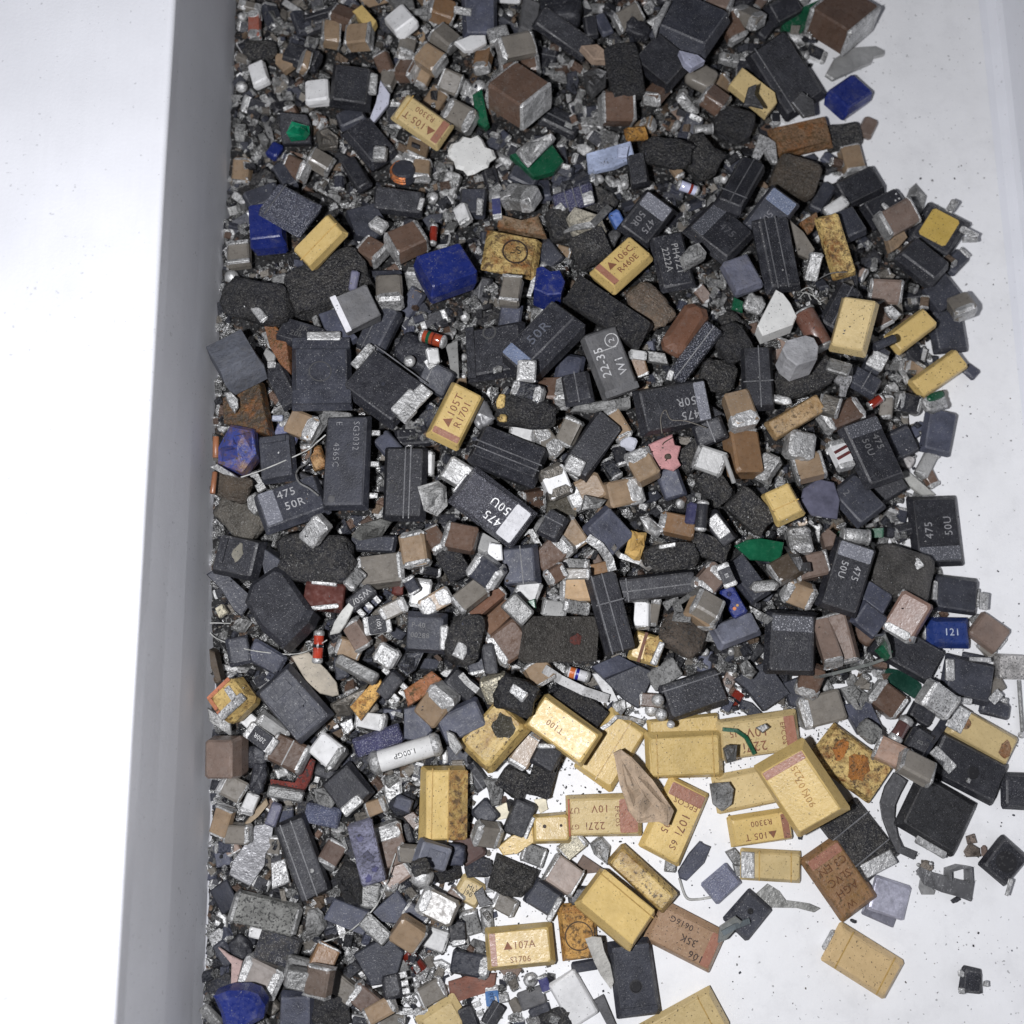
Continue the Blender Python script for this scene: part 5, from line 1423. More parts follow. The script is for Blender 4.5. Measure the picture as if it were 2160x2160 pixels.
T(120, 1330, 230, 150, 40, 'K', H=.1, k=2)
C(580, 1800, 260, 160, -60, 'N', k=2, cf=.2)

R(1480, 1060)
F([(240, 315), (330, 270), (430, 258), (600, 290), (580, 380), (550, 440), (450, 430), (350, 420)], 'V', fin='l2', H=.04, k=3, nm='circuit_board_fragment', cat='circuit board scrap', d='large bright green scrap below the short yellow block', nick='bright green scrap', n=(-90, 10))
M(1120, 245, 200, 120, 5, 'M', fin='m', k=3, cf=.1, nm='metal_sleeve', cat='metal sleeve', d='shiny metal sleeve on green board above a banded black block', nick='shiny sleeve')
F([(985, 215), (1010, 200), (1310, 190), (1310, 260), (990, 265)], 'V', fin='c', H=.04, k=2, nm='circuit_board_fragment', cat='circuit board scrap')
C(710, 285, 195, 160, 80, 'X', k=3, fin='m', cf=.4, d='smooth silver chip beside the bright green scrap', nick='smooth silver chip')
F([(870, 240), (920, 195), (975, 250), (950, 330), (890, 340)], 'P', fin='c', H=.14, k=3, nm='ceramic_fragment', cat='fragment')
T(1050, 545, 500, 295, 107, 'K', H=.24, k=4, band=(-1, 'grey', .22), txt=[('475', -.12, .28, .26), ('50U', -.12, -.34, .26)], tc=(.36, .36, .37), n=(200, 4), d='black capacitor with a scratched grey band between smooth slate blocks', nick='scratched-band block')
R(0, 0, 2160 / 1932)
T(1764, 1002, 128, 90, 263, 'K', H=.18, k=2, band=(-1, 'dim', .22), txt=[('475', .0, .34, .24), ('50U', .10, -.42, .24)], tc=(.26, .26, .27), d='black banded capacitor at the heap edge, band towards the viewer', nick='outermost banded block')
R(1480, 1060)
B(1450, 530, 430, 380, 20, (.045, .042, .04), fin='r', k=2, H=.22, p=5, amp=.14, tabs=[(.35, .55, .2, .16, -40), (.25, -.8, .24, .14, -30)], d='scuffed dark square with two bright corners beside the scratched-band block', nick='scuffed dark square', nm='burnt_capacitor', cat='capacitor')
C(615, 480, 220, 170, -30, 'Q', k=3, cf=.12, d='dark brown chip gripped by a bent grey clip', nick='clip-held chip')
Sx([(600, 340), (680, 400), (720, 470), (770, 480)], 60, 'G', k=4, nm='metal_clip', cat='clip', d='bent grey clip over the dark brown chip', bow=[.02, .06, .06, 0], H=.03)
C(800, 465, 230, 180, -12, 'P', k=2, cf=.12, d='pale tan chip with bright edges beside the clip-held chip', nick='pale tan chip')
T(330, 560, 340, 170, 55, 'D', H=.18, k=3, d='dark slab beside the little blue chip', nick='dark slab by blue')
T(455, 610, 200, 80, -8, 'X', fin='m', nm='metal_lozenge', cat='metal chip', H=.07, k=4, d='rounded silver lozenge lying on the dark slab', nick='silver lozenge', c=.06)
T(230, 725, 225, 110, 62, 'U', fin='c', H=.1, k=4, nm='chip_inductor', cat='inductor', dots=[(.45, -.3, .018, (.7, .25, .1)), (.35, .2, .014, (.5, .3, .12)), (-.5, 0, .025, (.006, .01, .08))], d='little bright blue chip with two copper dots', nick='little blue chip')
C(705, 660, 220, 170, 22, 'N', k=3, cf=.3, d='tan chip set in cloudy glass beside the dark slab', nick='cloudy tan chip')
T(240, 935, 320, 190, -22, (.10, .105, .135), H=.2, k=3, d='smooth slate blue block below the little blue chip', nick='smooth slate-blue block', n=(-90, 14), draft=.03, fin='p')
T(645, 1020, 440, 350, 91, 'K', H=.2, k=3, band=(-1, 'dim', .28), txt=[('475', -.0, .45, .2), ('50U', .05, -.05, .2)], tc=(.075, .075, .08), draft=.04, d='black capacitor with barely legible digits beside the twin brown chips', nick='barely legible block')
C(910, 1020, 350, 130, 78, 'P', k=5, cf=.07, d='outer of two brown chips standing side by side in a plastic bracket', nick='outer twin chip', H=.2)
C(1035, 985, 350, 130, 76, 'P', k=5, cf=.07, d='inner of two brown chips standing side by side in a plastic bracket', nick='inner twin chip', H=.2)
Sx([(830, 1270), (900, 1250), (1180, 1180), (1290, 1130), (1260, 1050), (1190, 980)], 30, (.17, .18, .17), fin='l', k=4, nm='plastic_bracket', cat='bracket', stand=.24, bow=[.1] * 6, H=.03, d='cloudy plastic bracket wrapped round the twin brown chips', nick='cloudy bracket')
F([(1270, 1070), (1310, 1035), (1385, 1090), (1340, 1150)], 'V', fin='c', H=.1, k=4, nm='circuit_board_fragment', cat='circuit board scrap', d='small green block at the corner of the cloudy bracket', nick='small green block')
F([(1325, 1200), (1420, 1215), (1520, 1255), (1595, 1320), (1603, 1400), (1560, 1442), (1430, 1360), (1340, 1310)], (.012, .05, .035), fin='l2', H=.025, k=3, nm='curved_sheet', cat='plastic film', d='curved dark green sheet behind the silver-faced chip', nick='dark green sheet', n=(-60, 12))
T(1490, 1085, 480, 270, 30, 'K', H=.2, k=2, d='matt black slab between the dark green sheet and the blue 121 block', nick='matt black slab', fin='p')
C(1500, 835, 310, 230, -60, (.19, .12, .095), k=3, cf=.28, caps='-', d='brown chip with a splashed solder end beside the blue marked block', nick='solder-splashed chip')
T(1300, 690, 230, 190, 35, 'S', H=.14, k=3, d='upper of two plain slate tiles beside the scratched-band block', nick='upper slate tile')
T(1215, 850, 230, 190, 35, 'S', H=.14, k=3, d='lower of two plain slate tiles beside the scratched-band block', nick='lower slate tile')
R(0, 0, 2160 / 1932)
T(1788, 1194, 78, 56, 1, (.016, .035, .15), fin='c', H=.18, k=2, nm='film_capacitor', txt=[('121', .05, 0, .36)], tc=(.45, .5, .62), draft=.045, ends=[-1], d='blue block printed with three white digits at the heap edge', nick='blue digit-marked block')
T(1800, 1122, 84, 66, 8, 'D', H=.18, k=2, nm='diode_package', cat='diode', ends=[1, -1], tabs=[(-1.0, 0, .5, .12, 90, .05), (1.12, -.2, .45, .22, 90, .03)], fin='p', d='dark square package with metal ends above the blue marked block', nick='metal-ended package')
T(1864, 1194, 62, 52, 38, 'P', fin='c', nm='chip_capacitor', H=.14, k=2, d='pinkish chip beside the blue marked block, alone on white card', nick='pinkish outlying chip', ends=[1])
T(1906, 1258, 52, 44, 2, (.6, .58, .56), fin='m', nm='metal_chip', cat='metal chip', H=.14, k=1, d='square silver chip lying alone on white card at the edge', nick='outlying silver chip')
T(1825, 1282, 92, 76, 14, 'D', H=.18, k=1, nm='transistor', cat='transistor', fin='p', tabs=[(-.9, .2, .5, .2, 100, .05), (-.3, -1.05, .55, .14, 4, .04), (.2, 1.0, .5, .1, 10, .03), (1.05, -.5, .3, .2, 60, .03)], d='dark transistor with metal tabs on every side below the blue marked block', nick='many-tabbed transistor')
T(1877, 1337, 54, 30, 14, 'D', H=.1, k=0, nm='transistor', cat='transistor', tabs=[(.4, 1.15, .3, .3, 0, .03)], d='small dark slab with a nub beside the yellow corner block', nick='nubbed dark slab')
M(1926, 1332, 108, 8, 86, 'X', fin='m', caps=0, nm='thin_pin', cat='pin', d='straight thin metal pin on white card at the picture edge', nick='straight thin pin', k=1)
O(1928, 1387, 13, k=1)
C(1770, 1320, 62, 50, 33, 'M', k=4, fin='m', cf=.2, n=(70, 14), d='silver-faced chip in front of the dark green sheet', nick='silver-faced chip')
T(1852, 1388, 124, 58, 30, 'J', H=.16, k=4, tabs=[(-.9, .1, .75, .5, 90, .03)], pads=[('brown_corner', .72, -.1, .18, .6, 10, 'z', (.3, .18, .1)), ('brown_corner', -.62, .1, .16, .4, 30, 'z', (.3, .18, .1))], d='pale yellow block with browned ends and a grey tab, at the edge', nick='brown-cornered yellow block')
T(1822, 1448, 142, 80, 27, 'K', H=.18, k=3, dots=[(.15, -.1, .06, (.012, .012, .014))], tabs=[(-.7, -.2, .6, .25, -20, .03), (.1, -.5, .08, .1, 0)], d='black block with a round dimple under the brown-cornered yellow block', nick='dimpled black block')
T(1766, 1536, 122, 106, 30, (.016, .016, .017), H=.2, k=1, fin='p', tabs=[(.15, -1.08, .55, .12, 0, .03)], d='largest plain black square, alone on white card', nick='plain black square', n=(0, 2))
T(1922, 1492, 64, 66, 3, 'K', H=.14, k=1, nick='cut-off black block', d='black block cut by the picture edge beside the dimpled block', ridge=[(0, .7, .9, .1, .02)])
T(1893, 1624, 70, 64, 128, 'K', H=.16, k=1, dots=[(0, 0, .10, (.012, .012, .014))], tabs=[(.9, .95, .5, .1, 20, .02)], d='black block with a hollow face, alone on white card', nick='hollow-faced black block')
R(1480, 1060)
C(870, 1500, 300, 230, -15, 'E', k=3, cf=.25, caps='-', d='grey brown chip with an oval glint below the cloudy bracket', nick='oval-glint chip')
F([(1010, 1350), (1110, 1325), (1215, 1395), (1160, 1510), (1120, 1520), (1080, 1470)], (.38, .38, .37), fin='b', H=.14, rock=.4, k=4, nm='solder_lump', cat='solder', d='pale grey tooth-shaped lump below the cloudy bracket', nick='tooth-shaped lump')
F([(1015, 1470), (1220, 1450), (1310, 1650), (1270, 1730), (1140, 1690)], 'S', fin='p', H=.12, k=3, nm='moulded_block', cat='block', d='slate slab with a grey blot above the scorched lettered block', nick='blotted slate slab')
B(1220, 1665, 170, 140, 40, (.26, .26, .25), fin='b', H=.08, k=4, nm='solder_lump', cat='solder', amp=.15, d='grey blot of solder on the slate slab', nick='grey solder blot')
C(1350, 1435, 250, 190, 38, 'B', k=3, cf=.26, d='brown chip with two rounded metal ends behind the silver-faced chip', nick='round-ended brown chip')
M(1415, 1650, 210, 105, -58, (.10, .05, .045), k=3, cf=.3, d='dark cylinder with a red smear above the lettered scorched block', nick='red-smeared cylinder')
B(1490, 1700, 180, 160, 20, 'E', fin='b', k=2)
T(1600, 1540, 180, 130, 30, 'K', H=.12, k=3)
T(1570, 1760, 220, 160, -60, 'K', H=.12, k=2, txt=[('B', .2, .0, .4)], tc=(.12, .12, .12), d='small black chip with one faint letter beside a silver lead', nick='single-letter chip')
Sx([(1610, 1870), (1660, 1740), (1700, 1640), (1820, 1500)], 60, 'D', k=3, fin='p', nm='plastic_strip')
R(0, 0, 2160 / 1932)
T(1606, 1440, 138, 84, 37, 'Y', fin='z', H=.18, k=3, jit=.01, pads=[('rust_blot', -.5, .2, .2, .5, 5, 'z', (.4, .15, .03)), ('rust_blot', .15, .0, .3, .6, 20, 'z', (.4, .16, .03))], d='big scorched yellow block with rust blots near the heap edge', nick='rust-blotted block')
R(1480, 1060)
C(1385, 1830, 240, 170, 28, (.33, .22, .165), k=3, cf=.12, d='pinkish tan chip beside the rust-blotted block', nick='tan chip by rust blots')
C(1560, 1930, 250, 170, 30, 'E', k=3, cf=.14, d='flat grey chip between the rust-blotted block and the plain black square', nick='flat grey chip')
F([(230, 1290), (350, 1200), (470, 1160), (640, 1390), (450, 1520), (310, 1350)], 'D', fin='p', H=.12, k=3, nm='plastic_shard', cat='fragment', d='dark triangular shard above the farther printed yellow block', nick='dark triangular shard')
F([(270, 1180), (330, 1140), (410, 1230), (360, 1290), (300, 1260)], 'X', fin='m', H=.08, rock=.4, k=4, nm='metal_flake', cat='metal flake', d='crumpled bright metal bit beside the barely legible block', nick='crumpled bright bit')
F([(590, 1310), (760, 1250), (740, 1500), (640, 1480)], 'D', fin='p', H=.1, k=2, nm='plastic_shard', cat='fragment')
Q(180, 530, 170, 90, 65, 'K', txt=[('ES', 0, 0, .4)], k=3, d='narrow chip resistor above the little blue chip', nick='narrow chip resistor')
C(60, 560, 220, 170, -50, 'P', k=2, cf=.4)
C(40, 760, 200, 180, 30, 'E', k=2)
C(60, 900, 160, 220, 5, 'X', k=1, fin='b')
O(105, 1070, 75, k=3)
Sx([(330, 780), (400, 830), (440, 880)], 60, 'M', k=3, nm='bent_lead', cat='lead')
C(790, 1290, 240, 160, -75, 'B', k=2, cf=.4, caps='-')
T(1180, 960, 160, 110, 40, 'B', fin='c', H=.1, k=1)
T(130, 190, 250, 130, 52, 'K', H=.16, k=3, tabs=[(-.2, .1, 1.2, .7, 0, .03)], d='glossy black chip with a bright scratched face beside the bright green scrap', nick='bright-faced chip')
T(360, 60, 300, 190, 40, 'K', H=.16, k=2, fin='r')
T(60, 330, 260, 150, 20, 'K', H=.14, k=2, fin='r')
C(480, 400, 240, 100, 30, 'D', k=1)
F([(400, 1640), (470, 1610), (500, 1640), (450, 1680)], 'X', fin='m', k=2, nm='metal_flake', cat='metal flake')
Sx([(150, 1650), (250, 1660), (320, 1710), (380, 1830)], 26, 'V', k=5, fin='c', nm='board_sliver', cat='circuit board scrap', d='green curved sliver over the printed yellow blocks', bow=[.05, .06, .05, .02], H=.03)
F([(155, 1790), (190, 1760), (260, 1770), (240, 1880), (180, 1900)], 'X', fin='m', H=.12, rock=.4, k=4, nm='solder_lump', cat='solder', d='grey pitted solder lump between the yellow blocks', nick='pitted solder lump')
B(700, 1680, 0, 0, 0, 'K', skip=1)
F([(1280, 1930), (1470, 1760), (1400, 1980), (1350, 2060)], 'G', fin='m', H=.03, k=1, skip=1)

# ---- near rim of the heap and the bare card
R(400, 1600)
C(310, 215, 180, 160, 30, 'E', k=2, cf=.2)
B(470, 150, 230, 110, 100, 'K', fin='p', k=2, H=.14)
F([(595, 155), (690, 170), (770, 180), (870, -10), (912, 20), (885, 150), (815, 275), (600, 215)], (.24, .055, .045), fin='b', H=.16, k=2, nm='plastic_fragment', cat='fragment', d='red angular fragment under the chocolate brown chip', nick='red angular fragment')
T(700, 255, 250, 85, 12, 'X', fin='m', nm='metal_bar', cat='metal bar', H=.1, k=2)
T(1155, 225, 300, 270, 50, 'K', H=.2, k=3, tabs=[(.75, -.2, .6, .28, 90, .06)], seam=[], n=(200, 8), d='black square block with a grey metal corner below the white fuse', nick='metal-cornered block')
T(965, 415, 250, 150, 12, (.085, .095, .15), fin='g', H=.1, k=2, d='glittering blue grey chip below the metal-cornered block', nick='glittering blue-grey chip')
T(820, 720, 570, 230, 71, 'K', H=.26, k=4, seam=[.1, -.55], n=(0, 10), dots=[(.35, .3, .02, 'X')], d='long black seamed block near the rim beside the grey torn sheet', nick='near seamed block')
F([(480, 480), (560, 470), (610, 500), (590, 640), (555, 690), (545, 780), (440, 930), (350, 880), (290, 840), (320, 740), (420, 600)], (.20, .20, .21), fin='m2', H=.03, k=3, nm='torn_sheet', cat='metal scrap', d='dull grey torn sheet near the wall', nick='grey torn sheet', n=(20, 8))
C(240, 455, 220, 130, 110, 'N', k=2, cf=.1, n=(150, 14), d='orange beige chip at the wall above the grey torn sheet', nick='orange beige chip')
C(350, 545, 200, 140, 0, 'E', k=2)
F([(400, 470), (480, 370), (560, 285), (575, 330), (500, 420), (420, 485)], 'Z', fin='f', H=.06, k=3, nm='wood_splinter', cat='wood chip', d='thin pale twig beside the orange beige chip', nick='thin pale twig')
T(1290, 680, 450, 180, 78, (.27, .27, .37), fin='b', H=.16, k=4, pads=[('dark_blotch', .5, .35, .12, .3, 10, 'f2', (.08, .08, .16)), ('dark_blotch', .75, -.3, .1, .35, 60, 'f', (.09, .09, .2)), ('dark_blotch', .05, .1, .24, .35, 30, 'f2', (.09, .09, .13)), ('dark_blotch', -.6, -.2, .14, .3, 0, 'f2', (.12, .12, .2))], d='lavender white block with dark blotches', nick='lavender blotched block', nm='ceramic_block', cat='ceramic block')
C(1440, 630, 300, 250, 75, (.14, .10, .08), k=2, cf=.4, caps='-', n=(20, 10), d='large dull chip with an orange nick beside the lavender block', nick='orange-nicked chip')
F([(1060, 840), (1130, 740), (1240, 800), (1245, 1060), (1130, 1070)], 'K', fin='r', H=.22, rock=.3, k=3, nm='burnt_lump', cat='lump', d='pitted black lump leaning on the lavender block', nick='pitted black lump')
T(1315, 1000, 130, 180, 5, 'X', fin='m', nm='metal_plate', cat='metal plate', H=.05, k=3, d='bright metal plate below the lavender block', nick='bright plate')
R(0, 0, 2160 / 1932)
T(835, 1516, 134, 84, 91, 'Y', fin='y', H=.34, k=5, n=(0, 16), seam=[-.62, .08], draft=.03, pads=[('dirt_and_shade_side', .0, .50, .92, .40, 0, 'z', (.40, .27, .09))], txt=[('227A', .05, .30, .24), ('107A', .05, .62, .24)], tc=(.07, .045, .02), d='tall yellow block with a dirty freckled side below the white fuse', nick='tall freckled yellow block')  # side plate colours in dirt and the shade of the face turned from light
R(400, 1600)
T(1765, 700, 240, 190, 20, (.10, .105, .13), H=.18, k=3, ridge=[(.1, 0, .5, .5, .015)], fin='p', d='slate block with an engraved corner behind the solder dome', nick='engraved slate block')
O(1690, 860, 170, k=4, amp=.12, nm='solder_dome', d='dark-topped solder dome beside the engraved slate block', nick='solder dome')
B(1680, 790, 110, 130, 80, 'K', fin='r', k=5, H=.14)
C(555, 1125, 480, 225, 15, (.33, .33, .31), fin='b', k=4, cf=.12, cc='X', d='mottled pale grey slab capacitor near the wall', nick='mottled pale slab', H=.16)
F([(980, 1160), (1060, 1010), (1310, 1110), (1300, 1230), (1270, 1280), (1120, 1220)], 'S', fin='p', H=.14, k=3, nm='moulded_block', cat='block', d='slate angular block under the bowed wire', nick='slate angular block')
F([(1330, 1115), (1510, 950), (1582, 1050), (1535, 1200), (1400, 1185)], 'S', fin='p', H=.1, k=3, nm='plastic_fragment', cat='fragment', d='flat slate pentagon crossed by the bowed wire', nick='slate pentagon')
F([(840, 1210), (870, 1100), (920, 1090), (965, 1130), (990, 1230), (940, 1300), (850, 1290)], 'X', fin='b', H=.12, rock=.3, k=3, nm='solder_lump', cat='solder', d='grey pitted blob beside the mottled pale slab', nick='grey pitted blob')
T(1350, 1245, 230, 110, 42, 'X', fin='m', nm='metal_strip', cat='metal strip', H=.05, k=4, d='short grey metal strip below the slate pentagon', nick='short grey strip')
C(1590, 1275, 220, 200, 36, 'N', k=4, cf=.1, caps='+', d='tan chip with a thin silver edge beside the slate pentagon', nick='thin-edged tan chip')
C(1810, 1080, 280, 200, 25, 'E', k=3, cf=.35, caps='-', d='brown grey chip with a broad metal end below the solder dome', nick='broad-ended grey chip')
T(640, 1380, 300, 220, 18, 'D', H=.16, k=3, fin='r', crisp=1, txt=[('JSL', .3, -.5, .22)], tc=(.2, .2, .2), d='dark angular block with faint letters below the mottled pale slab', nick='dark angular block')
C(515, 1590, 300, 230, 27, (.28, .25, .23), k=4, cf=.3, d='grey pinkish chip with silver ends beside the pink sheet', nick='grey pinkish chip')
F([(210, 1370), (300, 1430), (390, 1470), (345, 1640), (400, 1690), (300, 1692), (310, 1490)], (.40, .29, .27), fin='f', H=.03, k=3, nm='paper_flake', cat='flake', d='dusty pink sheet above the faceted blue block', nick='dusty pink sheet')
T(830, 1470, 170, 150, 18, 'X', fin='b', nm='metal_chip', cat='metal chip', H=.14, k=3)
T(795, 1600, 190, 150, 15, 'X', fin='m', nm='metal_chip', cat='metal chip', H=.16, k=3)
C(1000, 1430, 240, 170, -65, 'O', k=3, cf=.12, d='orange brown chip between grey metal chips near the rim', nick='near orange chip')
C(945, 1620, 220, 180, 100, (.10, .075, .06), k=3, cf=.1)
F([(190, 1700), (300, 1660), (430, 1660), (510, 1690), (560, 1780), (545, 1870), (420, 1940), (260, 1940), (240, 1820)], 'U', fin='c', H=.28, b=.05, k=4, nm='film_capacitor', cat='capacitor', d='faceted blue block at the near corner of the wall', nick='faceted blue block')
T(215, 1810, 180, 80, 55, 'X', fin='m', nm='metal_tab', cat='metal tab', H=.08, k=5)
B(150, 1890, 180, 130, 40, 'D', fin='p', k=2)
B(210, 1640, 200, 100, -25, 'D', k=2)
T(780, 1830, 260, 240, 92, 'S', H=.2, k=3, d='slate block at the near rim beside the faceted blue block', nick='near slate block', fin='p')
F([(1200, 1420), (1330, 1340), (1460, 1290), (1565, 1400), (1500, 1620), (1330, 1645)], 'D', fin='p', H=.16, k=3, nm='moulded_block', cat='block', d='dark four-sided slab below the thin-edged tan chip', nick='dark four-sided slab')
F([(1490, 1500), (1560, 1420), (1600, 1530), (1665, 1580), (1610, 1600), (1570, 1665), (1520, 1610)], 'X', fin='b', H=.06, k=4, nm='metal_flake', cat='metal flake', d='star-shaped grey metal flake near the rim', nick='star-shaped flake')
B(1030, 1830, 280, 230, 10, 'K', fin='r', k=2)
C(1280, 1755, 240, 160, 40, (.12, .085, .07), k=3, cf=.3, caps='-')
C(1390, 1830, 230, 130, -30, 'N', k=3, cf=.15)
C(1760, 1700, 200, 150, -30, 'E', k=3, cf=.16)
O(1560, 1690, 95, k=4, d='round silver solder ball beside a small black transistor near the rim')
O(1655, 1640, 55, k=3)
T(1450, 1710, 170, 130, 80, 'K', H=.1, k=4, pins=[(1, 3)], nm='transistor', cat='transistor', d='small black transistor beside a round solder ball near the rim', nick='near transistor')
C(1790, 1310, 180, 150, 20, 'M', k=3)
F([(590, 760), (690, 730), (740, 900), (610, 950)], (.6, .6, .6), fin='m', H=.05, k=2, nm='metal_flake', cat='metal flake', d='flat pale metal flake behind the near seamed block', nick='flat pale flake')
F([(1740, 1480), (1830, 1460), (1900, 1500), (1910, 1570), (1800, 1540)], 'W', fin='m', H=.05, k=3, nm='metal_flake', cat='metal flake')
C(1100, 1660, 260, 150, 40, 'E', k=2)
C(1030, 700, 190, 150, -60, (.12, .085, .07), k=2, cf=.2)
T(200, 1010, 200, 150, 60, 'D', fin='f', H=.06, k=2)
F([(90, 1290), (190, 1220), (250, 1310), (190, 1460), (120, 1360)], (.5, .5, .5), fin='m', H=.03, k=2, nm='metal_flake', cat='metal flake')
T(250, 1420, 170, 100, 60, 'D', H=.06, k=2)
B(370, 1380, 170, 150, 50, 'K', fin='p', k=2)
C(1600, 690, 150, 120, 0, 'E', k=2)
C(510, 1270, 150, 80, 10, 'M', k=2)
C(440, 330, 150, 90, 110, 'M', k=2)
C(700, 420, 130, 100, 90, 'S', k=2)
T(610, 410, 170, 80, 110, (.11, .11, .16), fin='p', H=.08, k=3)
F([(900, 220), (1000, 210), (1060, 320), (1030, 370), (930, 330)], 'X', fin='b', H=.08, rock=.4, k=2, nm='metal_flake', cat='metal flake')
B(1560, 330, 150, 200, 60, 'D', fin='b', k=2)
T(1555, 330, 130, 110, 20, 'S', H=.08, k=2)
T(1590, 540, 150, 60, 70, 'K', H=.08, k=3)
C(1640, 1140, 200, 120, 40, 'S', k=2)
T(580, 1780, 160, 100, 50, 'E', fin='m', H=.1, k=2)
F([(1190, 400), (1330, 380), (1340, 460), (1220, 480)], 'E', fin='b', H=.08, rock=.3, k=2, nm='stone', cat='stone')
C(1360, 350, 150, 110, -20, 'N', k=2)

R(940, 1600)
F([(265, 120), (330, 150), (410, 150), (415, 250), (400, 345), (330, 360), (310, 240)], 'X', fin='b', H=.14, rock=.4, k=3, nm='solder_lump', cat='solder', d='ragged grey metal lump beside the tall freckled yellow block', nick='ragged grey lump')
B(505, 170, 230, 200, 30, 'K', fin='r', k=2, H=.16, d='shiny crumpled black lump beside the near black block', nick='crumpled black lump')
T(705, 130, 300, 180, 106, 'K', H=.2, k=3, fin='r', crisp=1, d='black block between the crumpled black lump and bare card', nick='block by bare card', jit=.008)
T(540, 435, 265, 170, 112, 'K', H=.16, k=3, tabs=[(.2, .95, .9, .12, 0, .06)], nm='transistor', cat='transistor', d='black transistor with one white metal edge beside the dotted yellow block', nick='white-edged transistor')
F([(330, 370), (460, 310), (470, 430), (380, 450)], 'I', fin='f', H=.03, k=1, nm='paper_scrap', cat='scrap')
F([(640, 300), (730, 285), (745, 370), (690, 400)], 'I', fin='f', H=.03, k=1, nm='paper_scrap', cat='scrap')
F([(380, 640), (480, 560), (630, 480), (650, 600), (520, 690), (420, 700)], 'Y', fin='y', H=.14, k=2, nm='plastic_fragment', cat='fragment', d='yellow slab under the dotted yellow block', nick='yellow under-slab')
T(768, 510, 265, 205, -3, 'Y', H=.2, k=3, dots=[(-.35, .15, .018, INKD), (.5, .15, .014, INKD)], n=(-90, 8), d='small yellow block with two ink dots', nick='dotted yellow block')
T(1150, 410, 520, 300, 178, 'J', H=.18, k=3, band=(-1, 'brown', .26), txt=[('227i', .25, .40, .28), ('10V', .1, -.38, .28), ('U7', .78, -.34, .22), ('G7', .78, .42, .18), ('EPCOS', -.34, 0, .17, 90)], tc=INKY, pads=[('red_edge', .93, 0, .02, .86, 0, 'f', (.4, .12, .07))], n=(90, 4), d='yellow capacitor printed upside down with a purple brown band, under the wood splinter', nick='nearer printed yellow block')
R(0, 0, 2160 / 1932)
T(1272, 1548, 142, 82, 114, 'Y', H=.15, k=2, band=(-1, 'brown', .18), txt=[('EPCOS', -.5, .12, .2, -90), ('107i', .0, .32, .3), ('05', .25, -.3, .26), ('6S', .55, .32, .24)], tc=INKY, d='yellow capacitor with sideways print, partly under the wood splinter', nick='sideways printed yellow block')
R(940, 1600)
C(855, 850, 230, 210, 35, (.33, .27, .235), k=3, cf=.1, n=(-60, 12), d='pale pinkish chip with worn silver edges above the big bare yellow block', nick='worn pinkish chip', H=.26)
T(1430, 870, 520, 180, 42, 'Y', fin='z2', H=.24, k=4, n=(190, 8), d='long scorched yellow block with a dark flank', nick='long scorched block', draft=.03)
T(1230, 1090, 490, 330, 41, 'Y', H=.34, k=4, n=(-70, 22), d='big bare yellow block tilted beside the slate block with a dimple', nick='big bare yellow block', draft=.03, seam=[.55])
F([(365, 690), (520, 750), (690, 820), (640, 930), (550, 1020), (420, 990), (310, 940)], (.014, .014, .015), fin='r', H=.2, k=3, nm='burnt_lump', cat='lump', rock=.15, d='jet black slab above the dark block with a bright foot', nick='jet black slab')
T(175, 965, 190, 180, 30, 'J', H=.1, k=4, txt=[('MLL', .1, .3, .3), ('J90', -.05, -.15, .3)], tc=(.03, .03, .03), d='small yellow chip with black letters and a grey flake on it', nick='black-lettered yellow chip')
F([(205, 980), (270, 930), (290, 1000), (355, 1060), (250, 1080)], 'G', fin='m', H=.03, k=5, nm='metal_flake', cat='metal flake', d='grey flake on the black-lettered yellow chip', nick='chip-top flake')
T(710, 1010, 230, 200, 32, 'D', H=.18, k=3, ends=[1], tabs=[(.85, -.2, .9, .2, 90, .04)], d='dark block with a bright crumpled foot beside the big bare yellow block', nick='bright-footed dark block')
T(540, 1365, 470, 290, -6, 'Y', H=.24, k=4, band=(-1, 'brown', .1), txt=[('\u25b2107A', .0, .10, .27), ('S1706', .0, -.55, .22)], tc=INKY, n=(-110, 7), draft=.035, d='yellow capacitor printed 107A with a pink edge, at the near rim', nick='yellow 107A block')
T(965, 1260, 400, 270, 86, (.48, .27, .08), fin='z', H=.15, k=2, circ=(.1, 0, .33, .36, (.05, .03, .015)), jit=.01, d='rust-stained square with a ring stamp beside the yellow 107A block', nick='ring-stamped rusty block')
T(1010, 1510, 180, 80, -10, 'D', H=.06, k=1, fin='f')
F([(1005, 1295), (1060, 1280), (1125, 1290), (1150, 1390), (1200, 1500), (1232, 1640), (1212, 1695), (1130, 1580), (1080, 1480)], (.46, .45, .42), fin='f', H=.02, k=4, nm='paper_scrap', cat='scrap', d='torn pale paper strip beside the dimpled slate package', nick='torn paper strip')
T(1370, 1600, 540, 305, 82, 'D', H=.2, k=2, circ=(.15, -.0, .13, .15, (.03, .03, .033)), dots=[(.15, 0, .055, (.014, .014, .016))], ridge=[(-.85, 0, .06, .85, .015), (.72, 0, .06, .85, .015)], fin='p', d='dark slate package with a round dimple lying on bare card', nick='dimpled slate package')
R(0, 0, 2160 / 1932)
T(1292, 1766, 134, 80, 207, (.31, .20, .125), fin='y', H=.13, k=2, band=(-1, 'brown', .14), txt=[('106', -.45, .55, .26), ('35K', -.1, .05, .26), ('0616G', .25, -.5, .22, 0)], tc=INKD, d='pinkish brown capacitor with dark print on bare card', nick='pinkish brown printed block')
R(940, 1600)
F([(1690, 820), (1770, 690), (1850, 600), (1880, 620), (1930, 640), (1880, 760), (1750, 890), (1700, 870)], 'S', fin='p', H=.05, k=0, nm='plastic_flake', cat='flake', d='flat slate flake lying alone on bare card', nick='lone slate flake')
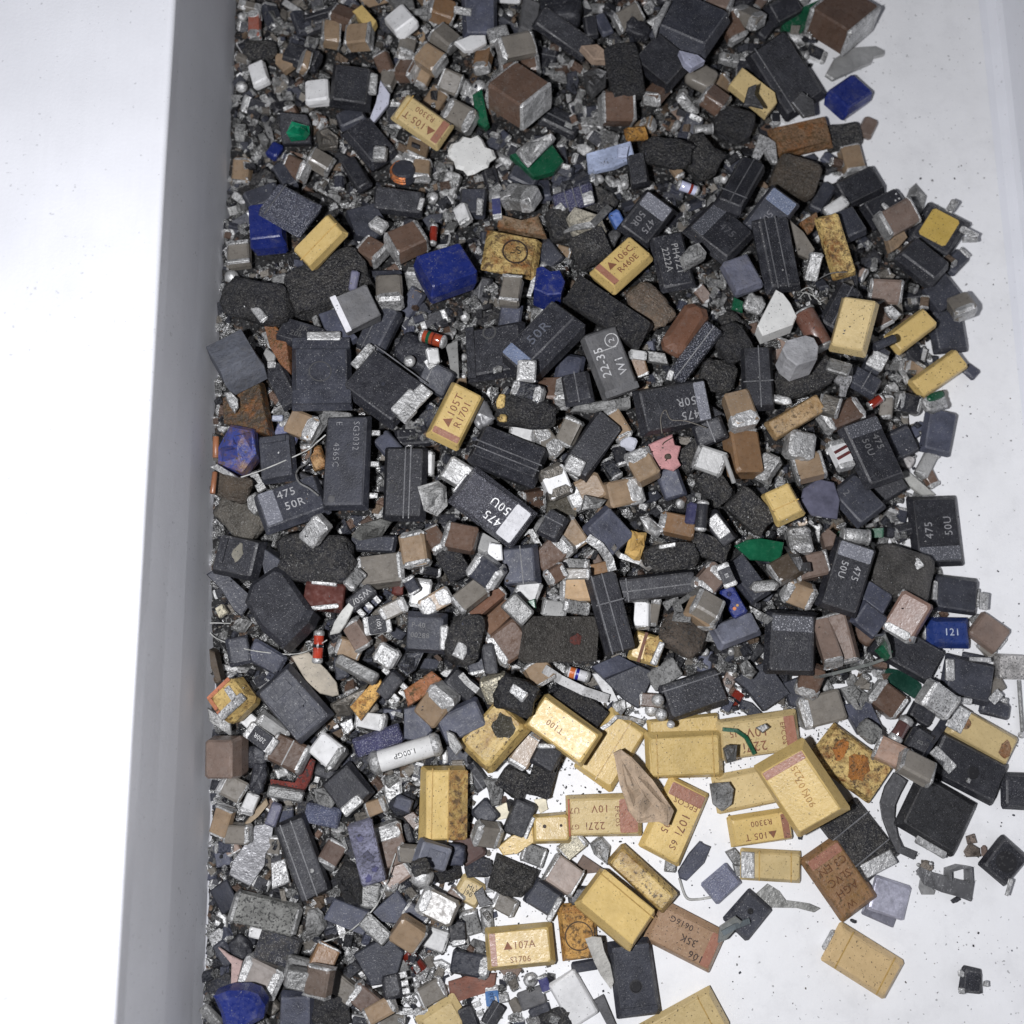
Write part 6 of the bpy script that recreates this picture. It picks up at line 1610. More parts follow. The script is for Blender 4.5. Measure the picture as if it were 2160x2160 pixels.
T(930, 1745, 350, 225, 61, 'W', fin='w', H=.1, k=1, nm='ceramic_block', cat='ceramic block', d='white ceramic plate with grey stains at the near rim', nick='stained white plate')
F([(1080, 1760), (1150, 1720), (1240, 1932), (1180, 1950)], 'G', fin='f', H=.08, k=0, nm='plastic_fragment', cat='fragment', d='grey slab beside the stained white plate', nick='grey slab by plate')
Q(340, 1740, 165, 95, 84, (.05, .13, .30), fin='c', txt=[('3R30', .0, .0, .42, 180)], tc=(.01, .02, .06), k=2, d='blue chip resistor with dark digits at the near rim', nick='blue chip resistor')
F([(20, 1620), (200, 1560), (370, 1555), (360, 1640), (300, 1700), (170, 1740), (90, 1770), (40, 1815)], (.20, .09, .065), fin='f', H=.04, k=3, nm='plastic_sheet', cat='flake', d='reddish brown sheet at the near rim beside the blue chip resistor', nick='reddish brown sheet', n=(90, 8))
C(180, 1490, 280, 170, 10, 'D', k=4, cf=.34, caps='+', d='dark chip with a silver end on the reddish brown sheet', nick='dark silver-ended chip')
T(510, 1800, 110, 70, 60, 'E', H=.05, k=0, fin='f', nm='chip_resistor', cat='resistor')
T(630, 1740, 190, 130, -20, 'G', H=.06, k=0, fin='f')
T(690, 1850, 150, 110, -25, 'D', H=.07, k=0)
F([(390, 1540), (480, 1510), (560, 1530), (520, 1590), (440, 1595)], 'P', fin='f', H=.03, k=0, nm='paper_flake', cat='flake')
R(0, 0, 2160 / 1932)
T(1290, 1935, 150, 84, -30, 'J', H=.15, k=1, cross=[.6], d='pale yellow block cut by the near picture edge', nick='cut-off yellow block')
T(835, 1926, 84, 66, -33, 'J', H=.1, k=2, fin='y', draft=.05, d='pale yellow piece cut by the near picture edge below orange brown chips', nick='near cut yellow piece')
R(940, 1600)
C(90, 1265, 190, 130, 85, 'K', k=4, cf=.35, caps='+', d='small black chip with a silver foot beside the yellow 107A block', nick='silver-footed black chip')
C(300, 550, 190, 170, 15, 'E', k=3, cf=.3)
T(290, 400, 170, 150, 50, 'D', H=.1, k=2)
T(170, 650, 200, 190, 60, (.08, .05, .045), fin='f', H=.12, k=2)
C(640, 700, 170, 140, 20, 'X', fin='b', k=3, d='grey pitted nugget above the jet black slab', nick='grey pitted nugget')
C(920, 640, 200, 130, -40, 'I', fin='m', k=2, cf=.2)
F([(1050, 620), (1130, 560), (1200, 640), (1180, 780), (1080, 700)], 'M', fin='m', H=.1, rock=.4, k=3, nm='solder_lump', cat='solder')
F([(950, 780), (1000, 700), (1090, 760), (1180, 820), (1000, 840)], 'P', fin='f', H=.06, k=2, nm='ceramic_fragment', cat='fragment')
B(1000, 1000, 130, 200, 80, 'G', fin='m', k=3)
T(1640, 770, 90, 110, 10, 'X', fin='m', H=.06, k=1, nm='metal_tab', cat='metal tab')
Wr([(1700, 870), (1750, 1010), (1830, 1025), (1930, 1010)], .012, (.46, .46, .44), d='short bent wire on bare card beside the slate flake', k=1, fin='f')
F([(270, 840), (300, 790), (340, 800), (290, 880)], 'V', fin='c', H=.04, k=2, nm='circuit_board_fragment', cat='circuit board scrap')
C(430, 1060, 170, 130, 30, 'E', k=2)
C(190, 1190, 170, 110, 75, 'X', fin='b', k=2)
B(60, 700, 170, 160, 0, 'S', fin='p', k=2)
C(40, 1040, 190, 130, -50, 'P', k=2)
T(160, 1900, 200, 130, 70, 'K', H=.1, k=1, pins=[(1, 3)], nm='transistor', cat='transistor')
C(720, 1640, 120, 70, 70, (.05, .05, .14), k=0)

R(1480, 1600)
T(320, 225, 440, 270, -11, 'J', H=.12, k=1, d='pale yellow capacitor face down under the big tilted yellow block', nick='buried pale yellow block')
F([(50, 185), (200, 170), (230, 230), (215, 340), (150, 390), (80, 330)], 'X', fin='b', H=.06, rock=.2, k=3, nm='metal_tab', cat='metal tab', d='pitted grey terminal on the buried pale yellow block', nick='pitted grey terminal')
R(0, 0, 2160 / 1932)
T(1512, 1486, 150, 106, 57, 'Y', H=.36, k=5, n=(160, 18), band=(-1, 'brown', .12), txt=[('225', -.4, .25, .18, 180), ('107', -.1, .15, .18, 180), ('90K', .25, .1, .18, 180)], tc=(.36, .20, .06), draft=.06, d='big tilted yellow block with a shallow printed face', nick='big tilted yellow block')
R(1480, 1600)
T(425, 505, 430, 225, 171, 'Y', H=.16, k=2, band=(-1, 'brown', .12), txt=[('\u25b2105 T', .05, .36, .32), ('R3300', -.02, -.42, .28)], tc=INKY, n=(90, 4), d='yellow capacitor printed upside down below the big tilted yellow block', nick='lower R3300 block')
T(505, 780, 420, 220, 3, 'J', H=.11, k=1, tabs=[(-.80, .02, .8, .42, 90, .02)], cross=[-.42, .62], d='yellow capacitor face down with a silver end, on bare card', nick='silver-ended yellow block')
F([(170, 680), (240, 650), (285, 700), (285, 780), (230, 770)], 'X', fin='m', H=.06, k=1, nm='metal_flake', cat='metal flake')
F([(225, 770), (290, 780), (300, 850), (250, 860)], 'X', fin='m', H=.05, k=0, nm='metal_flake', cat='metal flake')
T(145, 910, 240, 185, -41, (.16, .17, .24), fin='g', H=.09, k=0, d='brightly glittering slate chip on bare card', nick='glittering slate chip')
T(335, 1135, 285, 230, -51, 'D', H=.12, k=0, tabs=[], dots=[(.2, .1, .03, (.01, .01, .012))], d='slate block with loose grey tabs on bare card', nick='slate block with tabs')
F([(130, 1220), (240, 1140), (290, 1180), (180, 1320), (120, 1345)], (.22, .23, .22), fin='m2', H=.04, k=2, nm='metal_tab', cat='metal tab')
Sx([(150, 1270), (240, 1220), (340, 1170)], 34, (.11, .13, .14), k=3, fin='f', nm='metal_strip')
F([(390, 990), (480, 910), (560, 960), (610, 1030), (700, 1040), (780, 1052), (855, 1085), (810, 1115), (690, 1085), (500, 1085)], (.20, .20, .19), fin='m2', H=.02, k=0, nm='torn_strip', cat='metal scrap', d='curled grey torn strip on bare card', nick='curled grey strip', n=(200, 5))
R(0, 0, 2160 / 1932)
T(1582, 1657, 136, 82, 56, (.25, .14, .068), fin='z2', H=.16, k=2, band=(-1, 'brown', .15), txt=[('C3 EN', -.42, .05, .26, -90), ('SLVC', -.05, .0, .26, -90), ('AGH', .3, .0, .26, -90), ('W', .66, -.2, .22, -90)], tc=(.12, .05, .02), d='scorched brown lettered block beside the foil square', nick='scorched lettered block')
R(1480, 1600)
T(1150, 590, 500, 330, 52, 'K', fin='r', crisp=1, H=.14, k=1, tabs=[(.78, -.05, .7, .28, 80, .03)], cross=[-.5, .45], d='cracked black block beside the scorched lettered block', nick='cracked black block', jit=.006)
T(1365, 1015, 265, 250, 18, (.42, .42, .50), fin='m2', H=.08, k=0, nm='foil_square', cat='foil', d='wrinkled silvery foil square on bare card', nick='foil square')
T(1300, 1120, 240, 120, 25, (.2, .2, .24), fin='m2', H=.03, k=-1, nm='foil_square', cat='foil')
T(1170, 1475, 525, 300, 32, (.58, .42, .22), H=.13, k=0, fin='y', cross=[-.62, .66], ends=[-1], d='plain tan yellow block lying alone on bare card', nick='lone tan yellow block')
Sx([(1440, 130), (1380, 230), (1345, 330), (1350, 430), (1375, 560), (1430, 660), (1530, 700)], 90, (.11, .11, .115), k=1, fin='m2', nm='metal_strip', d='long curved dark strip beside the plain black square', bow=[.1, .1, .1, .06, .04, .03, .02], taper=[1.1, 1.2, 1.1, .9, .6, .5, .6], H=.03)
Sx([(1570, 800), (1640, 870), (1750, 910), (1860, 940), (1960, 965)], 110, (.12, .12, .125), k=1, fin='m2', nm='metal_strip', d='straight dull grey strip on bare card below the plain black square', taper=[.4, .9, 1, 1, 1.2], H=.03, bow=[0, .03, .05, .05, .04])
Sx([(1790, 880), (1790, 810), (1870, 785), (1935, 790), (1940, 900)], 40, (.14, .14, .145), k=2, fin='m2', nm='metal_bracket', cat='bracket', stand=.14, bow=[.05] * 5, d='small bent metal bracket on the dull grey strip', H=.03)
F([(1590, 880), (1700, 960), (1690, 990), (1600, 990), (1580, 940)], (.3, .3, .3), fin='f', H=.03, k=0, nm='plastic_fragment', cat='fragment')
B(1640, 780, 90, 70, 20, (.3, .26, .22), fin='b', k=1)
O(1670, 765, 30, k=1)
O(1580, 775, 30, k=1)
T(720, 575, 36, 34, 0, 'K', H=.05, k=0, nm='plastic_bead', cat='bead', d='tiny dark cube on bare card below the big tilted yellow block')
R(0, 0, 2160 / 1932)
T(1833, 1850, 38, 46, 8, 'K', H=.1, k=0, nm='transistor', cat='transistor', d='tiny black transistor alone on bare card', nick='lone tiny transistor', tabs=[(-1.25, .5, .22, .22, 0), (-1.1, -.8, .22, .22, 0), (1.15, 0, .2, .2, 0)])
F([(1823, 1578), (1838, 1573), (1843, 1590), (1826, 1593)], (.3, .24, .2), fin='b', H=.05, k=0, nm='stone', cat='stone')
F([(1820, 1607), (1830, 1590), (1846, 1600), (1852, 1617), (1825, 1618)], (.22, .18, .15), fin='b', H=.08, rock=.3, k=0, nm='burnt_fragment', cat='fragment', d='small brown crumb on bare card near the plain black square')
T(1857, 1606, 10, 20, 0, (.25, .18, .15), fin='f', H=.05, k=0)
F([(1595, 1545), (1640, 1525), (1660, 1560), (1640, 1580)], 'G', fin='m', H=.05, k=0, skip=1)
B(1803, 1698, 16, 8, -30, 'K', fin='p', k=0)
B(1610, 1738, 10, 6, 20, 'K', fin='p', k=0)
R(1880, 1240, 280 / 820)
T(640, 610, 110, 90, -30, 'E', fin='c', H=.08, k=0)
T(510, 425, 140, 40, 12, 'D', H=.06, k=0)
F([(480, 190), (520, 160), (560, 165), (500, 220)], 'X', fin='m', H=.05, k=0, nm='metal_flake', cat='metal flake')
C(590, 380, 110, 60, 45, 'E', k=0)

# ================================================================== put everything down, lowest layer first
MAT['z2'] = make('freckled_yellow_plastic', 0.42, 0.45, (0.75, 1.15), rust=[((0.21, 0.115, 0.035, 1), 4.5, 0.46, 0.70), ((0.07, 0.045, 0.02, 1), 26.0, 0.54, 0.63), ((0.03, 0.022, 0.015, 1), 60.0, 0.60, 0.66)], bmp=(0.5, 0.018, 30))
MAT['m2'] = make('dull_sheet_metal', 0.42, 0.5, (0.75, 1.2), metallic=0.35, bmp=(0.5, 0.02, 14), dust=((0.12, 0.12, 0.12, 1), 0.52, 0.78, 0.4), speck=((0.6, 0.6, 0.6, 1), 50, 0.66, 0.72, 0.4))
MAT['f2'] = make('faded_stain', 0.7, 0.3, (0.6, 1.3), speck=((0.04, 0.04, 0.04, 1), 42, 0.52, 0.64, 0.9), bmp=(1.0, 0.04, 26))
MAT['l2'] = make('green_solder_mask', 0.25, 0.5, (0.7, 1.25), bmp=(0.3, 0.02, 9), dust=(PALE, 0.6, 0.85, 0.25))


def build_coil(it, L, W):
    R_, H = L / 2, it['H']
    v, f = rings([[(r * math.cos(2 * math.pi * i / 20), r * math.sin(2 * math.pi * i / 20), z) for i in range(20)] for r, z in ((R_ * .8, -H / 2), (R_, -H / 2 + .03), (R_, H / 2 - .03), (R_ * .86, H / 2))])
    o = mk('wound_inductor', v, f, 'p', None, 'D')
    n = 26
    vv, ff = [], []
    for j in range(3):
        base = len(vv)
        for i in range(n + 1):
            a = math.radians(110) + math.radians(170) * i / n
            c = Vector((math.cos(a) * R_ * 1.02, math.sin(a) * R_ * 1.02, -H * 0.1 + j * H * 0.2))
            for k in range(5):
                b = 2 * math.pi * k / 5
                q = c + Vector((math.cos(a), math.sin(a), 0)) * (0.016 * math.cos(b)) + Vector((0, 0, 0.016 * math.sin(b)))
                vv.append(tuple(q))
        for i in range(n):
            for k in range(5):
                ff.append((base + i * 5 + k, base + i * 5 + (k + 1) % 5, base + (i + 1) * 5 + (k + 1) % 5, base + (i + 1) * 5 + k))
    mk('copper_winding', vv, ff, 'm', o, (.75, .25, .08), smooth=True)
    return o, H


_bT = build_T
BUILD['T'] = lambda it, L, W: build_coil(it, L, W) if it.get('coil') else _bT(it, L, W)

ITEMS = [it for it in ITEMS if not it.get('skip')]
ORDER = sorted(range(len(ITEMS)), key=lambda i: (ITEMS[i]['k'], i))
for n_, i in enumerate(ORDER):
    if ITEMS[i]['kind'] != 'W':
        place(ITEMS[i], n_ + 1)
NHAND = len(ORDER) + 1
# the gaps between the larger things go down deeper than the things rest
_low = np.where(HM0 > 0.10, np.maximum(HM0 - 0.17, 0.03), HM0 * 0.5)
hm = np.where(own == 0, np.minimum(hm, _low), hm)
HM0 = _low

# ------------------------------------------------------------------ small parts that fill the gaps: prototypes, then copies
PROTO = []


def proto(kind, L, W, col, weight, wds, **kw):
    it = dict(kind=kind, x=1080 + len(PROTO) * 7, y=1080, L=1, W=1, ang=0, col=col, H=None, n=None, k=0, fin=None, d=None, nick=None, nm=None, cat=None)
    it.update(kw)
    if kind == 'F':
        n = kw.get('nv', 6)
        pts = []
        for i in range(n):
            a = 2 * math.pi * (i + random.uniform(-.25, .25)) / n
            r = random.uniform(0.65, 1.15)
            pts.append((math.cos(a) * r * L / 2, math.sin(a) * r * W / 2))
        H = it['H'] or 0.06
        v, f = prism(pts, H, rock=kw.get('rock', 0))
        o = mk(it['nm'], v, f, it['fin'] or 'f', None, col)
    elif kind == 'S':
        rr = []
        z = 0.0
        for i in range(6):
            t = i / 5
            x, z = (t - .5) * L, 0.10 * W * 4 * math.sin(t * 3.0) * kw.get('curl', 1)
            rr.append([(x, -W / 2, z), (x, W / 2, z), (x, W / 2, z + .022), (x, -W / 2, z + .022)])
        v, f = rings([[(p[0], p[1], p[2]) for p in r] for r in rr])
        o = mk(it['nm'], v, f, it['fin'] or 'm', None, col)
        H = .06
    else:
        o, H = BUILD[kind](it, L, W)
    PROTO.append((o, L, W, H, kind, it, wds, weight, list(o.children)))


for c_, wd in (('N', 'tan'), ('E', 'grey brown'), ('B', 'brown'), ('P', 'pinkish'), ('D', 'dark')):
    proto('C', .26, .16, c_, 1.25, wd + ' chip')
    proto('C', .18, .105, c_, .55, 'tiny ' + wd + ' chip', cf=.26)
proto('C', .22, .13, 'M', 1.8, 'silver chip', fin='m', cf=.3)
proto('C', .15, .10, 'X', .6, 'tiny grey chip', fin='m', cf=.3)
proto('T', .36, .20, 'K', 2.6, 'small black block', seam=[.1])
proto('T', .26, .16, 'D', 3, 'small dark block', tabs=[(.9, 0, .7, .25, 90, .03)])
proto('T', .22, .13, 'K', 3, 'tiny black transistor', nm='transistor', cat='transistor', pins=[(1, 2), (-1, 2)], H=.09)
proto('T', .30, .20, 'S', 1.5, 'small slate block')
proto('Q', .24, .13, 'K', 2.2, 'black chip resistor')
proto('Q', .16, .09, 'K', 2.6, 'tiny black chip resistor')
proto('M', .26, .11, (.16, .02, .012), .2, 'red glass diode', rings=[(0, .1, 'K')])
proto('M', .24, .12, 'M', .8, 'silver cylinder', fin='m', nm='metal_sleeve', cat='metal sleeve')
proto('B', .30, .20, 'K', 2.2, 'black burnt lump')
proto('B', .20, .14, 'D', 2.2, 'small burnt lump')
proto('F', .24, .17, 'X', 2.2, 'silver flake', fin='m', nm='metal_flake', cat='metal flake', rock=.3)
proto('F', .17, .12, 'M', 3.2, 'tiny bright flake', fin='m', nm='metal_flake', cat='metal flake', nv=5)
proto('F', .22, .15, 'D', 2.0, 'dark shard', fin='p', nm='plastic_shard', cat='fragment', nv=5)
proto('F', .16, .11, 'X', 1.2, 'pale crumb', fin='b', nm='crust', cat='crust', rock=.4)
proto('F', .14, .10, 'V', .35, 'green board scrap', fin='c', nm='circuit_board_fragment', cat='circuit board scrap', nv=5)
proto('O', .12, .12, 'M', 2.0, 'solder ball')
proto('O', .085, .085, 'M', 2.4, 'tiny solder ball')
proto('S', .30, .055, 'M', 1.8, 'bent silver lead', nm='bent_lead', cat='lead')
proto('S', .22, .08, 'X', 1.2, 'curled grey strip', nm='metal_strip', cat='metal strip')
PW = np.array([p[7] for p in PROTO], float)
PW /= PW.sum()
FILL = []
SCAT = [(400, -420), (1620, -420), (1720, 60), (1700, 290), (1830, 380), (1950, 450), (2010, 560), (2010, 700), (1970, 900), (1960, 1100), (2000, 1300), (1960, 1480), (1800, 1560),
        (1560, 1500), (1420, 1510), (1180, 1590), (1080, 1720), (1040, 1900), (1180, 2050), (1150, 2520), (380, 2520), (400, 1500)]
own_f = np.zeros_like(own)


def filler(tries, scale, maxn, lo, hi, hand_max, self_max, ylim=None):
    got = 0
    for _ in range(tries):
        if got >= maxn:
            break
        x, y = random.uniform(400, 2010), random.uniform(-40, 2170)
        if ylim and not (ylim[0] < y < ylim[1]):
            continue
        if not inside(SCAT, np.array(x), np.array(y)):
            continue
        if y > 1500 and x > 1050 and random.random() < .6:
            continue
        pi = rs.choice(len(PROTO), p=PW)
        o, L, W, H, kind, it, wds, wt, kids = PROTO[pi]
        s = scale * random.uniform(lo, hi)
        z = 0.3
        for _k in range(2):
            X, Y = px2w(x, y, z)
            z = hat(X, Y)
        a = random.uniform(0, math.pi * 2)
        ux, uy = math.cos(a), math.sin(a)
        l, w_ = L * s, W * s
        if X - max(l, w_) * .55 < wallx(Y):
            continue
        poly = [(X + p * ux * l / 2 - q * uy * w_ / 2, Y + p * uy * l / 2 + q * ux * w_ / 2) for p, q in ((-1, -1), (1, -1), (1, 1), (-1, 1))]
        c = cells(poly)
        if c is None or c[1].sum() < 3:
            continue
        sl, m = c
        ow, fw = own[sl][m], own_f[sl][m]
        hand = ((ow > 0) & (ow < NHAND)).mean()
        if hand > hand_max or (fw > 0).mean() > self_max:
            continue
        hh = hm[sl][m]
        zb = max(float(np.percentile(hh, 50)) - 0.015, 0.003)
        r = o.copy()
        COL.objects.link(r)
        for ch in kids:
            k = ch.copy()
            COL.objects.link(k)
            k.parent = r
        t = random.uniform(6, 50) if zb > .05 else random.uniform(0, 8)
        d = random.uniform(0, 2 * math.pi)
        axis = Vector((-math.sin(d), math.cos(d), 0))
        zc = zb + H * s / 2 + .12 * max(l, w_) * math.sin(math.radians(t))
        r.matrix_world = Matrix.Translation((X, Y, zc)) @ Matrix.Rotation(math.radians(t), 4, axis) @ Matrix.Rotation(a, 4, 'Z') @ Matrix.Diagonal((s, s * random.uniform(.85, 1.15), s * random.uniform(.8, 1.1), 1))
        j = random.uniform(.75, 1.3)
        r.color = tuple(min(1, q * j) for q in o.color[:3]) + (1,)
        r['category'] = it['cat'] or CAT[kind]
        r['group'] = GROUP[kind]
        rec = dict(kind=kind, x=x, y=y, L=l * 205, W=w_ * 205, ang=math.degrees(-a), nick=None, d=None, wds=wds, z=zc, fill=1, col=it['col'], nm=it['nm'])
        THINGS.append((r, rec))
        sub, so, sf = hm[sl], own[sl], own_f[sl]
        sf[m] = 1
        top = zb + H * s
        up = m & (sub < top)
        sub[up] = top
        so[up] = NHAND + got
        got += 1
    return got


n1 = filler(9000, 1.0, 330, .95, 1.35, .30, .22)
n1b = filler(6000, 1.0, 150, .9, 1.3, .38, .3, (-40, 420))
n2 = filler(9000, 1.0, 170, .6, .85, .35, .30)
for p in PROTO:                                    # the prototypes themselves are not part of the heap
    bpy.data.batch_remove(p[8] + [p[0]])
print('fill', n1, n1b, n2)
for n_, i in enumerate(ORDER):
    if ITEMS[i]['kind'] == 'W':
        place(ITEMS[i], n_ + 1)

# ------------------------------------------------------------------ rubble deep in the heap; near-black, the gaps' shade put into its colour
STEP = 3
sy, sx = np.arange(0, NY, STEP), np.arange(0, NX, STEP)
idx = -np.ones((len(sy), len(sx)), int)
v, f = [], []
for a, j in enumerate(sy):
    for b, i in enumerate(sx):
        if HM0[j, i] > 0.012 and gx[i] > wallx(gy[j]) - 0.05:
            idx[a, b] = len(v)
            v.append((gx[i], gy[j], max(HM0[j, i] - 0.03 + random.uniform(-.035, .035), 0.001)))
for a in range(len(sy) - 1):
    for b in range(len(sx) - 1):
        q = (idx[a, b], idx[a, b + 1], idx[a + 1, b + 1], idx[a + 1, b])
        if min(q) >= 0:
            f.append(q)
MAT['u'] = make('deep_rubble', 0.6, 0.4, (0.4, 1.6), speck=((0.4, 0.4, 0.39, 1), 30, 0.60, 0.68, 0.8), rust=[((0.14, 0.09, 0.06, 1), 9.0, 0.55, 0.66)], bmp=(1.0, 0.08, 20))
o = mk('rubble', v, f, 'u', None, (0.025, 0.025, 0.026))
o['kind'] = 'stuff'

# ------------------------------------------------------------------ crumbs and dust nobody could count
CM = [('m', 'M', .38), ('m', 'X', .26), ('p', 'K', .20), ('p', 'D', .15), ('c', 'E', .07), ('c', (.13, .09, .06), .03), ('w', 'W', .012), ('c', 'B', .03), ('p', 'S', .03)]
crm = []
for fin, col, wgt in CM:
    # a material of its own each, since one object has one object colour
    c = rgb(col)
    m, nt, b = nmat('crumb_%s' % COLS[col][1].replace(' ', '_') if isinstance(col, str) else 'crumb_umber')
    geo = N(nt, 'ShaderNodeNewGeometry')
    cc = mix(nt, 1.0, tuple(c) + (1,), grey(nt, ramp(nt, geo.outputs['Random Per Island'], 0, 1, .55, 1.3)), 'MULTIPLY')
    nt.links.new(cc, b.inputs['Base Color'])
    b.inputs['Metallic'].default_value = .8 if fin == 'm' else 0
    b.inputs['Roughness'].default_value = .30 if fin == 'm' else .5
    tcn = N(nt, 'ShaderNodeTexCoord')
    bump(nt, b, noise(nt, tcn.outputs['Object'], 38.0, 3.0), 1.0, .05 if fin == 'm' else .03)
    crm.append(m)
CW = np.array([c[2] for c in CM])
CW /= CW.sum()


def crumbs(name, n, smin, smax, ok):
    v, f, mi = [], [], []
    k = 0
    while k < n:
        p = ok()
        if p is None:
            continue
        X, Y, Z, s = p
        s *= math.exp(random.uniform(math.log(smin), math.log(smax)))
        dims = (s * random.uniform(.6, 1.5), s * random.uniform(.4, 1.0), s * random.uniform(.25, .8))
        q = Matrix.Rotation(random.uniform(0, 6.3), 3, 'Z') @ Matrix.Rotation(random.uniform(-.7, .7), 3, 'X') @ Matrix.Rotation(random.uniform(-.7, .7), 3, 'Y')
        b = len(v)
        for x in (-.5, .5):
            for y in (-.5, .5):
                for z in (-.5, .5):
                    w_ = q @ Vector((x * dims[0] * random.uniform(.7, 1.1), y * dims[1] * random.uniform(.7, 1.1), z * dims[2]))
                    v.append((X + w_.x, Y + w_.y, Z + w_.z + dims[2] * .3))
        for a in ((0, 1, 3, 2), (4, 6, 7, 5), (0, 4, 5, 1), (2, 3, 7, 6), (0, 2, 6, 4), (1, 5, 7, 3)):
            f.append(tuple(b + t for t in a))
        mi += [int(rs.choice(len(CM), p=CW))] * 6
        k += 1
    me = bpy.data.meshes.new(name)
    me.from_pydata(v, [], f)
    for m in crm:
        me.materials.append(m)
    me.polygons.foreach_set('material_index', mi)
    o = bpy.data.objects.new(name, me)
    COL.objects.link(o)
    o['kind'] = 'stuff'
    return o


def in_gap():
    x, y = random.uniform(395, 2000), random.uniform(-400, 2500)
    if not inside(SCAT, np.array(x), np.array(y)):
        return None
    if y > 1500 and x > 1000 and random.random() < .75:
        return None
    z = .3
    for _ in range(2):
        X, Y = px2w(x, y, z)
        z = hat(X, Y)
    if X < wallx(Y) + .02:
        return None
    j, i = int((Y - GY0) / CELL), int((X - GX0) / CELL)
    if not (0 <= j < NY and 0 <= i < NX):
        return None
    o_ = own[j, i]
    if 0 < o_ < NHAND:
        return None
    if o_ >= NHAND and random.random() < .75:
        return None
    return X, Y, z, 1.0


def on_things():
    x, y = random.uniform(425, 2000), random.uniform(-60, 1500)
    if not inside(SCAT, np.array(x), np.array(y)):
        return None
    z = .3
    for _ in range(2):
        X, Y = px2w(x, y, z)
        z = hat(X, Y)
    if X < wallx(Y) + .02:
        return None
    return X, Y, z + .004, 1.0


def on_card():
    # specks on the bare card, thickest near the heap
    x, y = random.uniform(1000, 2150), random.uniform(0, 2160)
    d = float(seg_dist(HEAP, np.array(x), np.array(y)))
    if inside(HEAP, np.array(x), np.array(y)) or random.random() > (math.exp(-d / 110.0) * .9 + .02) * (1.0 if y > 1350 else .12):
        return None
    X, Y = px2w(x, y, 0)
    return X, Y, 0.001, 1.0


def by_wall():
    y = random.uniform(1200, 2160)
    X, Y = px2w(450, y, 0)
    return wallx(Y) + abs(random.gauss(0, .09)) + .01, Y, 0.0, 1.0


def chip_mass(name, n):
    """tiny two-ended chips past the first few hundred, one mass"""
    v, f, mi = [], [], []
    mats = [('c', 'E'), ('c', 'N'), ('c', 'B'), ('p', 'K'), ('w', 'W')]
    pick = [4, 4, 7, 4, 3, 1, 8, 1, 2, 1, 7, 5]
    k = 0
    while k < n:
        p = in_gap()
        if p is None:
            continue
        X, Y, Z, _s = p
        l = random.uniform(.09, .19)
        w_, h = l * random.uniform(.5, .65), l * random.uniform(.3, .55)
        q = Matrix.Rotation(random.uniform(0, 6.3), 3, 'Z') @ Matrix.Rotation(random.uniform(-.5, .5), 3, 'X') @ Matrix.Rotation(random.uniform(-.5, .5), 3, 'Y')
        body = random.choice(pick)
        for cx, ll, s, m in ((0, l * .9, .93, body), (-l * .4, l * .24, 1, 0), (l * .4, l * .24, 1, 0)):
            b = len(v)
            vv, ff, _m = solid(ll, w_ * s, h * s)
            for a in vv:
                t = q @ Vector((a[0] + cx, a[1], a[2]))
                v.append((X + t.x, Y + t.y, Z + t.z + h * .35))
            f += [tuple(b + i for i in a) for a in ff]
            mi += [m] * len(ff)
        k += 1
    me = bpy.data.meshes.new(name)
    me.from_pydata(v, [], f)
    for m in crm:
        me.materials.append(m)
    me.polygons.foreach_set('material_index', mi)
    o = bpy.data.objects.new(name, me)
    COL.objects.link(o)
    o['kind'] = 'stuff'


chip_mass('chip_litter', 820)
crumbs('crumbs', 9000, .03, .11, in_gap)
crumbs('dust', 1300, .006, .018, on_things)
crumbs('dust', 2200, .007, .022, on_card)
crumbs('crumbs', 420, .03, .09, by_wall)

# ------------------------------------------------------------------ leave out what the picture shows nothing of
bpy.context.view_layer.update()
dg = bpy.context.evaluated_depsgraph_get()
for o in FONTS:                                    # lettering becomes plain mesh
    me = bpy.data.meshes.new_from_object(o.evaluated_get(dg))
    me.name = 'marking'
    r = bpy.data.objects.new('marking', me)
    COL.objects.link(r)
    r.parent = o.parent
    r.location = o.location
    r.rotation_euler = o.rotation_euler
    r.color = o.color
bpy.data.batch_remove(FONTS)
bpy.context.view_layer.update()
from mathutils.bvhtree import BVHTree
VV, FF, OWN, nv_ = [], [], [], 0
ROOTS = {}
for o in SCN.objects:
    if o.type != 'MESH':
        continue
    me = o.data
    co = np.empty(len(me.vertices) * 3, np.float32)
    me.vertices.foreach_get('co', co)
    mw = np.array(o.matrix_world)
    VV.append(co.reshape(-1, 3) @ mw[:3, :3].T + mw[:3, 3])
    r = o
    while r.parent:
        r = r.parent
    for p in me.polygons:
        FF.append([i + nv_ for i in p.vertices])
        OWN.append(r.name)
    nv_ += len(me.vertices)
TREE = BVHTree.FromPolygons(np.concatenate(VV).tolist(), FF)
hits = {}
GRID = 340
for iy in range(GRID):
    for ix in range(GRID):
        x, y = (ix + .5) * 2160 / GRID, (iy + .5) * 2160 / GRID
        if x < 380:
            continue
        X, Y = px2w(x, y, 0)
        d = (Vector((X, Y, 0)) - CAM).normalized()
        loc, nn, fi, ds = TREE.ray_cast(CAM, d, 40)
        if loc is not None:
            h = hits.setdefault(OWN[fi], [0, 0.0, 0.0])
            h[0] += 1
            h[1] += x
            h[2] += y
keep = []
GONE = []
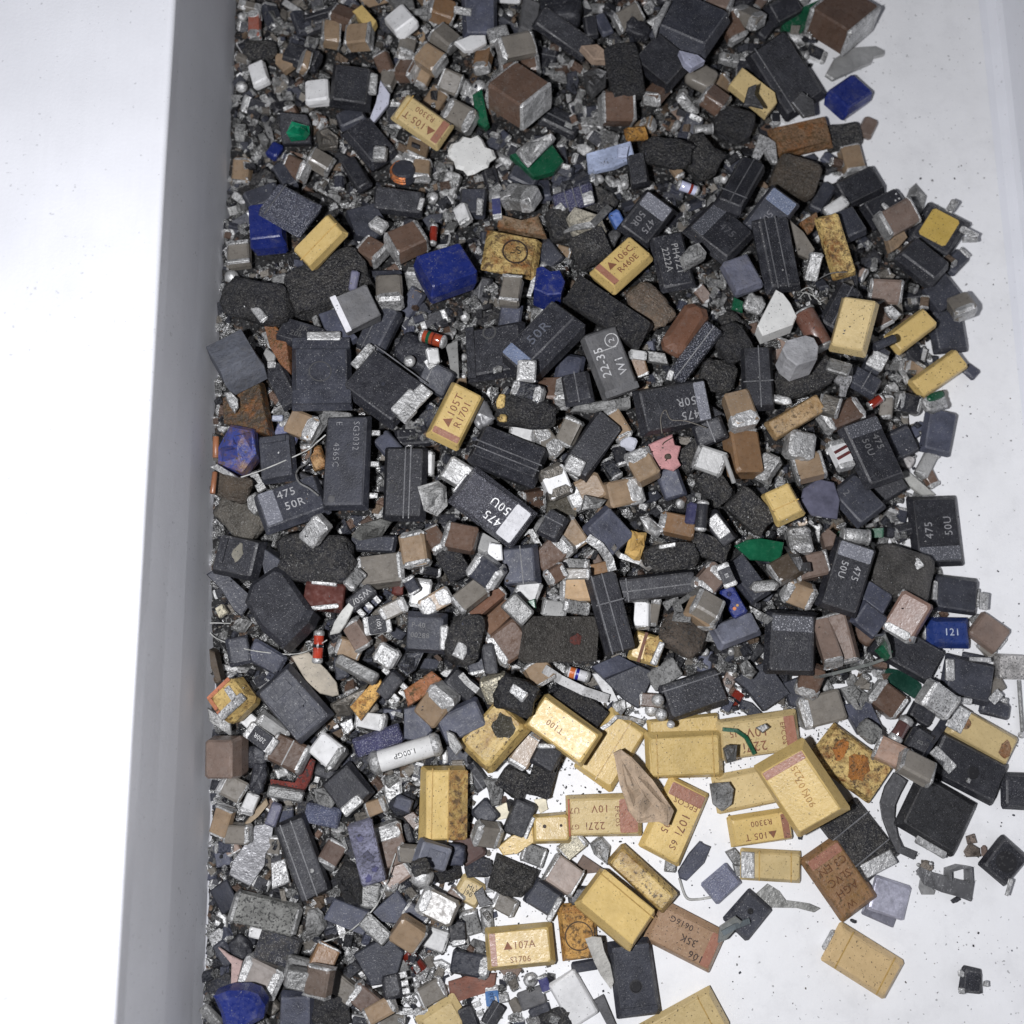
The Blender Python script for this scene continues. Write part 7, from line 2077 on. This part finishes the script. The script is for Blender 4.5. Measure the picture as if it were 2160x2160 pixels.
for o, it in THINGS:
    h = hits.get(o.name)
    need = 5 if it.get('fill') else (1 if it['kind'] == 'W' or it['L'] < 40 else 2)
    if h is None or h[0] < need:
        if it['kind'] == 'W':
            keep.append((o, it))
            continue
        if it.get('d'):
            print('HIDDEN', it['d'])
        GONE += list(o.children) + [o]
        continue
    it['cx'], it['cy'], it['seen'] = h[1] / h[0], h[2] / h[0], h[0]
    keep.append((o, it))
THINGS = keep
bpy.data.batch_remove(GONE)
print('kept', len(THINGS), 'gone', len(GONE))

# ------------------------------------------------------------------ a label of its own for each thing
LM = [(it['nick'], it['cx'], it['cy']) for o, it in THINGS if it.get('nick') and 'cx' in it]
used = set()
for o, it in THINGS:
    if it.get('d'):
        if it['d'].lower() in used:
            print('SAME', it['d'])
        used.add(it['d'].lower())


def colour_word(c):
    if isinstance(c, str):
        return COLS[c][1]
    return min(COLS.values(), key=lambda q: sum((a ** .5 - b ** .5) ** 2 for a, b in zip(q[0], c)))[1]


for o, it in THINGS:
    if it.get('d'):
        continue
    if it['kind'] == 'W':
        it['cx'], it['cy'] = it['x'], it['y']
    base = it.get('wds')
    if not base:
        big = max(it['L'], it['W'])
        size = 'tiny ' if big < 34 else 'small ' if big < 62 else ''
        noun = it['nm'].replace('_', ' ') if it['nm'] else {'C': 'chip', 'T': 'block', 'M': 'cylinder', 'Q': 'chip resistor', 'B': 'lump', 'O': 'solder ball', 'F': 'fragment', 'S': 'metal strip', 'W': 'wire'}[it['kind']]
        cw = colour_word(it['col'])
        base = size + (cw + ' ' if cw not in noun and 'solder' not in noun and 'silver' not in noun else '') + noun
    near = sorted(LM, key=lambda q: math.hypot(q[1] - it['cx'], q[2] - it['cy']))
    near = [q for q in near if q[0] != it.get('nick')][:9]
    done = False
    cand = ['%s beside the %s' % (base, near[0][0])]
    for a in range(3):
        for b in range(9):
            if a != b:
                cand.append('%s near the %s, towards the %s' % (base, near[a][0], near[b][0]))
    for s in cand:
        if s.lower() not in used and len(s.replace('-', '').split()) <= 16:
            o['label'] = s
            used.add(s.lower())
            done = True
            break
    if not done:
        o['label'] = cand[0]
print('things', len(THINGS), 'objects', len(bpy.data.objects))
